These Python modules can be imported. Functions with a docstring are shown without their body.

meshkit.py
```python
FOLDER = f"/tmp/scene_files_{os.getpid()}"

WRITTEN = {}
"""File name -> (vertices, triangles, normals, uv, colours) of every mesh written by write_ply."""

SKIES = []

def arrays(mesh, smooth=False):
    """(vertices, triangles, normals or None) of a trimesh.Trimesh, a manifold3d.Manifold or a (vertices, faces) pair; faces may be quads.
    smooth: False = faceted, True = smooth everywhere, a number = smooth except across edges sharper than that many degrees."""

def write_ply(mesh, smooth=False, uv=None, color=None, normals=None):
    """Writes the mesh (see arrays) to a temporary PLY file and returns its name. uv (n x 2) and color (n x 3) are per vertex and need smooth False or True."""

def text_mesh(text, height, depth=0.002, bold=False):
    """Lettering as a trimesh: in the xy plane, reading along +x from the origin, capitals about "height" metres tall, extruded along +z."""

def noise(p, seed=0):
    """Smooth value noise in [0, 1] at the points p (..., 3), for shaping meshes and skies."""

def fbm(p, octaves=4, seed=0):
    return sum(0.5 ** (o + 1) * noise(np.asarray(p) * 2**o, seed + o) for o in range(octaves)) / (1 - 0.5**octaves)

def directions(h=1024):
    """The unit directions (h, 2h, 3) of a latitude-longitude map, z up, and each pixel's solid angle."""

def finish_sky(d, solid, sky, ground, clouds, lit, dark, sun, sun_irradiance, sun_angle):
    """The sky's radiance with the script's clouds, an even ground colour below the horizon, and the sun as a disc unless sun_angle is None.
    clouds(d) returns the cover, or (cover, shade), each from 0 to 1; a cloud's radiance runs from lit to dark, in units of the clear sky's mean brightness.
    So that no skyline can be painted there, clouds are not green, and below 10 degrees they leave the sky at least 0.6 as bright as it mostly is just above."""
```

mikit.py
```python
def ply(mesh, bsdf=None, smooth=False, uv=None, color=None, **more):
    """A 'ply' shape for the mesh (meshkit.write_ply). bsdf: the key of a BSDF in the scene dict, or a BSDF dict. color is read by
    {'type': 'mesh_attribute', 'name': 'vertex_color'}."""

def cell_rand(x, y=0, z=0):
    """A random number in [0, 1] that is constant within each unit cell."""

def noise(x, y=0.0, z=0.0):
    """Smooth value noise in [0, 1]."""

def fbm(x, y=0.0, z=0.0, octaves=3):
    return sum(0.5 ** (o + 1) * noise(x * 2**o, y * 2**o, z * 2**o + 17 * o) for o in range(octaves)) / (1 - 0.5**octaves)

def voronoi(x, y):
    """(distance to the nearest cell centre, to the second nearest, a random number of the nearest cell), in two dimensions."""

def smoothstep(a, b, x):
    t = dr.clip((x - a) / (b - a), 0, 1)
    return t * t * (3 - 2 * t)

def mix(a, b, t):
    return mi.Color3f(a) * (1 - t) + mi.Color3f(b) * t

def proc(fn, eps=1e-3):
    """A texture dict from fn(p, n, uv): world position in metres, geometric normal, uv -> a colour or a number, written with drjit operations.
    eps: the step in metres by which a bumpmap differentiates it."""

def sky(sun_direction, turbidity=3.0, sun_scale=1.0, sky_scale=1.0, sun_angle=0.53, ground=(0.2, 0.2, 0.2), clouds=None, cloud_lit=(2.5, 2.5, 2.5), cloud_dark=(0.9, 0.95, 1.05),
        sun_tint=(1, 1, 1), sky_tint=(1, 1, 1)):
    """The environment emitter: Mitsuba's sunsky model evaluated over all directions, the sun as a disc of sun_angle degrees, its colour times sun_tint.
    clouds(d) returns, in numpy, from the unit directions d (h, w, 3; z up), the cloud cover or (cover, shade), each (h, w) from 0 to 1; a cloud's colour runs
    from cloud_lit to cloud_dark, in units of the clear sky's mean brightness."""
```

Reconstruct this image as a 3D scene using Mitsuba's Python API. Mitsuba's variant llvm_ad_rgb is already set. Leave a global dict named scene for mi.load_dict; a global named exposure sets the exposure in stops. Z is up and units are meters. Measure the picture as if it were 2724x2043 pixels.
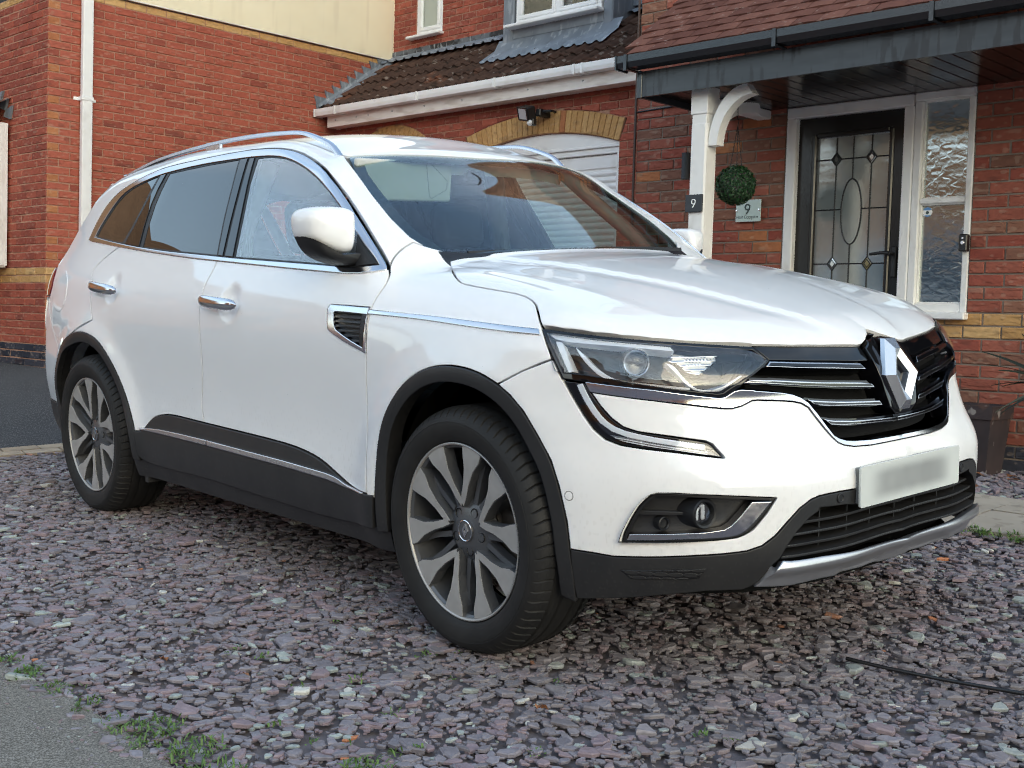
import math, random, numpy as np, trimesh, mitsuba as mi, drjit as dr, mikit, meshkit
import shapely
from shapely.geometry import Polygon, MultiPolygon, LineString, Point, box as sbox
from shapely.ops import unary_union
from scipy.spatial import Delaunay
from scipy.interpolate import CubicSpline
from mikit import noise, fbm, voronoi, cell_rand, smoothstep, mix, proc
T = mi.ScalarTransform4f
random.seed(7); RNG = np.random.default_rng(7)
scene, labels = {'type': 'scene'}, {}
# ------------------------------------------------------------------ camera, sky, exposure
CAM = [2.424358, -3.270949, 0.900277]
CAM_F, CAM_U = np.array([-0.6986, 0.713735, -0.050402]), np.array([-0.057451, 0.014261, 0.998246])
scene['camera'] = {'type': 'perspective', 'fov': 46.506, 'fov_axis': 'x', 'near_clip': 0.05, 'far_clip': 2000.0,
                   'to_world': T().look_at(origin=list(CAM), target=list(np.array(CAM) + CAM_F), up=list(CAM_U))}
def sky_clouds(d):
    p = d * np.array([2.2, 2.2, 5.0])
    c = meshkit.fbm(p + 11.3, octaves=5)
    el = d[..., 2]
    cover = (np.clip((c - .36) * 3.0, 0, 1) * .75 + .15) * (1 - .72 * np.clip((el - .35) / .4, 0, 1))
    return cover, np.clip((meshkit.fbm(p * 1.7 + 3.1, octaves=4) - .35) * 1.6, 0, 1)
scene['sky'] = mikit.sky((0.86, -0.42, 0.36), turbidity=2.6, sun_scale=0.060, sky_scale=1.0, sun_angle=40, ground=(.17, .16, .16), clouds=sky_clouds,
                         cloud_lit=(2.1, 2.12, 2.12), cloud_dark=(1.15, 1.22, 1.32), sun_tint=(.89, .96, 1.06), sky_tint=(1.06, 1.01, .91))
exposure = 4.05
# ------------------------------------------------------------------ helpers
CARR = np.array([[0.997397, -0.070525, -0.015017], [0.071422, 0.994891, 0.071345], [0.009908, -0.072232, 0.997339]])            # car axes -> world: p_world = p_car @ CARR
def key(name):
    k, n = name, 0
    while k in scene or k in labels or k in KEYS:
        n += 1; k = f'{name}_{n:03d}'
    KEYS.add(k); return k
KEYS = set()
def lab(k, label, cat=None, group=None, kind=None):
    d = {}
    if label: d['label'] = label
    if cat: d['category'] = cat
    if group: d['group'] = group
    if kind: d['kind'] = kind
    labels[k] = {**labels.get(k, {}), **d}
def thing(name, label, cat, group=None):
    k = key(name); lab(k, label, cat, group); return k
COUNT = {}
def add(parent, name, mesh, bsdf, smooth=False, world=None, **more):
    """one entry of the scene under its holder's key"""
    base = f'{parent}__{name}' if parent else name
    n = COUNT.get(base, 0); COUNT[base] = n + 1
    k = base if n == 0 else f'{base}_{n:03d}'
    KEYS.add(k)
    if isinstance(mesh, dict): s = {**mesh}
    elif isinstance(mesh, tuple) and len(mesh) == 3:          # (V, F, N)
        v, f, nn = mesh
        s = {'type': 'ply', 'filename': meshkit.write_ply((v, f), False, normals=nn), 'face_normals': False}
    else: s = mikit.ply(mesh, None, smooth=smooth, **more)
    s['bsdf'] = {'type': 'ref', 'id': bsdf}
    if world is not None: s['to_world'] = world
    scene[k] = s
    return k
def cat(ms):
    ms = [m for m in ms if m is not None]
    return trimesh.util.concatenate(ms)
def bx(x0, x1, y0, y1, z0, z1):
    m = trimesh.creation.box((x1 - x0, y1 - y0, z1 - z0)); m.apply_translation(((x0 + x1) / 2, (y0 + y1) / 2, (z0 + z1) / 2)); return m
def cbox(x0, x1, y0, y1, z0, z1, c=.004):
    """box with all edges chamfered"""
    from trimesh.convex import convex_hull
    P = []
    for sx in (0, 1):
        for sy in (0, 1):
            for sz in (0, 1):
                p = [x1 if sx else x0, y1 if sy else y0, z1 if sz else z0]
                s = [-1 if sx else 1, -1 if sy else 1, -1 if sz else 1]
                for ax in range(3):
                    q = list(p)
                    for o in range(3):
                        if o != ax: q[o] += s[o] * c
                    P.append(q)
    return trimesh.convex.convex_hull(np.array(P))
def tube(path, r, n=10, caps=True):
    p = np.asarray(path, float); t = np.gradient(p, axis=0); t /= np.linalg.norm(t, axis=1)[:, None] + 1e-12
    a = np.cross(t, np.where(np.abs(t[:, 2:]) < .9, [0, 0, 1.], [1., 0, 0])); a /= np.linalg.norm(a, axis=1)[:, None] + 1e-12
    for i in range(1, len(a)):
        a[i] = a[i - 1] - t[i] * (a[i - 1] @ t[i]); a[i] /= np.linalg.norm(a[i]) + 1e-12
    b = np.cross(t, a); g = np.arange(n) * 2 * np.pi / n; r = np.broadcast_to(r, (len(p),))
    v = (p[:, None] + r[:, None, None] * (np.cos(g)[None, :, None] * a[:, None] + np.sin(g)[None, :, None] * b[:, None])).reshape(-1, 3)
    f = []
    for i in range(len(p) - 1):
        for j in range(n):
            q = (i * n + j, i * n + (j + 1) % n, (i + 1) * n + (j + 1) % n, (i + 1) * n + j); f += [(q[0], q[1], q[2]), (q[0], q[2], q[3])]
    if caps:
        for e, rev in ((0, True), (len(p) - 1, False)):
            c = len(v); v = np.vstack([v, p[e]])
            for j in range(n):
                q = (e * n + j, e * n + (j + 1) % n, c); f.append(q[::-1] if rev else q)
    m = trimesh.Trimesh(v, f, process=False); return m
def sweep(path, prof, up=(0, 0, 1)):
    """sweep a closed 2d profile (a = sideways, b = up) along a path"""
    p = np.asarray(path, float); pr = np.asarray(prof, float); n = len(pr)
    t = np.gradient(p, axis=0); t /= np.linalg.norm(t, axis=1)[:, None]
    s = np.cross(t, np.asarray(up, float)); s /= np.linalg.norm(s, axis=1)[:, None]; u = np.cross(s, t)
    v = (p[:, None] + pr[None, :, 0, None] * s[:, None] + pr[None, :, 1, None] * u[:, None]).reshape(-1, 3); f = []
    for i in range(len(p) - 1):
        for j in range(n):
            q = (i * n + j, i * n + (j + 1) % n, (i + 1) * n + (j + 1) % n, (i + 1) * n + j); f += [(q[0], q[1], q[2]), (q[0], q[2], q[3])]
    tri = trimesh.creation.triangulate_polygon(Polygon(pr), engine='earcut')
    vv, ff = tri
    if len(vv) == n:
        idx = [int(np.argmin(((pr - w) ** 2).sum(1))) for w in vv]
        for a, b, c in ff:
            f.append((idx[a], idx[b], idx[c])); o = (len(p) - 1) * n; f.append((o + idx[c], o + idx[b], o + idx[a]))
    m = trimesh.Trimesh(v, f, process=False); trimesh.repair.fix_normals(m); return m
def extr(poly, axis, a, b):
    """extrude a shapely polygon; axis 'y': polygon in (x,z), from y=a to y=b; 'x': polygon in (y,z); 'z': (x,y)"""
    ms = []
    for g in getattr(poly, 'geoms', [poly]):
        m = trimesh.creation.extrude_polygon(g, b - a, engine='earcut'); v = m.vertices.copy(); v[:, 2] += a
        if axis == 'y': v = v[:, [0, 2, 1]]; m = trimesh.Trimesh(v, m.faces[:, ::-1], process=False)
        elif axis == 'x': v = v[:, [2, 0, 1]]; m = trimesh.Trimesh(v, m.faces, process=False)
        else: m = trimesh.Trimesh(v, m.faces, process=False)
        ms.append(m)
    return cat(ms)
def lathe(prof, n=48):
    """revolve (r, h) profile about z"""
    p = np.asarray(prof, float); g = np.arange(n) * 2 * np.pi / n; k = len(p)
    v = np.stack([p[:, 0, None] * np.cos(g), p[:, 0, None] * np.sin(g), np.broadcast_to(p[:, 1, None], (k, n))], -1).reshape(-1, 3); f = []
    i, j = np.meshgrid(np.arange(k - 1), np.arange(n), indexing='ij')
    q = np.stack([i * n + j, i * n + (j + 1) % n, (i + 1) * n + (j + 1) % n, (i + 1) * n + j], -1).reshape(-1, 4)
    return trimesh.Trimesh(v, np.vstack([q[:, [0, 1, 2]], q[:, [0, 2, 3]]]), process=False)
def bs(name, d): scene[name] = d; return name
def two(d): return {'type': 'twosided', 'b': d}
def rgb(*c): return {'type': 'rgb', 'value': list(c)}
def rough(name, col, alpha=.3, **k):
    return bs(name, two({'type': 'principled', 'base_color': col if isinstance(col, dict) else rgb(*col), 'roughness': alpha, 'specular': k.pop('spec', .5), **k}))

# ================================================================== bricks, tiles and the two houses
P, G, LWX, WFY, UPY = 3.54, 5.22, -8.90, 1.81, 6.05
PAL = {'red': ((.345, .094, .064), (.390, .114, .078)), 'dred': ((.265, .074, .054), (.315, .094, .068)), 'brown': ((.205, .100, .072), (.270, .130, .088)),
       'orange': ((.390, .150, .072), (.450, .190, .090)), 'buff': ((.490, .280, .115), (.585, .370, .170)), 'blue': ((.040, .043, .056), (.070, .070, .085)), 'hred': ((.275, .088, .062), (.330, .112, .078))}
KINDS = list(PAL)
def pal_pick(u, v):
    c = mi.Color3f(0)
    for i, k in enumerate(KINDS):
        w = dr.select(dr.abs(u - (i + .5) / 8) < .06, 1., 0.); c += mix(*PAL[k], v) * w
    return c
def brick_col(p, n, uv):
    c = pal_pick(uv.x, uv.y)
    a = fbm(p.x * 42, p.y * 42, p.z * 42, 3); b = fbm(p.x * 9 + 5, p.y * 9, p.z * 16, 2)
    c = c * (.82 + .36 * a)
    c = mix(c, mi.Color3f(.10, .055, .045), smoothstep(.62, .82, b) * .35)
    c = mix(c, mi.Color3f(.52, .40, .30), smoothstep(.66, .84, noise(p.x * 26, p.y * 26, p.z * 40)) * .22)
    return c
def brick_h(p, n, uv):
    return .006 * fbm(p.x * 55, p.y * 55, p.z * 80, 3) + .003 * smoothstep(.45, .55, noise(p.x * 20 + 3, p.y * 20, p.z * 60))
bs('brick', two({'type': 'bumpmap', 'arbitrary': proc(brick_h, .0015), 'scale': 1.0, 'bsdf': {'type': 'diffuse', 'reflectance': proc(brick_col)}}))
def mortar_col(p, n, uv): return mix((.33, .17, .115), (.42, .25, .175), fbm(p.x * 20, p.y * 20, p.z * 20, 4))
rough('mortar', proc(mortar_col), .95, spec=.1)
def mortar2_col(p, n, uv): return mix((.16, .125, .10), (.26, .21, .17), fbm(p.x * 20, p.y * 20, p.z * 20, 4))
rough('mortar_grey', proc(mortar2_col), .95, spec=.1)
def chamfer_front(pg, depth, c=.0035):
    """a slab with outline pg in (u, z), front at w=+depth, its front edges broken; back open"""
    o = np.array(pg.exterior.coords)[:-1]
    if shapely.geometry.polygon.orient(pg).exterior.is_ccw != pg.exterior.is_ccw: o = o[::-1]
    n = len(o); a, b = np.roll(o, 1, 0), np.roll(o, -1, 0)
    e1 = o - a; e1 /= np.linalg.norm(e1, axis=1)[:, None]; e2 = b - o; e2 /= np.linalg.norm(e2, axis=1)[:, None]
    n1 = np.stack([-e1[:, 1], e1[:, 0]], 1); n2 = np.stack([-e2[:, 1], e2[:, 0]], 1); m = n1 + n2; m /= np.maximum((m * n1).sum(1), .3)[:, None]
    i = o + m * c
    V = np.vstack([np.c_[o, 0 * o[:, 0] - .03], np.c_[o, 0 * o[:, 0] + depth - c], np.c_[i, 0 * o[:, 0] + depth]]); f = []
    for k in range(2):
        for j in range(n): q, r = k * n + j, k * n + (j + 1) % n; f += [(q, r, r + n), (q, r + n, q + n)]
    tv, tf = trimesh.creation.triangulate_polygon(Polygon(i), engine='earcut') if n > 4 else (i, np.array([(0, 1, 2), (0, 2, 3)]))
    if n > 4:
        idx = [int(np.argmin(((i - w) ** 2).sum(1))) for w in tv]; tf = np.array([[idx[q] for q in t] for t in tf]); 
        e = i[tf]; cr = (e[:, 1, 0] - e[:, 0, 0]) * (e[:, 2, 1] - e[:, 0, 1]) - (e[:, 1, 1] - e[:, 0, 1]) * (e[:, 2, 0] - e[:, 0, 0]); tf = np.where((cr < 0)[:, None], tf[:, ::-1], tf)
    f += [tuple(int(q) + 2 * n for q in t) for t in tf]
    return V, np.array(f)
BV = {}
def brick_ply(w, h, kind, tone):
    q = (round(w, 3), round(h, 3), kind, tone)
    if q not in BV:
        V, f = chamfer_front(sbox(-w / 2, -h / 2, w / 2, h / 2), .0065); m = trimesh.Trimesh(V, f, process=False)
        u = np.tile([(KINDS.index(kind) + .5) / 8, tone / 5], (len(V), 1)); BV[q] = mikit.ply(m, None, uv=u)
    return BV[q]
def seen_px(p):
    d = np.asarray(p) - np.array(CAM); z = d @ CAM_F; r = np.cross(CAM_F, CAM_U); h = math.tan(math.radians(scene['camera']['fov'] / 2))
    x, y = (d @ r) / z / h, (d @ CAM_U) / z / h
    return z if (z > 0 and abs(x) < 1.02 and abs(y) < .78) else 1e9
def brick_wall(parent, name, O, U, Nn, u0, u1, z0, rows, pick, holes=None, start=lambda r: (r % 2) * .1125, individual=300, rng=None, hidden=None, seg=None, mort='mortar'):
    """stretcher-bond courses on the plane through O along U facing Nn; each brick an entry, the rest one part"""
    O, U, Nn = (np.array(v, float) for v in (O, U, Nn)); rng = rng or np.random.default_rng(3)
    k = f'{parent}__{name}'; items = []
    area = sbox(u0, z0, u1, z0 + rows * .075)
    if holes is not None: area = area.difference(holes)
    for r in range(rows):
        z = z0 + r * .075; u = u0 - start(r)
        while u < u1:
            a, b = max(u + .005, u0), min(u + .220, u1); u += .225
            if b - a < .02: continue
            pg = sbox(a, z + .005, b, z + .070)
            if holes is not None and pg.intersects(holes):
                pg = pg.difference(holes.buffer(.004)); pg = max(getattr(pg, 'geoms', [pg]), key=lambda g: g.area)
                if pg.area < .0018: continue
                pg = pg.simplify(.003)
            kind, tone = pick(rng, r, a, z, b - a)
            c = pg.centroid if not pg.equals(sbox(*pg.bounds)) else None
            bo = pg.bounds; cu, cz = (bo[0] + bo[2]) / 2, (bo[1] + bo[3]) / 2
            wp = O + U * cu + np.array([0, 0, cz]); items.append((seen_px(wp), cu, cz, pg, kind, tone, rng.normal(0, .0022), rng.normal(0, .0035)))
    items.sort(key=lambda t: t[0]); R = np.eye(4); R[:3, 0], R[:3, 1], R[:3, 2] = U, (0, 0, 1), Nn
    mb = []
    for i, (s, cu, cz, pg, kind, tone, dn, tl) in enumerate(items):
        bo = pg.bounds; rect = abs(pg.area - (bo[2] - bo[0]) * (bo[3] - bo[1])) < 1e-6
        M = R.copy(); M[:3, 3] = O + U * cu + np.array([0, 0, cz]) + Nn * dn
        Q = trimesh.transformations.rotation_matrix(tl, [0, 0, 1]); M = M @ Q
        if rect: sp_ = brick_ply(bo[2] - bo[0], bo[3] - bo[1], kind, tone)
        else:
            g = shapely.affinity.translate(pg, -cu, -cz)
            try: V, f = chamfer_front(shapely.geometry.polygon.orient(Polygon(g.exterior)), .010)
            except Exception: continue
            sp_ = mikit.ply(trimesh.Trimesh(V, f, process=False), None, uv=np.tile([(KINDS.index(kind) + .5) / 8, tone / 5], (len(V), 1)))
        if i < individual and s < 1e8: add(k, 'brick', sp_, 'brick', world=T(M.tolist()))
        else: mb.append((sp_, M))
    if mb:
        VV, FF, UV, o = [], [], [], 0
        for sp_, M in mb:
            v, f, _, uv, _ = meshkit.WRITTEN[sp_['filename']]; VV.append(v @ M[:3, :3].T + M[:3, 3]); FF.append(f + o); UV.append(uv); o += len(v)
        kk = add(k, 'bricks', mikit.ply(trimesh.Trimesh(np.vstack(VV), np.vstack(FF), process=False), None, uv=np.vstack(UV)), 'brick'); lab(kk, None, kind='stuff')
    # mortar bed
    ms = []
    for g in getattr(area, 'geoms', [area]):
        m = trimesh.creation.extrude_polygon(g, .16, engine='earcut'); m.vertices[:, 2] -= .16; ms.append(m)
    m = cat(ms); m.vertices = O + m.vertices[:, :1] * U + m.vertices[:, 1:2] * np.array([0, 0, 1.]) + m.vertices[:, 2:] * Nn
    if np.dot(np.cross(U, [0, 0, 1]), Nn) < 0: m.invert()
    add(parent, name, m, mort)
# ---- plain materials of the houses
def render_col(p, n, uv):
    a = fbm(p.x * 4, p.y * 4, p.z * 4, 3); s = smoothstep(.55, .75, fbm(p.x * 3, p.y * 11, p.z * .9, 3))
    return mix(mix((.80, .71, .51), (.86, .78, .58), a), (.66, .57, .41), s * .30)
def render_h(p, n, uv): return .010 * fbm(p.x * 60, p.y * 60, p.z * 60, 3)
bs('render', two({'type': 'bumpmap', 'arbitrary': proc(render_h, .003), 'scale': 1., 'bsdf': {'type': 'diffuse', 'reflectance': proc(render_col)}}))
def upvc_col(p, n, uv): return mix((.78, .78, .77), (.62, .60, .56), smoothstep(.52, .8, fbm(p.x * 7, p.y * 7, p.z * 5, 4)) * .5)
rough('upvc', proc(upvc_col), .25, spec=.5)
def fascia_col(p, n, uv):
    d = smoothstep(.42, .75, fbm(p.x * 6, p.y * 6, p.z * 22, 4)); return mix((.74, .70, .66), (.47, .40, .34), d * .55)
rough('fascia_white', proc(fascia_col), .35, spec=.4)
def lead_col(p, n, uv):
    a = fbm(p.x * 7, p.y * 7, p.z * 3, 4); s = smoothstep(.55, .75, fbm(p.x * 22, p.y * 22, p.z * 5, 3))
    return mix(mix((.115, .13, .15), (.235, .265, .30), a), (.40, .43, .46), s * .5)
rough('lead', proc(lead_col), .55, metallic=.15, spec=.4)
def leadd_col(p, n, uv):
    a = smoothstep(.40, .60, fbm(p.x * 8, p.y * 8, p.z * 9, 4)); s = smoothstep(.60, .7, fbm(p.x * 26, p.y * 26, p.z * 4, 3)); return mix(mix((.03, .03, .032), (.13, .14, .155), a), (.42, .44, .46), s * .6)
rough('lead_stained', proc(leadd_col), .6, spec=.3)
rough('black_upvc', (.010, .011, .013), .16, spec=.55)
def bfascia_col(p, n, uv):
    d = fbm(p.x * 5, p.y * 5, p.z * 26, 4); st = smoothstep(.56, .66, fbm(p.x * 30, 1., p.z * 3.5, 3)) * smoothstep(.32, .55, noise(p.x * 2.2, 3., 0))
    return mix(mix((.015, .020, .024), (.045, .054, .062), d), (.006, .006, .007), st * .8)
rough('black_fascia', proc(bfascia_col), .32, spec=.5)
bs('soffit_gloss', two({'type': 'roughplastic', 'diffuse_reflectance': rgb(.010, .006, .005), 'int_ior': 1.5, 'alpha': .05}))
def wpaint_col(p, n, uv): return mix((.76, .75, .72), (.52, .48, .42), smoothstep(.55, .82, fbm(p.x * 9, p.y * 9, p.z * 4, 4)) * .6)
rough('white_paint', proc(wpaint_col), .4, spec=.4)
rough('cream_paint', (.62, .58, .47), .5, spec=.3)
rough('door_black', (.011, .010, .009), .22, spec=.5)
rough('cable_brown', (.05, .028, .022), .5); rough('iron_black', (.012, .012, .013), .35, spec=.5)
rough('slate_sign', (.045, .05, .056), .55, spec=.3)
rough('letter_white', (.80, .80, .78), .5)
rough('letter_dark', (.025, .045, .04), .4)
rough('inside_dark', (.030, .033, .035), .9)
rough('curtain', (.62, .62, .58), .9)
rough('room_wall', (.45, .43, .38), .9)
bs('window_glass', {'type': 'thindielectric', 'int_ior': 1.65, 'specular_transmittance': rgb(.80, .85, .83)})
def obscure_h(p, n, uv): return .0013 * fbm(p.x * 26 + 1.5 * noise(p.x * 40, 2., p.z * 40), 1., p.z * 26, 2)
bs('obscure_glass', two({'type': 'bumpmap', 'arbitrary': proc(obscure_h, .001), 'scale': 1., 'bsdf': {'type': 'roughconductor', 'material': 'none', 'alpha': .03, 'specular_reflectance': rgb(.50, .55, .54)}}))
def door_h(p, n, uv): return .0004 * fbm(p.x * 5, 1., p.z * 30, 2)
bs('door_glass', two({'type': 'blendbsdf', 'weight': .45, 'a': {'type': 'diffuse', 'reflectance': rgb(.27, .30, .295)}, 'b': {'type': 'bumpmap', 'arbitrary': proc(door_h, .001), 'scale': 1., 'bsdf': {'type': 'roughconductor', 'material': 'none', 'alpha': .02, 'specular_reflectance': rgb(.62, .65, .63)}}}))
def tile_col(p, n, uv):
    a = fbm(p.x * 8, p.y * 8, p.z * 8, 3); l = smoothstep(.60, .72, fbm(p.x * 24, p.y * 24, p.z * 24, 3)); e = smoothstep(.55, .75, fbm(p.x * 3.1, p.y * 3.1, p.z * 4, 2))
    c = mix(mix((.045, .030, .025), (.105, .062, .046), a), (.20, .080, .045), e * .65 * uv.y); c = mix(c, mi.Color3f(.36, .30, .25), smoothstep(.66, .76, fbm(p.x * 15 + 9, p.y * 15, p.z * 15, 3)) * .45)
    return mix(c, mi.Color3f(.02, .018, .014), l * .6)
def tile_h(p, n, uv): return .005 * fbm(p.x * 90, p.y * 90, p.z * 90, 3)
bs('roof_tile', two({'type': 'bumpmap', 'arbitrary': proc(tile_h, .002), 'scale': 1., 'bsdf': {'type': 'diffuse', 'reflectance': proc(tile_col)}}))
def ptile_col(p, n, uv):
    a = fbm(p.x * 12, p.y * 12, p.z * 12, 3); c = mix(mix((.135, .060, .048), (.215, .100, .076), uv.y), (.10, .052, .044), a * .6)
    return mix(c, mi.Color3f(.42, .34, .30), smoothstep(.68, .80, fbm(p.x * 33, p.y * 33, p.z * 33, 3)) * .35)
bs('plain_tile', two({'type': 'bumpmap', 'arbitrary': proc(tile_h, .002), 'scale': 1., 'bsdf': {'type': 'diffuse', 'reflectance': proc(ptile_col)}}))
def tone(r): return int(r.integers(0, 6))
# ================================================================== the neighbouring house
NB = thing('neighbour_house', 'red brick house with cream rendered upper wall and garage, left behind the car', 'house')
Z1 = 1.157 - 15 * .075
def pick_side(r, row, u, z, w):
    zc = z - 1.157
    if z < .55: return 'blue', tone(r)
    if -.01 < zc < .14 or z > 3.92: return 'buff', tone(r)
    return ('dred' if r.random() < .10 else 'red'), int(r.integers(1, 4))
def pick_corner(base):
    def f(r, row, u, z, w):
        k = base(r, row, u, z, w)
        if k[0] in ('red', 'dred') and u < .12 and w < .13 and r.random() < .8: return 'orange', tone(r)
        if k[0] in ('red', 'dred') and u < .12 and w > .15: return 'red', 5
        return k
    return f
flash = Polygon([(u - WFY, z) for u, z in ((4.90, 3.44), (5.05, 3.44), (5.05, 3.515), (5.155, 3.515), (5.155, 3.59), (5.26, 3.59), (5.26, 3.665), (5.365, 3.665), (5.365, 3.74), (5.47, 3.74), (5.47, 3.815), (5.58, 3.815), (5.58, 3.89), (5.69, 3.89), (5.69, 3.965), (5.80, 3.965), (5.80, 4.04), (6.1, 4.04), (6.1, 3.0), (4.96, 3.28))])
brick_wall(NB, 'side_wall', (LWX, WFY, 0), (0, 1, 0), (1, 0, 0), 0, 4.24, Z1, 53, pick_corner(pick_side), holes=Polygon([(u - WFY, z) for u, z in ((5.05, 3.33), (6.2, 4.11), (6.2, 4.3), (5.62, 4.021), (-.5, 4.021), (-.5, 4.6), (6.4, 4.6), (6.4, 3.3))]), start=lambda r: (0 if r % 2 else .1125), individual=300)
def pick_front(r, row, u, z, w):
    k = pick_side(r, row, u, z, w); return ('dred', k[1]) if k[0] == 'red' and r.random() < .45 else k
brick_wall(NB, 'front_wall', (LWX, WFY, 0), (-1, 0, 0), (0, -1, 0), .0, 1.8, Z1, 53, pick_front, start=lambda r: (.1125 if r % 2 else 0), individual=300)
# garage front with its arches
ARC, ARZ, ARR = -5.596, 2.745, 3.39
def arch_pts(cx, top, R, h0, h1, n=24, extra=0.):
    a = np.linspace(h0, h1, n); return [(cx + (R + extra) * math.sin(t), top - R + (R + extra) * math.cos(t)) for t in a]
HA = math.asin(.987 / ARR); intr = arch_pts(ARC, ARZ, ARR, -HA, HA)
door_hole = Polygon(intr + [(ARC + .987, -.2), (ARC - .987, -.2)])
extr_ = arch_pts(ARC, ARZ, ARR, -HA - .006, HA + .006, 24, .215)
ring_hole = Polygon(intr + extr_[::-1]); SA = math.asin(.47 / .80)
si, se = arch_pts(-7.86, 2.83, .80, -SA, SA), arch_pts(-7.86, 2.83, .80, -SA - .01, SA + .01, 24, .215)
shole = Polygon(si + [(-7.39, .0), (-8.33, .0)]); sring = Polygon(si + se[::-1])
allh = unary_union([door_hole, ring_hole, shole, sring])
sh = lambda g, dx: shapely.affinity.translate(g, dx, 0)
def pick_gar(r, row, u, z, w): return ('dred' if r.random() < .5 else 'red'), tone(r)
brick_wall(NB, 'garage_wall', (LWX, G, 0), (1, 0, 0), (0, -1, 0), 0, 5.86, .042 - .15, 43, pick_gar, holes=sh(allh, -LWX), individual=300)
def voussoirs(cx, top, R, H, n, par):
    for i in range(n):
        a, b = -H + 2 * H * (i + .045) / n, -H + 2 * H * (i + .955) / n
        pg = Polygon(arch_pts(cx, top, R, a, b, 3, .004) + arch_pts(cx, top, R, a, b, 3, .211)[::-1]); pg = shapely.geometry.polygon.orient(Polygon([pg.exterior.coords[q] for q in (0, 2, 3, 5)]))
        V, f = chamfer_front(pg, .012); m = trimesh.Trimesh(np.stack([V[:, 0], G - V[:, 2], V[:, 1]], 1), f, process=False)
        kd = 'buff' if RNG.random() < .90 else 'orange'
        add(f'{NB}__{par}', 'brick', mikit.ply(m, None, uv=np.tile([(KINDS.index(kd) + .5) / 8, (RNG.integers(0, 5)) / 5 * .8], (len(V), 1))), 'brick')
    pg = Polygon(arch_pts(cx, top, R, -H, H) + arch_pts(cx, top, R, -H, H, 24, .215)[::-1])
    add(NB, par, extr(pg, 'y', G - .002, G + .15), 'mortar')
voussoirs(ARC, ARZ, ARR, HA, 29, 'garage_arch'); voussoirs(-7.86, 2.83, .80, SA, 16, 'doorway_arch')
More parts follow.
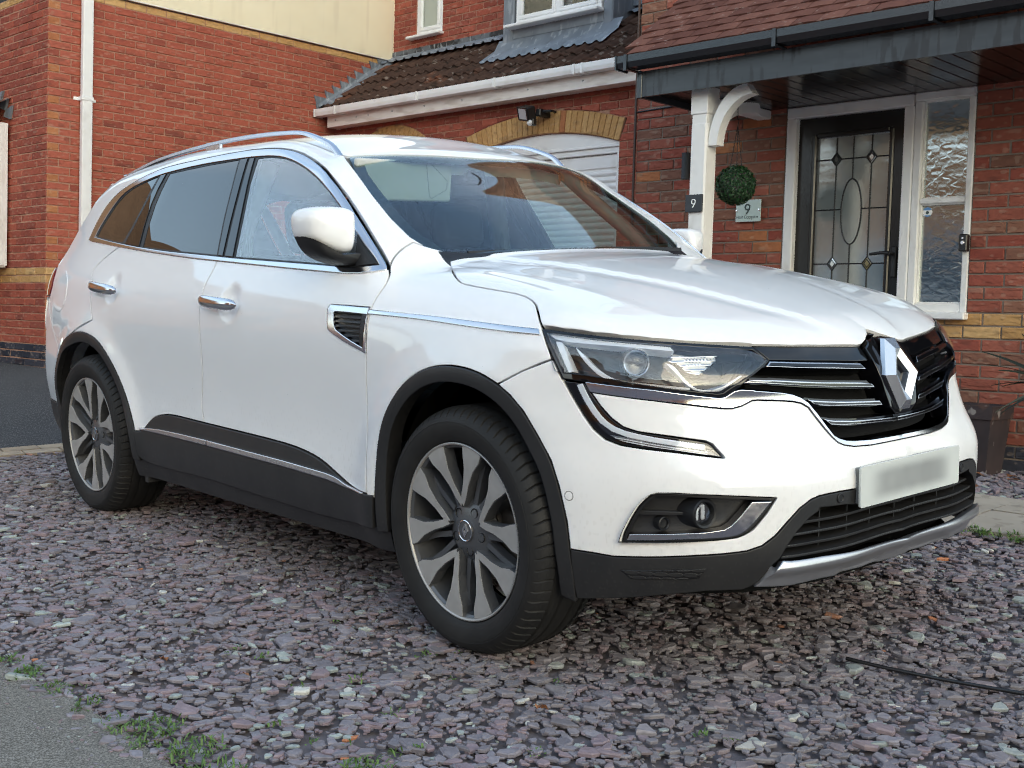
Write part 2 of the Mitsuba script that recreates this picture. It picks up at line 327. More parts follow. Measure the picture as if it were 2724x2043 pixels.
# garage door: arched head board, frame, ribbed door
GD = f'{NB}__garage_door'
head = Polygon(arch_pts(ARC, ARZ - .004, ARR, -HA + .002, HA - .002) + [(ARC + .98, 2.572), (ARC - .98, 2.572)])
add(NB, 'garage_door', bx(ARC - .96, ARC + .96, G + .085, G + .12, -.05, 2.50), 'upvc')
add(GD, 'head_board', extr(head, 'y', G + .03, G + .06), 'upvc'); add(GD, 'head_trim', cbox(ARC - .985, ARC + .985, G + .022, G + .05, 2.560, 2.585, .004), 'upvc')
add(GD, 'frame', cbox(ARC - .985, ARC + .985, G + .045, G + .10, 2.505, 2.560, .004), 'upvc')
for s in (-1, 1): add(GD, 'jamb', cbox(min(ARC + s * .925, ARC + s * .985), max(ARC + s * .925, ARC + s * .985), G + .04, G + .10, -.05, 2.505, .004), 'upvc')
add(GD, 'top_panel', cbox(ARC - .92, ARC + .92, G + .072, G + .09, 2.375, 2.495, .004), 'upvc')
z = 2.355; rp = [(0, 0), (.006, .006), (.017, .012), (.026, .012), (.032, .006), (.034, 0)]
while z > .05:
    pr_ = [(-.0, z)] + [(d, z - .058 + .058 * t) for d, t in ((.0, 1.), (.010, .86), (.016, .62), (.016, .36), (.009, .12), (0, .0))]
    V = []; n = len(pr_) - 1
    for xx in (ARC - .915, ARC + .915): V += [(xx, G + .086 - d, zz) for d, zz in pr_[1:]]
    f = []
    for j in range(n - 1): f += [(j, j + 1, n + j), (j + 1, n + j + 1, n + j)]
    add(GD, 'slat', trimesh.Trimesh(V, f, process=False), 'upvc', 60); z -= .0605
add(NB, 'doorway', bx(-8.33, -7.39, G + .10, G + .14, -.1, 2.85), 'upvc')
# eaves: fascia, soffit, gutter with brackets, screws
FX0, FX1 = -8.76, -3.06
add(NB, 'fascia', bx(FX0, FX1, 5.02, 5.045, 3.075, 3.26), 'fascia_white'); add(NB, 'soffit', bx(FX0, FX1, 5.045, 5.20, 3.082, 3.094), 'fascia_white')
add(NB, 'fascia_end', bx(FX0 - .012, FX0, 5.018, 5.20, 3.073, 3.24), 'fascia_white')
gp = [(-.052, .040), (-.058, .040), (-.058, -.004), (-.050, -.040), (.048, -.040), (.055, -.03), (.055, .040), (.049, .040), (.049, -.028), (.044, -.034), (-.046, -.034), (-.052, 0)]
def gutter(parent, name, x0, x1, y, z, b, s=1.):
    return add(parent, name, sweep([(x0, y, z), ((x0 + x1) / 2, y, z), (x1, y, z)], [(-a * s, c * s) for a, c in gp][::-1]), b)
gutter(NB, 'gutter', -8.87, FX1, 4.962, 3.235, 'upvc'); add(f'{NB}__gutter', 'end_cap', bx(-8.882, -8.868, 4.90, 5.022, 3.19, 3.28), 'upvc')
for x in (-8.50, -7.10, -5.95, -4.92, -4.82, -3.95):
    add(f'{NB}__gutter', 'bracket', cat([bx(x - .014, x + .014, 4.899, 4.904, 3.19, 3.278), bx(x - .014, x + .014, 4.90, 5.02, 3.187, 3.1935), bx(x - .014, x + .014, 4.90, 4.925, 3.274, 3.279)]), 'upvc')
for x in (-8.62, -8.24, -8.03, -7.62, -7.1, -6.52, -5.6, -4.9, -4.1):
    m = lathe([(0, .006), (.007, .005), (.0085, 0)], 12); m.apply_transform(trimesh.geometry.align_vectors([0, 0, 1], [0, -1, 0])); m.apply_translation((x, 5.02, 3.145)); add(f'{NB}__fascia', 'screw_cap', m, 'lead')
# interlocking roof tiles, each its own piece
SL = math.atan(.69); CS, SN = math.cos(SL), math.sin(SL)
def tile_shape(w=.30, l=.40, n=17):
    u = np.linspace(0, 1, n); prof = .030 * np.maximum(0, np.sin(2 * np.pi * u * 2 - .6)) ** .8; V = []; f = []
    for v_, lift_ in ((0, .028), (l, 0.)):
        for q, h in zip(u, prof): V.append((q * w, v_, h + lift_))
    for q, h in zip(u, prof): V.append((q * w, 0, h + .028 - .016))
    for j in range(n - 1):
        f += [(j, j + 1, n + j + 1), (j, n + j + 1, n + j), (2 * n + j, 2 * n + j + 1, j + 1), (2 * n + j, j + 1, j)]
    return np.array(V, float), np.array(f)
TV, TF = tile_shape()
def roof_tiles(parent, x0, x1, y0, z0, courses, gauge, width, tv, tf, slope_c, slope_s, bsdf, jit=.004, skip=None, start=0., individual=300, seedn=5):
    r = np.random.default_rng(seedn); variants = {}
    for c in range(courses):
        x = x0 - (start * (c % 2)); i = 0
        while x < x1:
            if skip and skip(x + width / 2, c): x += width; continue
            t = int(r.integers(0, 5)); key_ = (parent, t)
            if key_ not in variants: variants[key_] = mikit.ply(trimesh.Trimesh(tv, tf, process=False), None, smooth=False, uv=np.tile([.5, t / 4], (len(tv), 1)))
            M = np.eye(4); M[:3, 0] = (1, 0, 0); M[:3, 1] = (0, slope_c, slope_s); M[:3, 2] = (0, -slope_s, slope_c)
            M[:3, 3] = np.array([x + r.normal(0, jit * .5), y0, z0]) + M[:3, 1] * (c * gauge + r.normal(0, jit)) + M[:3, 2] * abs(r.normal(0, jit * .6))
            M = M @ trimesh.transformations.rotation_matrix(r.normal(0, .008), [0, 0, 1])
            add(parent, 'tile', variants[key_], bsdf, world=T(M.tolist())); x += width; i += 1
RF = f'{NB}__garage_roof'
dorm = (-6.56, -5.25)
roof_tiles(RF, -8.80, -3.10, 4.975, 3.262, 5, .295, .295, TV, TF, CS, SN, 'roof_tile', skip=lambda x, c: (dorm[0] - .02 < x < dorm[1] + .02 and c >= 3), individual=300)
add(NB, 'garage_roof', trimesh.Trimesh([(-8.9, 4.98, 3.24), (FX1, 4.98, 3.24), (FX1, 6.06, 3.24 + 1.08 * .69), (-8.9, 6.06, 3.24 + 1.08 * .69)], [(0, 1, 2), (0, 2, 3)], process=False), 'inside_dark')
# stepped lead flashing up the side wall: each step a piece, and the sloping gutter below
st = [(4.905, 3.44), (5.05, 3.515), (5.155, 3.59), (5.26, 3.665), (5.365, 3.74), (5.47, 3.815), (5.58, 3.89), (5.69, 3.965), (5.80, 4.02)]
FLK = f'{NB}__roof_flashing'
for i, ((y, z)) in enumerate(st):
    y2 = st[i + 1][0] if i + 1 < len(st) else 6.05
    pts = [(y, z), (y + .02, z - .008), (y2 + .012, z - .016 + RNG.normal(0, .004)), (y2 + .03, z - .04), (y2 + .015, 3.30 + (y2 - 4.99) * .69), (y + .03 + .02 * (i == 0), 3.30 + (y - 4.97) * .69), (y + .03, z - .075)]
    pg = Polygon(pts).buffer(0)
    add(FLK, 'step', extr(pg, 'x', LWX + .004 + .002 * (i % 2), LWX + .022 + .002 * (i % 2)), 'lead')
V = []
for t in np.linspace(0, 1, 14):
    y = 4.965 + 1.10 * t; zc = 3.29 + (y - 4.97) * .69; w = .012 * math.sin(t * 31)
    for dx, dz in ((.02, .06), (.035, .02), (.07, .028 + .3 * w), (.13 + w, .045), (.165 + w * 2, .020), (.17 + w * 2, .008)): V.append((LWX + dx, y, zc + dz))
f = []
for i in range(13):
    for j in range(5): a = i * 6 + j; f += [(a, a + 1, a + 7), (a, a + 7, a + 6)]
add(NB, 'roof_flashing', trimesh.Trimesh(V, f, process=False), 'lead', 60)
# upper wall behind the roof: windows, flashing
UPZ = 4.11
uw = sbox(-8.46, 4.245, -8.00, 5.6)
brick_wall(NB, 'upper_wall', (LWX, UPY, 0), (1, 0, 0), (0, -1, 0), 0, 5.86, UPZ - .015, 20, pick_gar, holes=sh(uw, -LWX), individual=120, rng=np.random.default_rng(9))
add(NB, 'apron_flashing', bx(LWX, FX1, UPY - .024, UPY, 3.99, 4.115), 'lead_stained')
V = []; xs = np.linspace(LWX, FX1, 240)
for x in xs:
    w = .03 * max(0, math.sin(2 * math.pi * (x + 8.8) / .1475 - .6)) ** .8
    V += [(x, UPY - .022, 4.06), (x, UPY - .07, 4.025 + .4 * w), (x, UPY - .19 + .012 * math.sin(x * 42), 3.955 + w)]
f = []
for i in range(len(xs) - 1): a = i * 3; f += [(a, a + 1, a + 4), (a, a + 4, a + 3), (a + 1, a + 2, a + 5), (a + 1, a + 5, a + 4)]
add(NB, 'flashing_apron', trimesh.Trimesh(V, f, process=False), 'lead', 60)
def casement(parent, name, x0, x1, z0, z1, y, lights=1, sill=True, wood=.055):
    k = add(parent, name, bx(x0, x1, y + .03, y + .036, z0, z1), 'inside_dark')
    add(k, 'frame', cat([cbox(x0, x1, y - .015, y + .05, z0, z0 + wood, .005), cbox(x0, x1, y - .015, y + .05, z1 - wood, z1, .005)] + [cbox(x, x + wood, y - .015, y + .05, z0 + wood, z1 - wood, .005) for x in [x0, x1 - wood] + [x0 + (x1 - x0) * i / lights - wood / 2 for i in range(1, lights)]]), 'upvc')
    for i in range(lights):
        a, b = x0 + (x1 - x0) * i / lights + (wood if i == 0 else wood / 2), x0 + (x1 - x0) * (i + 1) / lights - (wood if i == lights - 1 else wood / 2)
        q = .042
        add(k, 'sash', cat([cbox(a, b, y - .028, y + .012, z0 + wood, z0 + wood + q, .006), cbox(a, b, y - .028, y + .012, z1 - wood - q, z1 - wood, .006), cbox(a, a + q, y - .028, y + .012, z0 + wood + q, z1 - wood - q, .006), cbox(b - q, b, y - .028, y + .012, z0 + wood + q, z1 - wood - q, .006)]), 'upvc')
        add(k, 'pane', trimesh.Trimesh([(a + q, y - .004, z0 + wood + q), (b - q, y - .004, z0 + wood + q), (b - q, y - .004, z1 - wood - q), (a + q, y - .004, z1 - wood - q)], [(0, 1, 2), (0, 2, 3)], process=False), 'window_glass')
    if sill: add(k, 'sill', cbox(x0 - .085, x1 + .03, y - .12, y + .03, z0 - .03, z0, .006), 'upvc')
    return k
kw = casement(NB, 'upper_window', -8.46, -8.00, 4.245, 5.55, UPY + .02)
add(kw, 'blind', bx(-8.40, -8.06, UPY + .048, UPY + .054, 4.3, 5.5), 'curtain')
# dormer clad in lead
DF = 5.66
dk = add(NB, 'dormer', bx(-6.44, -5.22, DF, DF + .02, 3.70, 3.98), 'lead')
add(dk, 'front_fold', bx(-6.44, -5.22, DF - .012, DF - .004, 3.86, 3.985), 'lead'); add(dk, 'front_stain', bx(-6.43, -5.23, DF - .004, DF - .001, 3.76, 3.86), 'lead_stained')
for x0, x1 in ((-6.60, -6.44), (-5.22, -5.10)): add(dk, 'cheek', cbox(x0, x1, DF - .02, UPY + .3, 3.62, 5.5, .012), 'lead')
add(dk, 'flank', bx(-5.10, -4.2, UPY - .10, UPY - .04, 4.05, 5.5), 'lead')
kw = casement(NB, 'dormer_window', -6.40, -5.24, 3.985, 5.0, DF - .01, 2); add(kw, 'rail', bx(-6.3, -5.9, DF + .12, DF + .14, 4.13, 4.17), 'upvc'); add(kw, 'room', bx(-6.35, -5.3, DF + .30, DF + .32, 4.0, 5.0), 'room_wall')
V = []; xs = np.linspace(-6.66, -4.98, 90)
for x in xs:
    w = .03 * max(0, math.sin(2 * math.pi * (x + 8.8) / .1475 - .6)) ** .8; e = .03 * math.sin(x * 9)
    for q_, (yy, dz) in enumerate(((DF, .10), (DF - .07, .030), (DF - .17, .026), (DF - .29 + e * .3, .016))):
        zz = 3.262 + (yy - 4.975) * .69; V.append((x, yy, zz + .035 + dz + w * (0, .05, .35, .85)[q_]))
f = []
for i in range(len(xs) - 1):
    for j in range(3): a = i * 4 + j; f += [(a, a + 1, a + 5), (a, a + 5, a + 4)]
add(dk, 'apron', trimesh.Trimesh(V, f, process=False), 'lead', 60)
# rendered upper wall, standing a little proud, and the downpipe
add(NB, 'render_panel', bx(LWX - .1, LWX + .035, WFY - .1, UPY - .002, 4.028, 6.2), 'render')
add(f'{NB}__render_panel', 'bead', bx(LWX, LWX + .038, WFY - .1, UPY + .001, 4.016, 4.028), 'fascia_white')
pk = f'{NB}__downpipe'
add(NB, 'downpipe', cbox(LWX + .028, LWX + .092, 2.118, 2.222, -.2, 6.0, .008), 'upvc')
add(pk, 'clip', cat([cbox(LWX + .004, LWX + .098, 2.108, 2.230, 2.945, 2.985, .004), bx(LWX + .004, LWX + .012, 2.06, 2.29, 2.950, 2.98)]), 'upvc')
# the bay at the far left: lean-to corner with lead, tile edge and white board
bk = add(NB, 'bay', bx(-11.2, -9.735, WFY - .32, WFY - .03, 1.33, 2.76), 'upvc')
add(bk, 'sill', cbox(-11.2, -9.76, WFY - .36, WFY - .03, 1.31, 1.345, .006), 'upvc')
add(bk, 'roof_edge', trimesh.Trimesh([(-11.2, WFY - .40, 2.78), (-9.69, WFY - .40, 2.78), (-9.69, WFY - .36, 2.83), (-9.72, WFY, 3.02), (-11.2, WFY, 3.02)], [(0, 1, 2), (0, 2, 4), (2, 3, 4)], process=False), 'plain_tile', uv=np.tile([.5, .8], (5, 1)))
for i in range(3): add(bk, 'flashing', extr(Polygon([(-9.70 - .12 * i, 2.80 + .10 * i), (-9.655 - .11 * i, 2.93 + .085 * i), (-9.80 - .12 * i, 2.90 + .09 * i), (-9.86 - .12 * i, 2.84 + .1 * i)]), 'y', WFY - .03, WFY - .008 + .002 * i), 'lead')
add(NB, 'back_walls', cat([bx(-14, LWX - .17, WFY + .17, 9, -.5, 6.3), bx(LWX - .16, FX1, UPY + .17, 9, -.5, 6.3), bx(LWX - .16, -3.2, G + .2, UPY + .1, -.3, 3.1)]), 'inside_dark')
# ================================================================== the house with the porch
HS = thing('porch_house', 'red brick house with tiled porch canopy and black glazed front door, on the right', 'house')
Z0 = .146 - .075 * 2
def pick_h(r, row, u, z, w):
    if z < .28: return 'blue', tone(r)
    if .89 < z < 1.03: return 'buff', tone(r)
    q = r.random()
    if z > 1.15 and u < 1.2: return ('brown' if q < .42 else 'hred' if q < .88 else 'dred' if q < .95 else 'orange'), tone(r)
    return ('hred' if q < .66 else 'brown' if q < .80 else 'dred' if q < .98 else 'orange'), tone(r)
HX0 = -3.05
doorway = unary_union([sbox(-1.812, -.5, -.94, 2.352), sbox(-.95, 1.045, -.558, 2.352)])
brick_wall(HS, 'front_wall', (HX0, P, 0), (1, 0, 0), (0, -1, 0), 0, 3.9, Z0, 62, pick_h, holes=sh(doorway, -HX0), individual=300, rng=np.random.default_rng(21), mort='mortar_grey')
add(HS, 'return_wall', bx(HX0 + .001, HX0 + .12, P + .165, 9, -.5, 6.3), 'mortar')
add(HS, 'inner_walls', cat([bx(HX0 + .2, 4, P + 1.6, P + 1.7, -.3, 6), bx(HX0 + .2, 4, P + .17, P + 1.6, 2.5, 2.6)]), 'inside_dark')
# door frame and sidelight, white
fy = P + .045
def member(par, name, x0, x1, z0, z1, y0=None, y1=None, b='white_paint', c=.006): return add(par, name, cbox(x0, x1, (P - .012) if y0 is None else y0, (P + .11) if y1 is None else y1, z0, z1, c), b)
DK = f'{HS}__door_frame'
member(HS, 'door_frame', -1.806, -1.735, .0, 2.28); member(DK, 'head', -1.806, -.94, 2.28, 2.35); member(DK, 'post', -.996, -.932, .0, 2.28, P - .014)
member(DK, 'window_post', -.930, -.880, 1.045, 2.30, P - .010); member(DK, 'window_post', -.600, -.560, 1.045, 2.30, P - .010); member(DK, 'window_head', -.930, -.560, 2.302, 2.352, P - .016)
member(DK, 'transom', -.880, -.600, 1.690, 1.722, P - .004); member(DK, 'bottom_rail', -.880, -.600, 1.045, 1.10, P - .004); member(DK, 'sill', -.975, -.545, 1.005, 1.046, P - .07, b='upvc')
for z0, z1 in ((1.722, 2.302), (1.10, 1.690)):
    member(DK, 'bead', -.880, -.872, z0, z1, P + .012, P + .06, c=.003); member(DK, 'bead', -.608, -.600, z0, z1, P + .012, P + .06, c=.003); member(DK, 'bead', -.872, -.608, z0, z0 + .008, P + .012, P + .06, c=.003); member(DK, 'bead', -.872, -.608, z1 - .008, z1, P + .012, P + .06, c=.003)
    add(DK, 'pane', trimesh.Trimesh([(-.872, P + .035, z0 + .008), (-.608, P + .035, z0 + .008), (-.608, P + .035, z1 - .008), (-.872, P + .035, z1 - .008)], [(0, 1, 2), (0, 2, 3)], process=False), 'obscure_glass')
oc = Point(-.842, 1.645).buffer(.030, quad_segs=2)
stk = add(DK, 'sticker', extr(oc, 'y', P + .0315, P + .034), 'letter_white')
rough('sticker_blue', (.10, .25, .50), .4)
add(stk, 'top', extr(oc.intersection(sbox(-1, 1.655, 0, 1.7)), 'y', P + .030, P + .0312), 'sticker_blue') if False else add(DK, 'sticker_band', extr(oc.intersection(sbox(-1, 1.656, 0, 1.7)), 'y', P + .0300, P + .0312), 'sticker_blue')
add(DK, 'sticker_band', extr(oc.intersection(sbox(-1, 1.6, 0, 1.626)), 'y', P + .0300, P + .0312), 'sticker_blue'); add(DK, 'sticker_mark', extr(Point(-.842, 1.641).buffer(.010), 'y', P + .0300, P + .0312), 'letter_dark')
# door leaf with leaded glass
dz = 2.275; DL = f'{HS}__front_door'
gx0, gx1, gz0, gz1 = -1.600, -1.108, .55, 2.142
leaf = sbox(-1.733, .02, -.998, dz).difference(sbox(gx0 - .03, gz0 - .03, gx1 + .03, gz1 + .03))
add(HS, 'front_door', extr(leaf, 'y', P + .030, P + .075), 'door_black')
for a in ((gx0 - .035, gx0 - .004, gz0 - .03, gz1 + .03), (gx1 + .004, gx1 + .035, gz0 - .03, gz1 + .03)): add(DL, 'bead', cbox(a[0], a[1], P + .018, P + .06, a[2], a[3], .008), 'door_black')
for a in ((gz0 - .035, gz0 - .004), (gz1 + .004, gz1 + .035)): add(DL, 'bead', cbox(gx0 - .004, gx1 + .004, P + .018, P + .06, a[0], a[1], .008), 'door_black')
add(DL, 'glass', bx(gx0 - .005, gx1 + .005, P + .050, P + .056, gz0 - .005, gz1 + .005), 'door_glass')
rough('came', (.035, .036, .036), .45, metallic=.5)
def came(p): 
    pts = [(x, P + .047, z) for x, z in p]; add(DL, 'lead_came', tube(pts, .0042, 6), 'came')
gc = (gx0 + gx1) / 2; gw = gx1 - gx0; xa, xb = gx0 + gw * .265, gx0 + gw * .755; zt, zm, zb = 2.005, 1.688, 1.345
el = [(gc + .070 * math.cos(t), 1.672 + .205 * math.sin(t)) for t in np.linspace(0, 2 * math.pi, 40)]
came(el); DD = .043
for x in (xa, xb):
    came([(x, gz1), (x, zt + DD)]); came([(x, zt - DD), (x, zb + DD)]); came([(x, zb - DD), (x, gz0)])
came([(gc, gz1), (gc, 1.877)]); came([(gc, 1.467), (gc, gz0)])
for z in (zt, zb): came([(gx0, z), (xa - DD * .8, z)]); came([(xa + DD * .8, z), (xb - DD * .8, z)]); came([(xb + DD * .8, z), (gx1, z)])
came([(gx0, zm), (gc - .070, zm)]); came([(gc + .070, zm), (gx1, zm)])
bs('bevel_clear', two({'type': 'roughconductor', 'material': 'none', 'alpha': .08, 'specular_reflectance': rgb(.75, .75, .72)})); rough('bevel_amber', (.25, .20, .09), .15, spec=.8); rough('bevel_dark', (.05, .06, .055), .1, spec=.9)
for x, z, b in ((xa, zt, 'bevel_dark'), (xb, zt, 'bevel_clear'), (xa, zb, 'bevel_clear'), (xb, zb, 'bevel_amber')):
    d = [(x - DD * .8, z), (x, z + DD), (x + DD * .8, z), (x, z - DD), (x - DD * .8, z)]; came(d); d2 = [(x + (q - x) * .58, z + (w - z) * .58) for q, w in d]; came(d2)
    pg = Polygon(d); m = trimesh.Trimesh([(q, P + .049, w) for q, w in d[:4]] + [(q, P + .045, w) for q, w in d2[:4]], [(0, 4, 5), (0, 5, 1), (1, 5, 6), (1, 6, 2), (2, 6, 7), (2, 7, 3), (3, 7, 4), (3, 4, 0), (4, 7, 6), (4, 6, 5)], process=False); add(DL, 'bevel', m, b)
add(DL, 'handle_plate', cbox(-1.058, -1.022, P + .014, P + .031, 1.255, 1.445, .006), 'iron_black'); add(DL, 'handle', cat([tube([(-1.04, P + .02, 1.40), (-1.04, P - .045, 1.40)], .011, 10), tube([(-1.04, P - .043, 1.40), (-1.09, P - .045, 1.402), (-1.165, P - .04, 1.395)], [.012, .0105, .009], 10)]), 'iron_black', 40)
# porch canopy: soffit boards, fascia, gutter, plain tiles
CN = f'{HS}__canopy'; FY = 2.56; SZ = 2.352; CX0, CX1 = -2.235, 1.1
add(HS, 'canopy', bx(CX0, CX1, FY - .022, FY, SZ - .035, SZ + .12), 'black_fascia')
add(CN, 'end_fascia', bx(CX0 - .022, CX0 - .001, FY - .024, P - .02, SZ - .037, SZ + .125), 'black_fascia')
add(CN, 'corner_trim', cbox(CX0 - .028, CX0 + .012, FY - .028, FY + .012, SZ - .042, SZ + .118, .003), 'black_upvc')
x = CX0
while x < CX1:
    add(CN, 'soffit_board', cat([cbox(x + .003, x + .097, FY + .001, P - .002, SZ, SZ + .012, .003), bx(x + .096, x + .104, FY + .001, P - .002, SZ + .005, SZ + .008)]), 'soffit_gloss'); x += .10
kg = gutter(HS, 'porch_gutter', CX0 - .10, CX1, FY - .085, SZ + .165, 'black_upvc', .95); add(kg, 'end_cap', bx(CX0 - .112, CX0 - .099, FY - .145, FY - .028, SZ + .12, SZ + .207), 'black_upvc')
for x in (CX0 - .03, -1.22, -.32, .35): add(kg, 'bracket', cat([bx(x - .012, x + .012, FY - .147, FY - .141, SZ + .11, SZ + .206), bx(x - .012, x + .012, FY - .145, FY - .025, SZ + .116, SZ + .123)]), 'black_upvc')
def plain(w=.160, l=.20):
    n = 5; V = []; f = []
    for v_, h in ((0, .0135 + .006), (l, .006)):
        for q in np.linspace(0, 1, n): V.append((q * w, v_, h + .004 * math.sin(q * math.pi)))
    for q in np.linspace(0, 1, n): V.append((q * w, .002, .006 + .004 * math.sin(q * math.pi)))
    for j in range(n - 1): f += [(j, j + 1, n + j + 1), (j, n + j + 1, n + j), (2 * n + j, 2 * n + j + 1, j + 1), (2 * n + j, j + 1, j)]
    k = len(V); V += [(0, 0, .0195), (0, l, .006), (0, 0, .004), (0, l, -.006)]; f += [(k, k + 1, k + 3), (k, k + 3, k + 2)]
    return np.array(V, float), np.array(f)
pv, pf = plain(); ps = math.atan(.78)
RFP = f'{HS}__porch_roof'
roof_tiles(RFP, CX0 - .06, CX1, FY - .085, SZ + .205, 14, .100, .1635, pv, pf, math.cos(ps), math.sin(ps), 'plain_tile', jit=.0025, start=.0817, seedn=8)
add(HS, 'porch_roof', trimesh.Trimesh([(CX0 - .03, FY - .06, SZ + .19), (CX1, FY - .06, SZ + .19), (CX1, P + .02, SZ + .19 + .78 * 1.04), (CX0 - .03, P + .02, SZ + .19 + .78 * 1.04)], [(0, 1, 2), (0, 2, 3)], process=False), 'inside_dark')
# post with brackets
px0, px1, py0, py1 = -1.915, -1.800, 2.635, 2.75
PK = add(HS, 'porch_post', cat([cbox(px0, px1, py0, py1, -.1, 2.14, .010), cbox(px0 - .004, px1 + .004, py0 - .004, py1 + .004, 2.19, SZ, .004), cbox(px0 + .004, px1 - .004, py0 + .004, py1 - .004, 2.1, 2.2, .004)]), 'white_paint')
def brace(x0, z0, x1, z1, w, y0, y1):
    t = np.linspace(0, math.pi / 2, 16); o = [(x0 + (x1 - x0) * (1 - math.cos(a)), z0 + (z1 - z0) * math.sin(a)) for a in t]; i = [(x0 + w + (x1 - x0 - w * .0) * (1 - math.cos(a)) * .93, z0 + (z1 - z0 - w) * math.sin(a)) for a in t]
    return extr(Polygon(o + i[::-1]).buffer(0), 'y', y0, y1)
add(PK, 'brace', brace(px1 + .002, 2.0, -1.545, SZ - .012, .062, 2.655, 2.725), 'white_paint')
t = np.linspace(0, math.pi / 2, 14)
yb = [(py1 + .002 + .48 * (1 - math.cos(a)), 2.03 + (SZ - .012 - 2.03) * math.sin(a)) for a in t]; yi = [(py1 + .060 + .46 * (1 - math.cos(a)), 2.03 + (SZ - .07 - 2.03) * math.sin(a)) for a in t]
add(PK, 'brace', extr(Polygon(yb + yi[::-1]).buffer(0), 'x', px0 + .03, px1 - .03), 'white_paint')
add(HS, 'tie_beam', cbox(-2.03, -1.93, 3.02, P - .004, 2.295, SZ - .002, .005), 'white_paint')
add(HS, 'cable', cat([tube([(HX0 - .012, P - .016, 6.), (HX0 - .012, P - .016, 2.62)], .008, 8), tube([(HX0 - .012, P - .016, 2.62), (HX0 - .008, P - .018, 1.6), (HX0 - .012, P - .016, .2)], .010, 8)]), 'cable_brown')
add(HS, 'cable_run', tube([(HX0, P - .014, 2.452), (-2.2, P - .014, 2.475)], .006, 6), 'iron_black')

# ================================================================== ground
def ground_z(x, y):
    x, y = np.asarray(x, float), np.asarray(y, float)
    yy = np.where(y > 2.0, 2.0 + (1 - np.exp(-(y - 2.0) * 1.2)) / 1.2 * .02, y); yy = np.where(yy < -6, -6 + (yy + 6) * .1, yy)
    z = -.00993 * np.clip(x, -14, 6) + .0724 * yy
    t = np.clip((-x - 4.6) / 4.0, 0, 1); return z + .115 * t * t * (3 - 2 * t) * np.clip((y + 2) / 3.5, 0, 1)
def sheet(xs, ys, dz=0., poly_=None):
    X, Y = np.meshgrid(xs, ys, indexing='ij'); V = np.stack([X, Y, ground_z(X, Y) + dz], -1).reshape(-1, 3); n = len(ys); f = []
    i, j = np.meshgrid(np.arange(len(xs) - 1), np.arange(n - 1), indexing='ij'); q = np.stack([i * n + j, (i + 1) * n + j, (i + 1) * n + j + 1, i * n + j + 1], -1).reshape(-1, 4)
    return trimesh.Trimesh(V, np.vstack([q[:, [0, 1, 2]], q[:, [0, 2, 3]]]), process=False)
def drape(pg, dz, step=.12, thick=0.):
    """a polygon laid on the ground, optionally with an edge"""
    ring = np.array(shapely.segmentize(pg.exterior, step).coords)[:-1]; x0, y0, x1, y1 = pg.bounds
    gx, gy = np.meshgrid(np.arange(x0, x1, step) + .013, np.arange(y0, y1, step) + .017); g = np.stack([gx.ravel(), gy.ravel()], 1); g = g[shapely.contains_xy(pg.buffer(-step * .3), g[:, 0], g[:, 1])]
    uv = np.vstack([ring, g]); tri = Delaunay(uv).simplices; c = uv[tri].mean(1); tri = tri[shapely.contains_xy(pg, c[:, 0], c[:, 1])]
    z = ground_z(uv[:, 0], uv[:, 1]) + dz; V = np.c_[uv, z]; F_ = tri
    e = uv[tri]; cr = (e[:, 1, 0] - e[:, 0, 0]) * (e[:, 2, 1] - e[:, 0, 1]) - (e[:, 1, 1] - e[:, 0, 1]) * (e[:, 2, 0] - e[:, 0, 0]); F_ = np.where((cr < 0)[:, None], tri[:, ::-1], tri)
    if thick:
        n = len(ring); k = len(V); V = np.vstack([V, V[:n] - [0, 0, thick]]); i = np.arange(n); j = (i + 1) % n; F_ = np.vstack([F_, np.stack([i, j, k + i], 1), np.stack([j, k + j, k + i], 1)])
    return trimesh.Trimesh(V, F_, process=False)
def soil_col(p, n, uv): return mix((.10, .088, .094), (.18, .16, .168), fbm(p.x * 30, p.y * 30, 0, 4))
rough('soil', proc(soil_col), .95, spec=.1)
def asph(lo, hi, sc):
    def f(p, n, uv):
        d, _, r = voronoi(p.x * sc, p.y * sc); a = fbm(p.x * 1.7, p.y * 1.7, 0, 4); s = smoothstep(.80, .95, r)
        return mix(mix(mi.Color3f(*lo), mi.Color3f(*hi), r * .8 + a * .35 - .1), mi.Color3f(.30, .29, .27), s * .45) * (1 - .45 * smoothstep(.30, .62, d))
    return f
def asph_h(p, n, uv):
    d, _, r = voronoi(p.x * 190, p.y * 190); return .0022 * (1 - d) + .001 * r
bs('tarmac', two({'type': 'bumpmap', 'arbitrary': proc(asph_h, .001), 'scale': 1., 'bsdf': {'type': 'principled', 'base_color': proc(asph((.036, .037, .039), (.075, .076, .079), 150)), 'roughness': .8, 'specular': .3}}))
bs('tarmac_path', two({'type': 'bumpmap', 'arbitrary': proc(asph_h, .001), 'scale': 1.2, 'bsdf': {'type': 'principled', 'base_color': proc(asph((.140, .130, .115), (.285, .265, .235), 190)), 'roughness': .85, 'specular': .25}}))
def slab_col(p, n, uv):
    a = fbm(p.x * 5, p.y * 5, 0, 4); s = smoothstep(.6, .78, fbm(p.x * 18, p.y * 18, 0, 3)); return mix(mix((.24, .205, .165), (.36, .32, .265), a), (.15, .13, .105), s * .5)
rough('flagstone', proc(slab_col), .85, spec=.2)
def sett_col(p, n, uv): return mix(mix((.27, .205, .145), (.40, .325, .235), uv.y), (.16, .13, .10), fbm(p.x * 16, p.y * 16, 0, 3) * .6)
rough('sett', proc(sett_col), .85, spec=.2)
def far_col(p, n, uv): return mix((.16, .15, .14), (.23, .22, .20), fbm(p.x * 2, p.y * 2, 0, 3))
rough('far_ground', proc(far_col), .9, spec=.2)
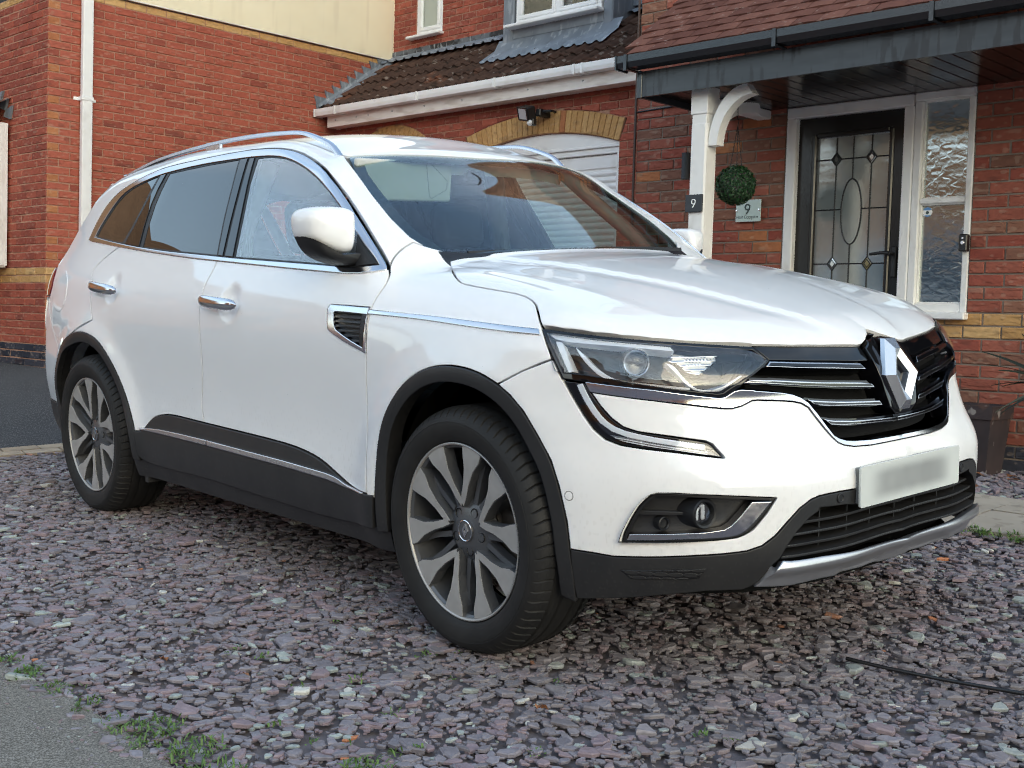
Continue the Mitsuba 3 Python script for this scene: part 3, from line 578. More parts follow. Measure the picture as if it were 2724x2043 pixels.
def g_entry(name, mesh, b, kind='structure', label=None, **kw):
    k = add('', name, mesh, b, **kw) if False else name
    scene[name] = mikit.ply(mesh, None, **kw) if not isinstance(mesh, dict) else {**mesh}; scene[name]['bsdf'] = {'type': 'ref', 'id': b}; KEYS.add(name); lab(name, label, kind=kind)
    return name
xs = np.unique(np.r_[np.linspace(-60, -12, 13), np.linspace(-12, 5, 60), np.linspace(5, 60, 12)]); ys = np.unique(np.r_[np.linspace(-60, -6, 14), np.linspace(-6, 4, 50), np.linspace(4, 40, 10)])
g_entry('ground', sheet(xs, ys, -.022), 'soil', label='bare earth under the chippings and round the houses')
# neighbour's drive, beyond the line of setts
E0, E1 = np.array([-5.35, -2.6]), np.array([-4.68, .62]); dE = (E1 - E0) / np.linalg.norm(E1 - E0); nE = np.array([-dE[1], dE[0]])
B0, B1 = np.array([-4.93, -.246]), np.array([-4.847, .109]); dE = (B1 - B0) / np.linalg.norm(B1 - B0); nE = np.array([-dE[1], dE[0]])
Q = lambda s, t: B0 + dE * s + nE * t
drv = Polygon([Q(-5, .004), Q(4.6, .004), (-8.7, 5.1), (-8.86, 1.95), (-14, 1.70), (-14, -5.2)])
g_entry('driveway', drape(drv, -.003, .3), 'tarmac', label='dark tarmac drive beside the neighbouring house')
W_ = .135
for i in range(-18, 22):
    a, b = i * .215, i * .215 + .205; pts = [Q(a, -.003), Q(b, -.003), Q(b, -.145), Q(a, -.145)]
    m = drape(Polygon(pts), .004 + RNG.normal(0, .0015), .3, .03); add('setts', 'sett', mikit.ply(m, None, uv=np.tile([.5, RNG.random()], (len(m.vertices), 1))), 'sett')
    if i % 1 == 0:
        pts = [Q(a + .1, -.152), Q(b + .1, -.152), Q(b + .1, -.295), Q(a + .1, -.295)]; m = drape(Polygon(pts), .003 + RNG.normal(0, .0015), .3, .03); add('setts', 'sett', mikit.ply(m, None, uv=np.tile([.5, RNG.random()], (len(m.vertices), 1))), 'sett')
lab('setts', 'two rows of tan block setts edging the dark drive', kind='structure')
m = drape(Polygon([Q(-3.9, 0.0), Q(4.6, 0.0), Q(4.6, -.30), Q(-3.9, -.30)]), -.012, .2); scene['setts'] = {**mikit.ply(m, None), 'bsdf': {'type': 'ref', 'id': 'soil'}}
# pavement in the near corner
pathp = Polygon([(-14, -1.80), (-2.2, -1.835), (-.95, -1.865), (-.53, -1.850), (-.22, -1.862), (.03, -1.885), (.6, -1.93), (3.5, -2.05), (12, -2.2), (12, -4.2), (-14, -4.2)])
g_entry('pavement', drape(pathp, .004, .12, .03), 'tarmac_path', label='grey tarmac pavement in the near left corner')
g_entry('road', drape(Polygon([(-60, -4.35), (60, -4.35), (60, -10), (-60, -10)]), -.09, 1.2), 'tarmac', label='street behind the viewpoint')
# flagged path and its slabs
slabs = []
x = -1.2
for i in range(9):
    w = .60 if i % 2 else .45
    for (y0, y1) in ((1.545, 1.93), (1.942, 2.37)) if i % 2 else ((1.545, 2.06), (2.072, 2.37)):
        o = lambda: RNG.normal(0, .004)
        pg = Polygon([(x + o(), y0 + .05 * (x > 10) + o()), (x + w - .012 + o(), y0 + o()), (x + w - .012 + o(), y1 + o()), (x + o(), y1 + o())]).buffer(-.012).buffer(.012)
        add('path', 'slab', drape(pg, .012 + RNG.normal(0, .003), .2, .04), 'flagstone')
    x += w
scene['path'] = {**mikit.ply(drape(Polygon([(-1.2, 1.53), (3.6, 1.53), (3.6, 2.38), (-1.2, 2.38)]), -.004, .2), None), 'bsdf': {'type': 'ref', 'id': 'soil'}}; lab('path', 'pale flagstone path along the front of the house', kind='structure')
# ---- slate chippings: thousands of flat flakes, one mass
def slate_col(p, n, uv):
    # uv.x = kind, uv.y = tone
    base = mix(mix((.142, .129, .144), (.270, .248, .272), uv.y), (.228, .176, .192), smoothstep(.25, .30, uv.x) * (1 - smoothstep(.48, .52, uv.x)))
    base = mix(base, mix((.22, .245, .23), (.40, .44, .41), uv.y), smoothstep(.60, .62, uv.x)); base = mix(base, mix((.42, .42, .38), (.60, .58, .52), uv.y), smoothstep(.80, .82, uv.x)); base = mix(base, mi.Color3f(.42, .17, .085), smoothstep(.965, .97, uv.x))
    st = fbm(p.x * 70, p.y * 70, p.z * 140, 3)
    base = base * (.70 + .6 * st)
    track = smoothstep(.95, .35, dr.abs(p.y + .10)) + smoothstep(.50, .15, dr.abs(p.y + 1.05)) * smoothstep(-.6, .3, p.x)
    dirt = dr.clip(track, 0, 1) * smoothstep(.30, .62, fbm(p.x * 2.3, p.y * 2.3, 0, 3))
    return mix(base, mix((.12, .103, .095), (.225, .20, .185), fbm(p.x * 40, p.y * 40, 0, 2)), dirt * .45)
bs('slate', two({'type': 'principled', 'base_color': proc(slate_col), 'roughness': .55, 'specular': .35}))
def flakes(P2, size, rng, tilt=.22, lift_=(.0, .020)):
    N = len(P2); n = 6; a = (np.arange(n)[None] + rng.uniform(-.40, .40, (N, n))) * 2 * np.pi / n
    asp = rng.uniform(.42, .92, (N, 1)); r = size[:, None] * rng.uniform(.66, 1.20, (N, n)); x, y = r * np.cos(a), r * np.sin(a) * asp
    th = rng.uniform(0, 2 * np.pi, (N, 1)); X, Y = x * np.cos(th) - y * np.sin(th), x * np.sin(th) + y * np.cos(th)
    thick = size * rng.uniform(.14, .34, N)
    tx, ty = rng.normal(0, tilt, (2, N)); z0 = rng.uniform(*lift_, N)
    def plane(X, Y, h): return z0[:, None] + X * tx[:, None] + Y * ty[:, None] + h
    k = .86; top = np.stack([X * k, Y * k, plane(X * k, Y * k, thick[:, None] + rng.normal(0, .035, (N, n)) * size[:, None])], -1); mid = np.stack([X, Y, plane(X, Y, thick[:, None] * .62)], -1); bot = np.stack([X * .94, Y * .94, plane(X, Y, -.002 + 0 * X)], -1)
    V = np.concatenate([top, mid, bot], 1); V[..., 0] += P2[:, :1]; V[..., 1] += P2[:, 1:]; V[..., 2] += ground_z(P2[:, 0], P2[:, 1])[:, None] - .014
    f = [(0, i, i + 1) for i in range(1, n - 1)]
    for b in (0, n):
        for j in range(n): q, w = b + j, b + (j + 1) % n; f += [(q, q + n, w + n), (q, w + n, w)]
    f = np.array(f); F_ = (f[None] + (np.arange(N) * 3 * n)[:, None, None]).reshape(-1, 3)
    kind = rng.random(N); kd = np.where(kind < .64, .1, np.where(kind < .925, .4, np.where(kind < .99, .7, np.where(kind < .9985, .88, .99)))); tn = np.clip(rng.normal(.45, .22, N), 0, 1)
    UV = np.repeat(np.stack([kd, tn], 1), 3 * n, 0)
    return V.reshape(-1, 3), F_, UV
def in_view(P2):
    d = np.c_[P2, ground_z(P2[:, 0], P2[:, 1])] - np.array(CAM); z = d @ CAM_F; r = np.cross(CAM_F, CAM_U); h = math.tan(math.radians(scene['camera']['fov'] / 2)); return z, np.abs((d @ r) / z / h), (d @ CAM_U) / z / h
rg = np.random.default_rng(33)
slate_area = Polygon([Q(-6, -.31), Q(1.2, -.31), (-4.4, 1.56), (-1.25, 1.54), (3.6, 1.54), (4.5, -2.07), (3.5, -2.04), (.6, -1.92), (.03, -1.875), (-.22, -1.852), (-.53, -1.84), (-.95, -1.855), (-2.2, -1.825), (-5.2, -1.815)])
bed = Polygon([(-1.2, 2.385), (3.6, 2.385), (3.6, P - .01), (-1.2, P - .01)])
VV, FF, UU, o = [], [], [], 0
def scatter(pg, n, smin, smax, keep=None, **kw):
    global o
    x0, y0, x1, y1 = pg.bounds; q = np.stack([rg.uniform(x0, x1, n), rg.uniform(y0, y1, n)], 1); q = q[shapely.contains_xy(pg, q[:, 0], q[:, 1])]
    z, ax, ay = in_view(q); q = q[(z < .2) | (ax < 1.25)] if keep is None else q[keep(z, ax, ay)]
    s = np.exp(rg.normal(0, .38, len(q))) * (smin + smax) / 2 * .9; s = np.clip(s, smin * .6, smax * 1.5)
    v, f, u = flakes(q, s, rg, **kw); VV.append(v); FF.append(f + o); UU.append(u); o += len(v)
near = lambda z, ax, ay: (ax < 1.12) & (z > .3)
vnear = lambda z, ax, ay: (ax < 1.12) & (z > .3) & (z < 4.6)
scatter(slate_area, 70000, .006, .013, vnear, tilt=.20, lift_=(.0, .008))
scatter(slate_area, 80000, .008, .017, near, tilt=.11, lift_=(.0, .008))
scatter(slate_area, 76000, .0118, .0235, near, tilt=.085, lift_=(.004, .011))
scatter(slate_area, 11000, .016, .032, near, tilt=.07, lift_=(.008, .013))
scatter(bed, 7500, .012, .030, near, tilt=.25)
scatter(Polygon([(-.9, -1.9), (.9, -1.99), (.9, -1.86), (-.9, -1.83)]), 160, .012, .03, near, tilt=.15, lift_=(.012, .02))
scatter(Polygon([(-1.1, -1.97), (.9, -2.06), (.9, -1.86), (-1.1, -1.83)]), 1500, .0025, .006, near, tilt=.15, lift_=(.012, .02))
g_entry('slate_chippings', trimesh.Trimesh(np.vstack(VV), np.vstack(FF), process=False), 'slate', 'stuff', 'purple grey slate chippings with pale green flakes covering the drive', uv=np.vstack(UU))

# ================================================================== the white car
LINES = {
'chrome_top': [[-3.005,-0.733,1.249],[-3.005,-0.721,1.274],[-3.002,-0.694,1.327],[-2.983,-0.662,1.392],[-2.927,-0.646,1.436],[-2.854,-0.639,1.47],[-2.768,-0.639,1.49],[-2.684,-0.639,1.507],[-2.546,-0.637,1.531],[-2.4,-0.633,1.551],[-2.202,-0.631,1.562],[-2.008,-0.625,1.57],[-1.827,-0.618,1.577],[-1.641,-0.619,1.579],[-1.494,-0.629,1.573],[-1.387,-0.634,1.565],[-1.298,-0.639,1.553],[-1.211,-0.645,1.534],[-1.114,-0.658,1.504],[-1.004,-0.682,1.464],[-0.909,-0.699,1.412],[-0.833,-0.712,1.367],[-0.753,-0.729,1.318],[-0.675,-0.747,1.267],[-0.602,-0.762,1.215],[-0.547,-0.772,1.174],[-0.486,-0.785,1.126]],
'chrome_bot': [[-0.476,-0.793,1.114],[-0.52,-0.829,1.106],[-0.602,-0.845,1.101],[-0.807,-0.85,1.109],[-1.055,-0.847,1.121],[-1.286,-0.843,1.133],[-1.53,-0.838,1.145],[-1.801,-0.83,1.159],[-2.055,-0.821,1.176],[-2.268,-0.814,1.192],[-2.492,-0.799,1.209],[-2.74,-0.772,1.227],[-2.947,-0.743,1.241]],
'inner_top': [[-2.926,-0.736,1.261],[-2.912,-0.714,1.307],[-2.882,-0.687,1.364],[-2.842,-0.665,1.415],[-2.778,-0.655,1.454],[-2.677,-0.652,1.483],[-2.53,-0.655,1.504],[-2.381,-0.654,1.523],[-2.134,-0.649,1.539],[-1.94,-0.644,1.547],[-1.67,-0.645,1.548],[-1.531,-0.649,1.546],[-1.427,-0.652,1.542],[-1.322,-0.658,1.53],[-1.227,-0.668,1.509],[-1.128,-0.682,1.479],[-1.025,-0.701,1.439],[-0.922,-0.722,1.391],[-0.838,-0.74,1.346],[-0.752,-0.761,1.295],[-0.681,-0.777,1.25],[-0.604,-0.791,1.195],[-0.501,-0.795,1.129]],
'inner_bot': [[-0.603,-0.837,1.119],[-0.785,-0.841,1.128],[-1.068,-0.838,1.14],[-1.413,-0.834,1.154],[-1.55,-0.83,1.162],[-1.814,-0.823,1.175],[-1.992,-0.818,1.184],[-2.259,-0.809,1.203],[-2.536,-0.788,1.226],[-2.767,-0.759,1.246]],
'quarter_glass': [[-2.905,-0.737,1.262],[-2.893,-0.717,1.304],[-2.863,-0.691,1.36],[-2.823,-0.669,1.411],[-2.758,-0.659,1.449],[-2.661,-0.656,1.478],[-2.524,-0.658,1.5],[-2.387,-0.656,1.519],[-2.419,-0.69,1.447],[-2.441,-0.728,1.365],[-2.466,-0.764,1.288],[-2.502,-0.79,1.228],[-2.65,-0.774,1.239]],
'c_pillar': [[-2.364,-0.655,1.523],[-2.304,-0.655,1.527],[-2.327,-0.689,1.459],[-2.333,-0.719,1.394],[-2.315,-0.762,1.304],[-2.285,-0.807,1.206],[-2.467,-0.794,1.222],[-2.43,-0.762,1.295],[-2.409,-0.724,1.376],[-2.383,-0.689,1.453]],
'rear_glass': [[-2.279,-0.658,1.522],[-2.123,-0.655,1.53],[-1.929,-0.65,1.538],[-1.677,-0.649,1.543],[-1.643,-0.706,1.432],[-1.609,-0.762,1.314],[-1.555,-0.828,1.167],[-1.819,-0.82,1.181],[-1.997,-0.815,1.19],[-2.253,-0.808,1.206],[-2.281,-0.765,1.299],[-2.298,-0.723,1.388],[-2.294,-0.695,1.449]],
'b_pillar_rear': [[-1.665,-0.647,1.546],[-1.599,-0.648,1.546],[-1.573,-0.703,1.44],[-1.536,-0.769,1.298],[-1.496,-0.831,1.16],[-1.542,-0.83,1.163],[-1.598,-0.762,1.314],[-1.633,-0.703,1.439]],
'b_pillar_front': [[-1.588,-0.649,1.545],[-1.544,-0.65,1.544],[-1.512,-0.705,1.437],[-1.461,-0.77,1.296],[-1.414,-0.833,1.156],[-1.485,-0.831,1.16],[-1.525,-0.77,1.297],[-1.561,-0.703,1.439]],
'front_glass': [[-1.522,-0.655,1.537],[-1.421,-0.656,1.535],[-1.316,-0.661,1.523],[-1.228,-0.671,1.504],[-1.129,-0.686,1.473],[-1.027,-0.704,1.433],[-0.923,-0.726,1.385],[-0.838,-0.744,1.34],[-0.761,-0.763,1.295],[-0.659,-0.783,1.233],[-0.605,-0.835,1.124],[-0.787,-0.84,1.132],[-1.071,-0.836,1.145],[-1.406,-0.832,1.159],[-1.451,-0.771,1.295],[-1.502,-0.705,1.436]],
'mirror_sail': [[-0.653,-0.783,1.23],[-0.595,-0.793,1.187],[-0.503,-0.794,1.131],[-0.6,-0.836,1.122]],
'door_front': [[-0.475,-0.792,1.114],[-0.454,-0.809,1.091],[-0.442,-0.835,1.062],[-0.448,-0.868,1.022],[-0.454,-0.882,0.993],[-0.453,-0.888,0.974],[-0.455,-0.903,0.86],[-0.472,-0.896,0.707],[-0.46,-0.906,0.58],[-0.455,-0.916,0.426],[-0.454,-0.916,0.408]],
'door_mid': [[-1.536,-0.837,1.148],[-1.54,-0.854,1.109],[-1.561,-0.875,1.063],[-1.563,-0.891,1.023],[-1.562,-0.9,0.992],[-1.559,-0.909,0.855],[-1.562,-0.904,0.782],[-1.576,-0.896,0.705],[-1.604,-0.89,0.615],[-1.61,-0.889,0.581],[-1.594,-0.89,0.525]],
'door_rear': [[-2.519,-0.795,1.213],[-2.629,-0.812,1.169],[-2.695,-0.829,1.131],[-2.714,-0.845,1.102],[-2.666,-0.876,1.031],[-2.628,-0.897,0.949],[-2.583,-0.911,0.888]],
'arch_f_out': [[-0.411,-0.912,0.439],[-0.402,-0.913,0.501],[-0.388,-0.915,0.567],[-0.363,-0.918,0.634],[-0.337,-0.919,0.677],[-0.31,-0.92,0.711],[-0.251,-0.921,0.767],[-0.182,-0.92,0.808],[-0.117,-0.919,0.831],[-0.055,-0.918,0.842],[0.006,-0.916,0.844],[0.065,-0.915,0.839],[0.122,-0.913,0.827],[0.18,-0.909,0.804],[0.222,-0.902,0.777],[0.267,-0.894,0.736],[0.31,-0.884,0.676],[0.354,-0.876,0.611],[0.379,-0.871,0.544],[0.4,-0.863,0.451],[0.407,-0.859,0.376]],
'arch_r_out': [[-3.405,-0.8,0.442],[-3.35,-0.821,0.508],[-3.282,-0.841,0.574],[-3.219,-0.854,0.649],[-3.16,-0.861,0.717],[-2.982,-0.897,0.773],[-2.829,-0.914,0.816],[-2.696,-0.922,0.835],[-2.559,-0.925,0.82],[-2.476,-0.923,0.788],[-2.393,-0.918,0.725],[-2.329,-0.912,0.657],[-2.267,-0.907,0.569],[-2.219,-0.906,0.482],[-2.199,-0.906,0.433]],
'clad_top': [[-2.198,-0.906,0.429],[-2.15,-0.895,0.431],[-2.084,-0.89,0.477],[-2.031,-0.888,0.505],[-1.943,-0.888,0.521],[-1.856,-0.888,0.527],[-1.739,-0.889,0.525],[-1.594,-0.89,0.522],[-1.356,-0.891,0.518],[-1.151,-0.89,0.514],[-0.96,-0.889,0.508],[-0.85,-0.888,0.497],[-0.757,-0.889,0.48],[-0.665,-0.89,0.447],[-0.56,-0.896,0.408],[-0.418,-0.912,0.411]],
'clad_bot': [[-2.19,-0.899,0.322],[-2.134,-0.884,0.295],[-1.889,-0.883,0.294],[-1.605,-0.887,0.302],[-1.383,-0.886,0.296],[-1.048,-0.882,0.288],[-0.749,-0.878,0.281],[-0.436,-0.905,0.296]],
'clad_strip_top': [[-2.119,-0.892,0.446],[-2.012,-0.891,0.456],[-1.821,-0.892,0.459],[-1.562,-0.894,0.459],[-1.285,-0.894,0.454],[-0.958,-0.892,0.448],[-0.665,-0.891,0.438],[-0.573,-0.894,0.411]],
'clad_strip_bot': [[-0.58,-0.893,0.403],[-0.781,-0.891,0.399],[-1.022,-0.893,0.404],[-1.286,-0.895,0.416],[-1.571,-0.895,0.425],[-1.822,-0.893,0.427],[-2.049,-0.892,0.431],[-2.119,-0.893,0.434]],
'spear_top': [[-0.458,-0.883,0.991],[-0.243,-0.87,0.983],[-0.052,-0.866,0.975],[0.121,-0.861,0.965],[0.281,-0.843,0.957]],
'spear_bot': [[0.293,-0.85,0.941],[0.132,-0.87,0.949],[-0.042,-0.876,0.959],[-0.234,-0.877,0.97],[-0.461,-0.888,0.977]],
'vent_out': [[-0.462,-0.881,0.997],[-0.666,-0.892,1.001],[-0.676,-0.895,0.99],[-0.666,-0.905,0.924],[-0.647,-0.905,0.911],[-0.563,-0.904,0.882],[-0.456,-0.903,0.854]],
'vent_in': [[-0.463,-0.889,0.975],[-0.63,-0.895,0.981],[-0.638,-0.897,0.975],[-0.628,-0.903,0.93],[-0.612,-0.904,0.919],[-0.547,-0.904,0.894],[-0.47,-0.903,0.871]],
'hood_side': [[-0.455,-0.569,1.164],[-0.409,-0.603,1.13],[-0.273,-0.7,1.106],[-0.198,-0.747,1.087],[-0.145,-0.769,1.071],[-0.072,-0.772,1.062],[0.016,-0.769,1.053],[0.088,-0.764,1.046],[0.136,-0.766,1.038],[0.175,-0.776,1.028],[0.207,-0.789,1.016],[0.236,-0.809,0.998],[0.268,-0.832,0.975],[0.283,-0.839,0.961]],
'hood_front': [[0.283,-0.839,0.961],[0.349,-0.821,0.954],[0.428,-0.788,0.946],[0.495,-0.746,0.939],[0.553,-0.694,0.933],[0.602,-0.634,0.926],[0.646,-0.567,0.919],[0.703,-0.465,0.911],[0.702,-0.472,0.91],[0.743,-0.35,0.903],[0.776,-0.209,0.896],[0.796,-0.12,0.891],[0.796,-0.095,0.893],[0.788,-0.066,0.903],[0.769,-0.027,0.916],[0.756,0.004,0.922],[0.755,0.027,0.925],[0.758,0.058,0.925]],
'fender_rear_top': [[-0.483,-0.787,1.123],[-0.504,-0.751,1.155],[-0.526,-0.698,1.184],[-0.514,-0.738,1.166],[-0.535,-0.656,1.2],[-0.5,-0.624,1.183],[-0.46,-0.575,1.166]],
'screen_near': [[-1.113,-0.538,1.536],[-0.929,-0.605,1.452],[-0.796,-0.631,1.367],[-0.659,-0.65,1.281],[-0.557,-0.647,1.216],[-0.5,-0.624,1.183],[-0.46,-0.575,1.166]],
'lamp_out': [[0.285,-0.841,0.958],[0.43,-0.79,0.943],[0.555,-0.697,0.929],[0.648,-0.569,0.916],[0.705,-0.473,0.907],[0.743,-0.449,0.871],[0.737,-0.519,0.832],[0.715,-0.565,0.795],[0.703,-0.587,0.782],[0.696,-0.599,0.781],[0.659,-0.662,0.791],[0.591,-0.738,0.805],[0.517,-0.792,0.814],[0.439,-0.831,0.822],[0.379,-0.853,0.828],[0.34,-0.856,0.886],[0.308,-0.85,0.932]],
'lamp_in': [[0.306,-0.841,0.947],[0.434,-0.794,0.934],[0.56,-0.703,0.922],[0.654,-0.577,0.908],[0.711,-0.48,0.899],[0.741,-0.459,0.871],[0.734,-0.521,0.837],[0.71,-0.573,0.805],[0.701,-0.59,0.793],[0.693,-0.604,0.792],[0.659,-0.663,0.802],[0.591,-0.737,0.816],[0.516,-0.79,0.829],[0.433,-0.83,0.843],[0.379,-0.851,0.844],[0.349,-0.852,0.893],[0.32,-0.846,0.932]],
'drl_out': [[0.379,-0.853,0.825],[0.439,-0.831,0.82],[0.451,-0.826,0.8],[0.479,-0.815,0.761],[0.507,-0.804,0.731],[0.536,-0.79,0.709],[0.567,-0.77,0.698],[0.633,-0.716,0.687],[0.693,-0.651,0.674],[0.705,-0.637,0.666],[0.732,-0.62,0.631],[0.713,-0.646,0.635],[0.65,-0.712,0.647],[0.578,-0.769,0.656],[0.533,-0.796,0.662],[0.495,-0.814,0.675],[0.464,-0.827,0.7],[0.435,-0.836,0.737],[0.404,-0.845,0.783]],
'drl_lens': [[0.412,-0.841,0.821],[0.436,-0.832,0.818],[0.451,-0.826,0.791],[0.479,-0.815,0.752],[0.507,-0.804,0.722],[0.539,-0.789,0.7],[0.57,-0.769,0.691],[0.634,-0.718,0.678],[0.694,-0.653,0.665],[0.705,-0.642,0.658],[0.727,-0.626,0.634],[0.708,-0.65,0.64],[0.649,-0.711,0.653],[0.578,-0.768,0.663],[0.529,-0.796,0.674],[0.5,-0.81,0.688],[0.47,-0.823,0.717],[0.44,-0.832,0.759]],
'chrome_under': [[0.443,-0.829,0.82],[0.517,-0.792,0.812],[0.591,-0.738,0.803],[0.659,-0.662,0.788],[0.696,-0.599,0.778],[0.704,-0.584,0.78],[0.717,-0.562,0.795],[0.725,-0.548,0.798],[0.743,-0.517,0.795],[0.741,-0.522,0.794],[0.756,-0.491,0.791],[0.776,-0.438,0.784],[0.785,-0.406,0.777],[0.793,-0.381,0.767],[0.801,-0.362,0.754],[0.812,-0.343,0.729],[0.827,-0.318,0.692],[0.839,-0.297,0.663],[0.845,-0.281,0.654],[0.851,-0.256,0.646],[0.856,-0.225,0.642]],
'chrome_under_bot': [[0.858,-0.228,0.634],[0.852,-0.265,0.641],[0.847,-0.284,0.649],[0.838,-0.3,0.665],[0.828,-0.319,0.688],[0.816,-0.339,0.716],[0.803,-0.358,0.746],[0.795,-0.379,0.759],[0.786,-0.407,0.766],[0.766,-0.469,0.773],[0.745,-0.515,0.776],[0.752,-0.502,0.776],[0.741,-0.523,0.775],[0.727,-0.549,0.762],[0.714,-0.573,0.756],[0.705,-0.59,0.757],[0.688,-0.618,0.761],[0.659,-0.663,0.769],[0.592,-0.738,0.782],[0.517,-0.792,0.792],[0.454,-0.825,0.8]],
'grille_low': [[0.851,-0.256,0.646],[0.856,-0.225,0.642],[0.863,-0.157,0.638]],
'fog_out': [[0.544,-0.803,0.412],[0.55,-0.8,0.435],[0.568,-0.792,0.474],[0.584,-0.783,0.505],[0.598,-0.775,0.523],[0.611,-0.766,0.537],[0.624,-0.758,0.543],[0.662,-0.73,0.544],[0.736,-0.658,0.539],[0.781,-0.592,0.533],[0.823,-0.524,0.526],[0.82,-0.529,0.517],[0.809,-0.546,0.487],[0.789,-0.575,0.446],[0.777,-0.593,0.434],[0.765,-0.611,0.427],[0.734,-0.655,0.423],[0.68,-0.711,0.42],[0.597,-0.773,0.415]],
'fog_chrome': [[0.552,-0.799,0.413],[0.561,-0.795,0.433],[0.64,-0.744,0.438],[0.718,-0.675,0.444],[0.747,-0.639,0.45],[0.758,-0.624,0.46],[0.772,-0.604,0.485],[0.789,-0.58,0.52],[0.818,-0.533,0.518],[0.804,-0.553,0.488],[0.786,-0.58,0.452],[0.774,-0.598,0.437],[0.764,-0.614,0.43],[0.734,-0.655,0.426],[0.68,-0.711,0.423],[0.597,-0.773,0.416]],
'valance_top': [[0.47,-0.838,0.374],[0.524,-0.812,0.369],[0.618,-0.758,0.375],[0.699,-0.692,0.382],[0.75,-0.632,0.386],[0.779,-0.587,0.39],[0.802,-0.553,0.402],[0.82,-0.522,0.427],[0.837,-0.493,0.462],[0.85,-0.46,0.494],[0.859,-0.424,0.513],[0.865,-0.395,0.519],[0.871,-0.364,0.521],[0.878,-0.319,0.522],[0.882,-0.243,0.52]],
'valance_bot': [[0.455,-0.819,0.241],[0.532,-0.782,0.252],[0.624,-0.725,0.269],[0.702,-0.654,0.281],[0.754,-0.574,0.279],[0.77,-0.556,0.287]],
'skid_top': [[0.825,-0.505,0.364],[0.835,-0.481,0.362],[0.859,-0.38,0.361],[0.872,-0.206,0.355],[0.873,-0.001,0.351],[0.873,0.225,0.359],[0.864,0.361,0.371],[0.847,0.451,0.372]],
'skid_side': [[0.825,-0.505,0.364],[0.814,-0.519,0.348],[0.798,-0.533,0.322],[0.782,-0.546,0.299],[0.77,-0.556,0.287]],
'lowgrille': [[0.825,-0.505,0.364],[0.836,-0.489,0.397],[0.847,-0.463,0.432],[0.856,-0.427,0.462],[0.864,-0.392,0.478],[0.865,-0.391,0.486],[0.871,-0.355,0.484],[0.879,-0.295,0.482],[0.88,-0.229,0.472]],
'bumper_seam': [[0.18,-0.909,0.804],[0.259,-0.885,0.845],[0.342,-0.857,0.878]],
'skid_bot': [[0.816,-0.453,0.281],[0.839,-0.347,0.285],[0.84,-0.154,0.277],[0.846,-0.006,0.28],[0.842,0.168,0.279],[0.847,0.276,0.286],[0.838,0.377,0.296]],
'bar1': [[0.748,-0.467,0.856],[0.745,-0.449,0.868],[0.772,-0.362,0.862],[0.801,-0.244,0.854],[0.826,-0.146,0.847],[0.837,-0.134,0.831],[0.808,-0.254,0.839],[0.773,-0.391,0.849]],
'bar2': [[0.73,-0.539,0.817],[0.738,-0.521,0.825],[0.764,-0.468,0.821],[0.764,-0.466,0.822],[0.792,-0.372,0.812],[0.816,-0.266,0.803],[0.849,-0.129,0.794],[0.853,-0.113,0.78],[0.825,-0.231,0.787],[0.793,-0.373,0.8],[0.759,-0.482,0.813]],
'bar3': [[0.801,-0.355,0.763],[0.809,-0.326,0.758],[0.829,-0.236,0.749],[0.848,-0.167,0.746],[0.862,-0.103,0.743],[0.865,-0.092,0.73],[0.845,-0.187,0.735],[0.823,-0.274,0.74],[0.81,-0.332,0.746]],
'bar4': [[0.824,-0.313,0.709],[0.832,-0.277,0.702],[0.846,-0.211,0.696],[0.861,-0.135,0.694],[0.867,-0.068,0.692],[0.858,0.001,0.689],[0.858,0.0,0.677],[0.866,-0.091,0.683],[0.854,-0.175,0.684],[0.839,-0.25,0.687],[0.832,-0.291,0.692]],
'badge_house': [[0.802,-0.103,0.887],[0.779,-0.047,0.91],[0.772,0.022,0.913],[0.783,0.068,0.907],[0.809,0.091,0.878],[0.843,0.102,0.827],[0.851,0.089,0.805],[0.864,0.032,0.702],[0.862,0.02,0.695],[0.865,-0.039,0.698],[0.867,-0.074,0.721],[0.846,-0.101,0.819]],
'fuel': [[-3.111,-0.806,1.105],[-3.172,-0.793,1.112],[-3.237,-0.787,1.104],[-3.282,-0.805,1.04],[-3.289,-0.821,0.957],[-3.193,-0.846,0.91],[-3.11,-0.859,0.901],[-3.046,-0.865,0.92],[-3.009,-0.858,0.982],[-3.022,-0.84,1.052]],
'rb_seam': [[-3.344,-0.799,1.021],[-3.374,-0.802,0.974],[-3.336,-0.819,0.919],[-3.234,-0.845,0.813],[-3.149,-0.86,0.745]],
'val_grille': [[0.53,-0.805,0.336],[0.717,-0.666,0.35],[0.699,-0.676,0.319],[0.688,-0.687,0.316],[0.557,-0.785,0.309]],
'lamp_chr1': [[0.399,-0.826,0.911],[0.425,-0.821,0.892],[0.454,-0.815,0.865],[0.487,-0.804,0.842],[0.516,-0.79,0.829],[0.591,-0.737,0.82],[0.657,-0.665,0.809],[0.657,-0.665,0.803],[0.591,-0.737,0.813],[0.516,-0.791,0.822],[0.476,-0.811,0.835],[0.439,-0.822,0.865],[0.413,-0.827,0.892]],
'lamp_chr2': [[0.604,-0.701,0.872],[0.62,-0.687,0.866],[0.643,-0.677,0.836],[0.658,-0.662,0.815],[0.671,-0.644,0.802],[0.696,-0.599,0.801],[0.723,-0.541,0.836],[0.726,-0.537,0.834],[0.699,-0.593,0.797],[0.693,-0.604,0.796],[0.665,-0.652,0.799],[0.651,-0.672,0.815],[0.631,-0.687,0.845]],
'lamp_ref': [[0.612,-0.692,0.874],[0.61,-0.676,0.894],[0.643,-0.635,0.886],[0.669,-0.585,0.887],[0.679,-0.568,0.885],[0.683,-0.579,0.869],[0.674,-0.63,0.835],[0.654,-0.658,0.842],[0.634,-0.671,0.863]],
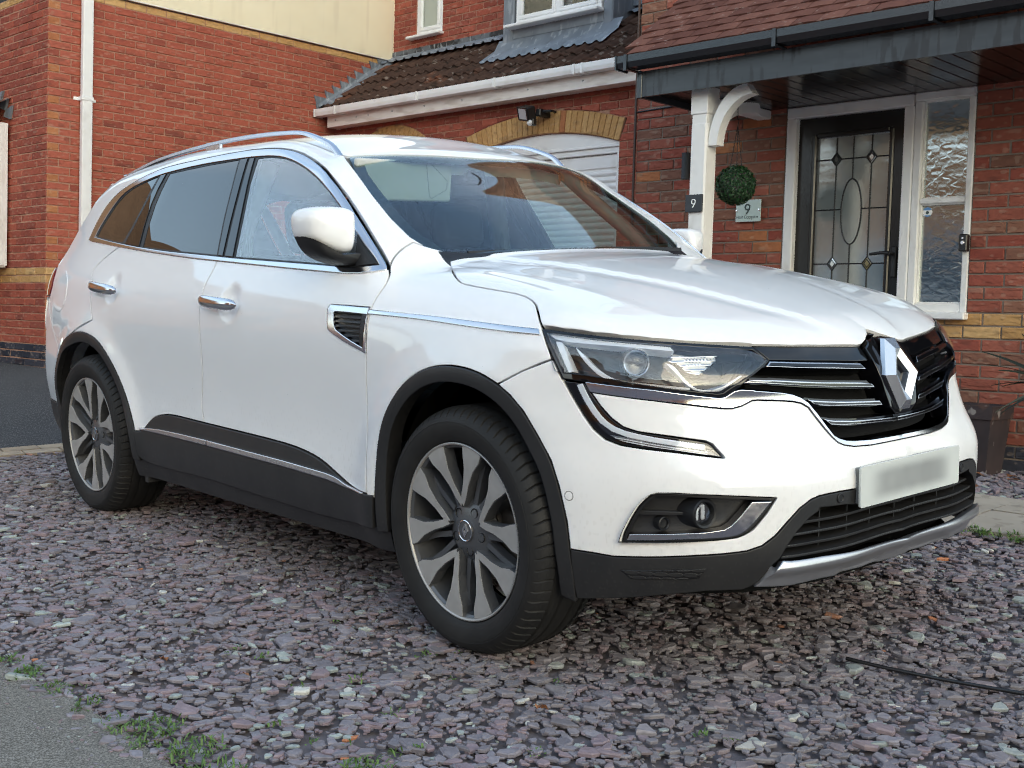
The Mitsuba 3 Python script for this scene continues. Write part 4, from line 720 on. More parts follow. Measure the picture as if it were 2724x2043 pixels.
'lamp_drl1': [[0.31,-0.842,0.944],[0.436,-0.796,0.93],[0.542,-0.728,0.919],[0.595,-0.673,0.912],[0.608,-0.671,0.901],[0.546,-0.733,0.91],[0.469,-0.786,0.917],[0.346,-0.84,0.925]],
'lamp_drl2': [[0.34,-0.843,0.924],[0.359,-0.837,0.922],[0.406,-0.84,0.847],[0.392,-0.846,0.845],[0.367,-0.847,0.884]],
'drl_tube': [[0.425,-0.837,0.816],[0.431,-0.834,0.801],[0.445,-0.829,0.775],[0.465,-0.823,0.746],[0.487,-0.815,0.721],[0.514,-0.802,0.702],[0.55,-0.783,0.689],[0.601,-0.748,0.678],[0.646,-0.708,0.669],[0.696,-0.655,0.658]],
'drl_low': [[0.506,-0.808,0.687],[0.55,-0.783,0.681],[0.601,-0.749,0.671],[0.647,-0.709,0.662],[0.701,-0.652,0.651],[0.726,-0.627,0.634],[0.708,-0.65,0.639],[0.649,-0.711,0.652],[0.578,-0.768,0.663],[0.529,-0.796,0.674]]}
LINES = {k: np.array(v, float) for k, v in LINES.items()}
# ---- smooth master surface of the body (car axes: X forward from the front axle, Y left, Z up)
def dense(xs, ys):
    c = CubicSpline(xs, ys); g = np.arange(xs[0], xs[-1] + 1e-9, .001); v = c(g)
    return lambda t: np.interp(t, g, v)
SX=[-3.8,-3.5,-3.2,-2.7,-2.2,-1.6,-1.0,-.5,0,.3,.55,.75,.95]
# half width at the widest level (Z .88) along X, and multiplicative/additive profile down Z
PL=dense(SX,[0.7399, 0.8004, 0.8562, 0.9057, 0.9073, 0.9102, 0.908, 0.905, 0.9001, 0.8881, 0.862, 0.8, 0.7])
ZZ=[.10,.20,.28,.36,.45,.55,.66,.78,.88,.96,1.03,1.09,1.18,1.30,1.42,1.52,1.62,1.75]
#   half-width offset from plan by Z, mid-body
DM=dense(ZZ,[-0.115, -0.055, -0.028, -0.017, -0.016, -0.021, -0.018, -0.007, -0.0, -0.004, -0.022, -0.048, -0.088, -0.142, -0.198, -0.247, -0.3051, -0.4])
#   front fender (no tumblehome needed above 1.0)
DF=dense(ZZ,[-.10,-.05,-.02,-.008,-.003,-.002,-.003,-.003,-.006,-.024,-.060,-.098,-.15,-.21,-.27,-.33,-.4,-.5])
DR=dense(ZZ,[-0.16, -0.1, -0.0599, -0.0314, -0.0184, -0.0036, -0.0009, -0.0058, -0.0077, -0.0205, -0.0344, -0.0559, -0.1116, -0.1748, -0.2372, -0.2853, -0.359, -0.45])
def sst(a,b,x):
    t=np.clip((x-a)/(b-a),0,1); return t*t*(3-2*t)
def Ys(X,Z):
    wf=sst(-.75,-.1,X); wr=sst(-2.2,-2.95,X)
    y=PL(X)+DM(Z)*(1-wf)*(1-wr)+DF(Z)*wf+DR(Z)*wr
    # wheel arch flares
    for xc in (0,-2.705):
        r=np.hypot(X-xc,(Z-.36)); y=y+.022*np.exp(-((r-.46)/.075)**2)*sst(-.1,.25,Z)
    return y
CX=dense([-4.0,-3.75,-3.62,-3.50,-3.38,-3.25,-3.0,-2.6,-2.1,-1.7,-1.3,-1.1,-1.0,-.9,-.7,-.5,-.38],
               [0.4, 0.85, 1.1, 1.2999, 1.4601, 1.5333, 1.6065, 1.6444, 1.6639, 1.6595, 1.6306, 1.5758, 1.5475, 1.4896, 1.3721, 1.243, 1.163])
HX=dense([-.6,-.38,-.2,0,.25,.5,.65,.75,.80,.84,.88,.95],[1.158, 1.1478, 1.144, 1.1192, 1.0755, 1.0159, 0.9739, 0.9385, 0.9136, 0.885, 0.8449, 0.75])
def Zt(X,Y):
    a=np.abs(Y)
    scr=CX(np.minimum(X,-.38))+np.where(X>-.38,(X+.38)*-.66,0)
    scr=scr-(.055*(a/.6)**2.2)*sst(-3.6,-3.2,X)
    hood=HX(np.maximum(X,-.6))-.030*(a/.6)**2-.05*np.clip(a-.3,0,9)**2*sst(.3,.8,X)
    # cowl join: body is the union -> max
    k=.03; d=np.abs(scr-hood); h=np.maximum(k-d,0)
    return np.where(X>-1.0,np.maximum(scr,hood)+h*h/(4*k),scr)
# front face
FZ=dense([.10,.20,.28,.36,.45,.53,.60,.66,.72,.78,.83,.87,.90,.94,1.0,1.1],[0.72, 0.7998, 0.8467, 0.8753, 0.8814, 0.8842, 0.8753, 0.8605, 0.8544, 0.8441, 0.8415, 0.8275, 0.8172, 0.7877, 0.7289, 0.6007])
FDl=dense([0,.2,.32,.40,.48,.58,.66,.74,.80,.86,.92,1.0],[0.0001, 0.003, 0.0062, 0.0203, 0.0398, 0.0956, 0.1504, 0.2349, 0.325, 0.45, 0.62, 0.9])   # drop by |Y|, lower bumper
FDu=dense([0,.2,.26,.32,.40,.49,.58,.66,.74,.80,.86,.92,1.0],[-0.0002, 0.01, 0.0252, 0.0365, 0.0579, 0.0869, 0.1374, 0.1835, 0.2542, 0.3353, 0.4549, 0.62, 0.9])
def Xf(Y,Z):
    a=np.abs(Y); w=sst(.55,.75,Z)
    return FZ(Z)-FDl(a)*(1-w)-FDu(a)*w
RZ=dense([.1,.25,.35,.5,.65,.8,.95,1.05,1.2],[-3.55, -3.6601, -3.6994, -3.724, -3.7204, -3.6975, -3.6881, -3.6677, -3.5942])
def Xr(Y,Z):
    a=np.abs(Y); return RZ(Z)+.10*(a/.7)**2.5
def smax(a,b,k):
    h=np.maximum(k-np.abs(a-b),0); return np.maximum(a,b)+h*h/(4*k)
def F(P):
    X,Y,Z=P[...,0],P[...,1],P[...,2]
    s=np.abs(Y)-Ys(X,Z)
    t=(Z-Zt(X,Y))*.85
    f=(X-Xf(Y,Z))*.9
    r=(Xr(Y,Z)-X)*.9
    o=smax(s,t,.035+.085*sst(-.75,-.2,X)+.03*sst(-1.3,-1.8,X))
    o=smax(o,f,.10)
    o=smax(o,r,.12)
    return o

def Fgrad(P, e=.004):
    g = np.stack([F(P + e * d) - F(P - e * d) for d in np.eye(3)], -1); return g / (np.linalg.norm(g, axis=-1, keepdims=True) + 1e-12)
def lift(P0, D, t0, t1, off=0., n=28):
    ts = np.linspace(t0, t1, n); N = len(P0); val = np.empty((n, N))
    for i, t in enumerate(ts): val[i] = F(P0 + D * t) - off
    neg = val < 0; i = np.argmax(neg, 0); i = np.where(neg.any(0), np.maximum(i, 1), n - 1)
    lo, hi = ts[i - 1], ts[i]; a = np.arange(N); vl, vh = val[i - 1, a], val[i, a]
    for it in range(14):
        m = np.clip(lo + (hi - lo) * vl / (vl - vh + 1e-12), lo, hi) if it % 2 else (lo + hi) / 2
        v = F(P0 + D * m[:, None]) - off; ins = v < 0
        hi = np.where(ins, m, hi); vh = np.where(ins, v, vh); lo = np.where(ins, lo, m); vl = np.where(ins, vl, v)
    return P0 + D * ((lo + hi) / 2)[:, None]
class Par:
    def __init__(s, e1, e2, d, back=1.6, span=1.6): s.e1, s.e2, s.d = (np.array(v, float) for v in (e1, e2, d)); s.back = back; s.span = span
    def uv(s, P): P = np.atleast_2d(P); return np.stack([P @ s.e1, P @ s.e2], 1)
    def lift(s, uv, off=0.):
        P0 = uv[:, :1] * s.e1 + uv[:, 1:] * s.e2 - s.back * s.d
        return lift(P0, np.broadcast_to(s.d, P0.shape), 0, s.span, off)
class Cyl:
    x0, k = -.25, .9
    def uv(s, P): P = np.atleast_2d(P); return np.stack([np.arctan2(P[:, 1], P[:, 0] - s.x0) * s.k, P[:, 2]], 1)
    def lift(s, uv, off=0.):
        a = uv[:, 0] / s.k; d = np.stack([np.cos(a), np.sin(a), 0 * a], 1)
        P0 = np.stack([s.x0 + 0 * a, 0 * a, uv[:, 1]], 1) + 1.5 * d
        return lift(P0, -d, 0, 1.4, off)
SIDE = Par((1, 0, 0), (0, 0, 1), (0, 1, 0)); TOP = Par((1, 0, 0), (0, 1, 0), (0, 0, -1), 2.1, 1.7); CYL = Cyl()
DIAG = Par((1, 0, 0), (0, .64, .77), (0, .77, -.64), 1.9, 1.7)
BACK = Par((0, 1, 0), (0, 0, 1), (1, 0, 0), 4.2, 1.6)
def P2(pr, *names):
    out = []
    for n in names:
        L = LINES[n.strip('-')] if isinstance(n, str) else np.atleast_2d(n)
        out.append(pr.uv(L[::-1] if isinstance(n, str) and n.startswith('-') else L))
    return np.vstack(out)
def poly(pr, *names):
    p = Polygon(P2(pr, *names)); return p if p.is_valid else p.buffer(0)
def smooth_ring(p, n=2):
    """Chaikin corner cutting that keeps sharp corners"""
    def ring(c):
        c = np.array(c)[:-1]
        for _ in range(n):
            a, b, d = np.roll(c, 1, 0), c, np.roll(c, -1, 0); e1, e2 = b - a, d - b
            cosang = (e1 * e2).sum(1) / (np.linalg.norm(e1, axis=1) * np.linalg.norm(e2, axis=1) + 1e-12); out = []
            for i in range(len(c)):
                if cosang[i] < .72: out.append(c[i:i + 1])
                else: out.append(np.stack([.25 * a[i] + .75 * b[i], .75 * b[i] + .25 * d[i]]))
            c = np.vstack(out)
        return c
    ps = []
    for g in getattr(p, 'geoms', [p]):
        if g.geom_type != 'Polygon' or g.area < 1e-6: continue
        q = Polygon(ring(g.exterior.coords), [ring(h.coords) for h in g.interiors]); ps.append(q if q.is_valid else q.buffer(0))
    return unary_union(ps)
def panel(pg, pr, grid=.022, off=0., skirt=.016, gap=.0023, bevel=.0022, sm=2, disp=None, mirror=False, both=False):
    """a sheet cut to the outline pg, laid on the master surface, with rounded edges and returned flanges; (V, F, N)"""
    if sm: pg = smooth_ring(pg, sm)
    if gap: pg = pg.buffer(-gap)
    VV, FF, NN, o = [], [], [], 0
    for g in getattr(pg, 'geoms', [pg]):
        if g.geom_type != 'Polygon' or g.area < 2e-6: continue
        g = g.simplify(.0004)
        seg = grid * .7
        rings = [np.array(shapely.segmentize(r, seg).coords)[:-1] for r in [g.exterior, *g.interiors]]
        pts = list(rings)
        if bevel:
            inn = g.buffer(-bevel)
            for q in getattr(inn, 'geoms', [inn]):
                if q.geom_type == 'Polygon' and not q.is_empty:
                    for r in [q.exterior, *q.interiors]: pts.append(np.array(shapely.segmentize(r, seg).coords)[:-1])
        x0, y0, x1, y1 = g.bounds
        gx, gy = np.meshgrid(np.arange(x0, x1, grid) + grid / 2, np.arange(y0, y1, grid) + grid / 2); gx = gx + (np.arange(len(gx)) % 2)[:, None] * grid / 2
        gp = np.stack([gx.ravel(), gy.ravel()], 1); inner = g.buffer(-grid * .45)
        if not inner.is_empty and len(gp): gp = gp[shapely.contains_xy(inner, gp[:, 0], gp[:, 1])]; pts.append(gp)
        uv = np.vstack(pts); nb = sum(map(len, rings)); h = Fraction(uv)
        tri = Delaunay(h).simplices; c = uv[tri].mean(1)
        tri = tri[shapely.contains_xy(g, c[:, 0], c[:, 1])]
        e = uv[tri]; a1, a2 = e[:, 1] - e[:, 0], e[:, 2] - e[:, 0]; tri = tri[np.abs(a1[:, 0] * a2[:, 1] - a1[:, 1] * a2[:, 0]) > 1e-9]
        P = pr.lift(uv, off); N = Fgrad(P)
        if disp is not None:
            P, N = disp(P, N)
        fn = np.cross(P[tri[:, 1]] - P[tri[:, 0]], P[tri[:, 2]] - P[tri[:, 0]]); flip = (fn * N[tri[:, 0]]).sum(1) < 0
        tri = np.where(flip[:, None], tri[:, ::-1], tri)
        V, NR, FT = [P], [N.copy()], [tri]; base = len(P); st = 0
        for r in rings:
            m = len(r); ids = np.arange(st, st + m); st += m
            B = P[ids]; n = N[ids]; t = np.roll(B, -1, 0) - np.roll(B, 1, 0); t /= np.linalg.norm(t, axis=1)[:, None] + 1e-12
            s = np.cross(t, n); s /= np.linalg.norm(s, axis=1)[:, None] + 1e-12
            # outward side direction: away from the polygon
            mid = uv[ids] ; d2 = np.roll(uv[ids], -1, 0) - np.roll(uv[ids], 1, 0); nrm = np.stack([d2[:, 1], -d2[:, 0]], 1); nrm /= np.linalg.norm(nrm, axis=1)[:, None] + 1e-12
            inside = shapely.contains_xy(g, mid[:, 0] + nrm[:, 0] * 5e-4, mid[:, 1] + nrm[:, 1] * 5e-4)
            sgn_poly = np.where(inside, -1, 1)                      # nrm*sgn points outward in uv
            # map the uv outward direction to 3d by small lift difference using tangent plane
            du = pr_dir(pr, B, nrm * sgn_poly[:, None])
            s = s * np.where((s * du).sum(1) < 0, -1, 1)[:, None]
            if bevel: NR[0][ids] = n * .75 + s * .65; NR[0][ids] /= np.linalg.norm(NR[0][ids], axis=1)[:, None]
            if skirt:
                V += [B, B - n * skirt]; NR += [s, s]
                a = base + np.arange(m); b = a + m; a2, b2 = np.roll(a, -1), np.roll(b, -1)
                q = np.vstack([np.stack([a, b, a2], 1), np.stack([a2, b, b2], 1)])
                va = np.vstack(V); fn = np.cross(va[q[:, 1]] - va[q[:, 0]], va[q[:, 2]] - va[q[:, 0]]); nn = np.vstack(NR)[q[:, 0]]
                q = np.where(((fn * nn).sum(1) < 0)[:, None], q[:, ::-1], q); FT.append(q); base += 2 * m
        V = np.vstack(V); VV.append(V); NN.append(np.vstack(NR)); FF.append(np.vstack(FT) + o); o += len(V)
    V, Fc, N = np.vstack(VV), np.vstack(FF), np.vstack(NN)
    return V, Fc, N
def Fraction(uv): return uv + 1e-7 * np.sin(np.arange(len(uv))[:, None] * np.array([12.9898, 78.233]))
def pr_dir(pr, B, duv):
    if isinstance(pr, Cyl):
        a = np.arctan2(B[:, 1], B[:, 0] - pr.x0); return duv[:, :1] * np.stack([-np.sin(a), np.cos(a), 0 * a], 1) + duv[:, 1:] * np.array([0, 0, 1.])
    return duv[:, :1] * pr.e1 + duv[:, 1:] * pr.e2
def flipY(m):
    V, Fc, N = m; s = np.array([1, -1, 1.]); return V * s, Fc[:, ::-1], N * s
def c2w(m):
    """car axes to world"""
    if isinstance(m, tuple):
        V, Fc, N = m; return V @ CARR, Fc, N @ CARR
    m = m.copy(); m.vertices = m.vertices @ CARR; return m
def mirY(m):
    if isinstance(m, tuple): return flipY(m)
    m = m.copy(); m.vertices = m.vertices * np.array([1, -1, 1.]); m.faces = m.faces[:, ::-1]; return m
CARK = thing('white_suv', 'white sport utility car with black cladding and two-tone alloy wheels parked on the slate chippings', 'car')
def cp(name, mesh, b, parent=CARK, smooth=False): return add(parent, name, c2w(mesh), b, smooth)
def cp2(name, mesh, b, parent=CARK, smooth=False):
    return cp(name, mesh, b, parent, smooth), cp(name, mirY(mesh), b, parent, smooth)

# ---- car materials
def paint_col(p, n, uv):
    z = p.z - (-.0099 * p.x + .0724 * p.y)
    low = smoothstep(.75, .30, z)
    sp = smoothstep(.62, .80, noise(p.x * 160, p.y * 160, p.z * 70)) * (.25 + .75 * noise(p.x * 5, p.y * 5, p.z * 9))
    film = fbm(p.x * 9, p.y * 9, p.z * 3, 3)
    return mix(mix((.84, .835, .825), (.66, .64, .60), low * (.06 + .30 * film)), (.30, .26, .21), sp * low * .18)
bs('paint', two({'type': 'plastic', 'diffuse_reflectance': proc(paint_col), 'int_ior': 1.52, 'nonlinear': False}))
def trim_col(p, n, uv):
    z = p.z - (-.0099 * p.x + .0724 * p.y)
    d = fbm(p.x * 14, p.y * 14, p.z * 6, 3) * smoothstep(.8, .25, z)
    sp = smoothstep(.70, .85, noise(p.x * 190, p.y * 190, p.z * 90)) * smoothstep(.6, .2, z)
    return mix(mix((.016, .016, .017), (.055, .052, .048), d * .30), (.16, .15, .13), sp * .04)
rough('trim', proc(trim_col), .42, spec=.45)
rough('black_plastic', (.012, .012, .013), .45, spec=.4)
bs('gloss_black', two({'type': 'plastic', 'diffuse_reflectance': rgb(.004, .004, .005), 'int_ior': 1.55}))
bs('chrome', two({'type': 'roughconductor', 'material': 'Al', 'alpha': .03, 'specular_reflectance': rgb(.74, .75, .77)}))
def dirty_chrome(p, n, uv): return .035 + .25 * fbm(p.x * 30, p.y * 30, p.z * 30, 3) * smoothstep(.35, .7, noise(p.x * 6, p.y * 6, p.z * 6))
bs('chrome_dirty', two({'type': 'roughconductor', 'material': 'Al', 'alpha': proc(dirty_chrome), 'specular_reflectance': rgb(.66, .66, .67)}))
bs('strip_chrome', two({'type': 'roughconductor', 'material': 'Al', 'alpha': .14, 'specular_reflectance': rgb(.86, .86, .87)}))
bs('satin_alu', two({'type': 'roughconductor', 'material': 'Al', 'alpha': .16, 'specular_reflectance': rgb(.72, .74, .78)}))
rough('skid_silver', (.50, .50, .51), .30, metallic=.85, spec=.5)
bs('glass_front', {'type': 'thindielectric', 'int_ior': 1.5, 'specular_transmittance': rgb(.62, .73, .69)})
bs('glass_side', {'type': 'thindielectric', 'int_ior': 1.95, 'specular_transmittance': rgb(.60, .72, .69)})
bs('glass_privacy', two({'type': 'plastic', 'diffuse_reflectance': rgb(.006, .007, .008), 'int_ior': 1.8}))
bs('lens_clear', {'type': 'thindielectric', 'int_ior': 1.6, 'specular_transmittance': rgb(.93, .95, .97)})
bs('projector_glass', {'type': 'dielectric', 'int_ior': 1.5})
rough('lamp_dark', (.028, .03, .033), .2, spec=.5); bs('badge_chrome', two({'type': 'roughconductor', 'material': 'Al', 'alpha': .20, 'specular_reflectance': rgb(.78, .79, .80)}))
bs('reflector', two({'type': 'roughconductor', 'material': 'Al', 'alpha': .06, 'specular_reflectance': rgb(.62, .63, .64)}))
rough('lamp_blade', (.80, .80, .80), .2, metallic=.35, spec=.8); rough('grey_lens', (.13, .135, .14), .15, spec=.8); bs('grille_chrome', two({'type': 'roughconductor', 'material': 'Al', 'alpha': .13, 'specular_reflectance': rgb(.60, .61, .63)}))
rough('light_guide', (.72, .74, .76), .12, spec=.8)
bs('red_lens', two({'type': 'plastic', 'diffuse_reflectance': rgb(.15, .006, .012), 'int_ior': 1.55}))
def rubber_col(p, n, uv):
    return mix((.009, .009, .009), (.032, .030, .028), fbm(p.x * 11, p.y * 11, p.z * 11, 3) * .55)
rough('rubber', proc(rubber_col), .62, spec=.3)
rough('interior_dark', (.025, .026, .028), .6, spec=.3)
rough('interior_grey', (.20, .20, .19), .7, spec=.2)
rough('headliner', (.52, .53, .50), .9, spec=.1)
rough('under_dark', (.008, .008, .008), .9, spec=.1)
def rim_col(p, n, uv): return mix((.47, .455, .435), (.34, .33, .31), fbm(p.x * 25, p.y * 25, p.z * 25, 3) * .9)
rough('rim_face', proc(rim_col), .42, metallic=.45)
rough('rim_dark', (.105, .108, .115), .34, metallic=.45, spec=.5)
rough('brake_steel', (.16, .145, .13), .5, metallic=.8)
bs('mirror_glass', two({'type': 'conductor', 'material': 'Ag'}))
def plate_col(p, n, uv):
    q = (p - mi.Point3f(*[float(v) for v in np.array([.897, 0., .526]) @ CARR]))
    a = dr.dot(q, mi.Vector3f(*[float(v) for v in np.array([0, 1., 0]) @ CARR])); b = dr.dot(q, mi.Vector3f(*[float(v) for v in np.array([0, 0, 1.]) @ CARR]))
    m = smoothstep(.235, .13, dr.abs(a)) * smoothstep(.058, .018, dr.abs(b)) * (.75 + .4 * fbm(a * 14, b * 14, 0, 2))
    return mix((.56, .585, .56), (.27, .28, .275), dr.clip(m, 0, 1))
rough('plate', proc(plate_col), .25, spec=.5)

def disp_of(h, e=.003):
    def d(P, N):
        H = h(P); g = np.stack([(h(P + e * a) - h(P - e * a)) / (2 * e) for a in np.eye(3)], 1); g -= N * (g * N).sum(1)[:, None]
        M = N - g; M /= np.linalg.norm(M, axis=1)[:, None]; return P + N * H[:, None], M
    return d
L = lambda k, a=None, b=None: LINES[k][a:b]
def on_side(*xz): xz = np.array(xz, float); return SIDE.lift(xz)
def on_top(*xy): xy = np.array(xy, float); return TOP.lift(xy)
# ---------------------------------------------------------------- front end outlines, on the cylinder round the nose
C3 = lambda *p: np.array(p, float)
go = poly(CYL, L('chrome_under', 8), 'grille_low', C3((.865, 0, .636), (.765, 0, .925)), L('hood_front')[::-1][:10][L('hood_front')[::-1][:10][:, 1] < -.02], L('lamp_out', 4, 7))
lamp = poly(CYL, 'lamp_out'); drl = poly(CYL, 'drl_out'); chrome_u = poly(CYL, 'chrome_under', 'grille_low', C3((.867, 0, .637), (.868, 0, .630), (.866, -.157, .630)), 'chrome_under_bot'); fog = poly(CYL, 'fog_out'); chrome_u = chrome_u.buffer(.0035)
af = LINES['arch_f_out']; i_s = int(np.argmin(np.abs(af - LINES['bumper_seam'][0]).sum(1)))
base = poly(CYL, af[i_s:], 'valance_top', C3((.89, 0, .52), (.80, 0, .94)), L('hood_front')[::-1], L('lamp_out', 15), '-bumper_seam')
lowg = poly(CYL, 'lowgrille', C3((.89, 0, .472), (.866, 0, .350)), L('skid_top', 0, 5)[::-1])
skid = poly(CYL, L('skid_top', 0, 5), C3((.866, 0, .350), (.848, 0, .276)), L('skid_bot', 0, 4)[::-1], '-skid_side')
val = poly(CYL, af[-1:], 'valance_top', C3((.89, 0, .52), (.85, 0, .30)), L('skid_bot', 0, 3)[::-1], L('valance_bot')[::-1], C3((.41, -.84, .235), (.405, -.855, .30)))
both = lambda p: unary_union([p, shapely.affinity.scale(p, -1, 1, origin=(0, 0))]).buffer(.0012).buffer(-.0012)
import shapely.affinity
bump = base.difference(unary_union([lamp.buffer(.002), drl, chrome_u, go.buffer(.003), fog]))
bump = max(getattr(bump, 'geoms', [bump]), key=lambda g: g.area)
plate_hole = Polygon([(-.30, .44), (.30, .44), (.30, .588), (-.30, .588)])
def front_disp(P, N):
    return P, N
BUMP = cp('front_bumper', panel(both(bump), CYL, .016, skirt=.02), 'paint', smooth=True)
cp('front_valance', panel(both(val.difference(unary_union([lowg, skid]))), CYL, .02, skirt=.05), 'trim')
def skid_h(P):
    z = P[:, 2]; return .016 * np.exp(-((z - .340) / .020) ** 2) - .010 * np.exp(-((z - .290) / .014) ** 2) * (sst(.30, .26, np.abs(P[:, 1])) * sst(.06, .10, np.abs(P[:, 1])))
cp('skid_plate', panel(both(skid), CYL, .009, off=.006, skirt=.03, bevel=.004, disp=lambda P, N: disp_of(skid_h)(P, N)), 'skid_silver')
cp('under_tray', extr(Polygon([(-.3, -.60), (.42, -.74), (.60, -.66), (.72, -.52), (.79, -.30), (.80, 0), (.79, .30), (.72, .52), (.60, .66), (.42, .74), (-.3, .60)]), 'z', .255, .28), 'under_dark')
# grille
GRK = cp('grille', panel(both(go), CYL, .03, off=-.055, skirt=0), 'under_dark')
topb = go.intersection(poly(CYL, C3((.70, -.60, .884), (.745, -.449, .869), (.801, -.244, .857), (.826, -.146, .850), (.83, 0, .85), (.70, 0, .98), (.6, -.6, .98))))
hous = poly(CYL, 'badge_house'); hous = unary_union([hous, shapely.affinity.scale(hous, -1, 1, origin=(0, 0))]).buffer(.004).buffer(-.004)
add(GRK, 'surround', c2w(panel(both(topb.difference(hous)), CYL, .012, off=-.006, skirt=.03), ), 'gloss_black')
add(GRK, 'badge_housing', c2w(panel(hous, CYL, .01, off=.002, skirt=.06, bevel=.005), ), 'gloss_black')
for nm in ('bar1', 'bar2', 'bar3', 'bar4'):
    b = poly(CYL, nm)
    if nm == 'bar4': b = unary_union([b, shapely.affinity.scale(b, -1, 1, origin=(0, 0))]).buffer(.002).buffer(-.002); bl = [b]
    else: b = b.difference(hous.buffer(.004)); bl = [b, shapely.affinity.scale(b, -1, 1, origin=(0, 0))]
    for q in bl:
        if q.geom_type != 'Polygon': q = max(q.geoms, key=lambda g: g.area)
        kb = add(GRK, 'bar', c2w(panel(q, CYL, .008, off=-.004, skirt=.035, gap=0, bevel=.002, sm=1)), 'grille_chrome')
        cy = q.centroid.y; x0, y0, x1, y1 = q.bounds
        slot = q.buffer(-.0032)
        if not slot.is_empty:
            add(GRK, 'bar_slot', c2w(panel(slot, CYL, .008, off=-.0025, skirt=0, gap=0, bevel=0, sm=0)), 'gloss_black')
        # dark ledge behind the bar
        add(GRK, 'bar_ledge', c2w(panel(q.buffer(.004).intersection(both(go)), CYL, .01, off=-.018, skirt=.04, gap=0, bevel=0, sm=0)), 'gloss_black')
def mirror_names(): pass
# chrome trim under the lamps and round the grille
cp('grille_trim', panel(both(chrome_u), CYL, .008, off=.003, skirt=.055, gap=.0008, bevel=.002, sm=1), 'chrome')
# badge: a diamond ring, faceted
def badge():
    # outline in (y, z), flat at top and bottom
    o = np.array([(0.026, .908), (.086, .812), (.026, .712), (-.026, .712), (-.086, .812), (-.026, .908)])
    i = np.array([(.001, .858), (.031, .812), (.001, .762), (-.001, .762), (-.031, .812), (-.001, .858)])
    mid = o * .46 + i * .54
    X = lambda p, h: np.stack([np.interp(p[:, 1], [.71, .81, .91], [.872, .862, .818]) + h, p[:, 0], p[:, 1]], 1)
    V = np.vstack([X(o, -.012), X(o, .002), X(mid, .017), X(i, .005), X(i, -.03)]); f = []
    for k in range(4):
        for j in range(6):
            a, b = k * 6 + j, k * 6 + (j + 1) % 6; f += [(a, b, b + 6), (a, b + 6, a + 6)]
    m = trimesh.Trimesh(V, f, process=False); m.invert(); return m
cp('badge', badge(), 'badge_chrome')
# ---------------------------------------------------------------- headlamps
lamp_i = poly(CYL, 'lamp_in')
def side_pair(fn):
    for s in (0, 1): fn((lambda m: m) if s == 0 else mirY)
def headlamp(mm):
    k = add(CARK, 'headlight', c2w(mm(panel(lamp_i, CYL, .014, off=.001, skirt=.004, gap=0, bevel=.002))), 'lens_clear')
    ad = lambda n, m, b: add(k, n, c2w(mm(m)), b)
    ad('surround', panel(lamp.difference(lamp_i.buffer(-.001)), CYL, .01, off=0, skirt=.02, bevel=.002, gap=.001, sm=0), 'gloss_black')
    ad('housing', panel(lamp.buffer(-.003), CYL, .02, off=-.075, skirt=-.07, bevel=0, gap=0), 'lamp_dark')
    for nm, b, of in (('lamp_chr1', 'lamp_blade', -.010), ('lamp_chr2', 'lamp_blade', -.010), ('lamp_drl1', 'light_guide', -.010), ('lamp_drl2', 'light_guide', -.010)):
        ad('chrome_strip' if b == 'lamp_blade' else 'light_guide', panel(poly(CYL, nm), CYL, .006, off=of, skirt=.03, gap=0, bevel=.0015, sm=1), b)
    # projector: ring, glass ball, and the faceted reflector
    c = np.array([.535, -.738, .872]); ax = np.array([.86, -.5, .0]); ax /= np.linalg.norm(ax)
    R = trimesh.geometry.align_vectors([0, 0, 1], ax)
    def put(m): m = m.copy(); m.apply_transform(R); m.apply_translation(c); return m
    ad('projector_ring', put(lathe([(.0355, -.03), (.036, .0), (.0355, .002), (.0342, .002), (.0336, -.002), (.0335, -.03)], 40)), 'reflector')
    s = trimesh.creation.icosphere(3, .0325); s.vertices[:, 2] = np.where(s.vertices[:, 2] < 0, s.vertices[:, 2] * .25, s.vertices[:, 2] * .75); s.vertices[:, 2] -= .016
    ad('projector_lens', put(s), 'projector_glass')
    ad('projector_back', put(lathe([(0.0, -.032), (.034, -.032), (.034, -.028)], 32)), 'lamp_dark')
    ref = poly(CYL, 'lamp_ref'); ms = []
    x0, y0, x1, y1 = ref.bounds
    for i in range(5):
        st = ref.intersection(sbox(x0 - .01, y0 + (y1 - y0) * i / 5, x1 + .01, y0 + (y1 - y0) * (i + .96) / 5))
        for g in getattr(st, 'geoms', [st]):
            if g.geom_type == 'Polygon' and g.area > 1e-5: ad('reflector_facet', panel(g, CYL, .012, off=-.05 + .006 * i, skirt=.02, gap=0, bevel=.002, sm=0), 'reflector')
side_pair(headlamp)
drl_i = poly(CYL, 'drl_lens')
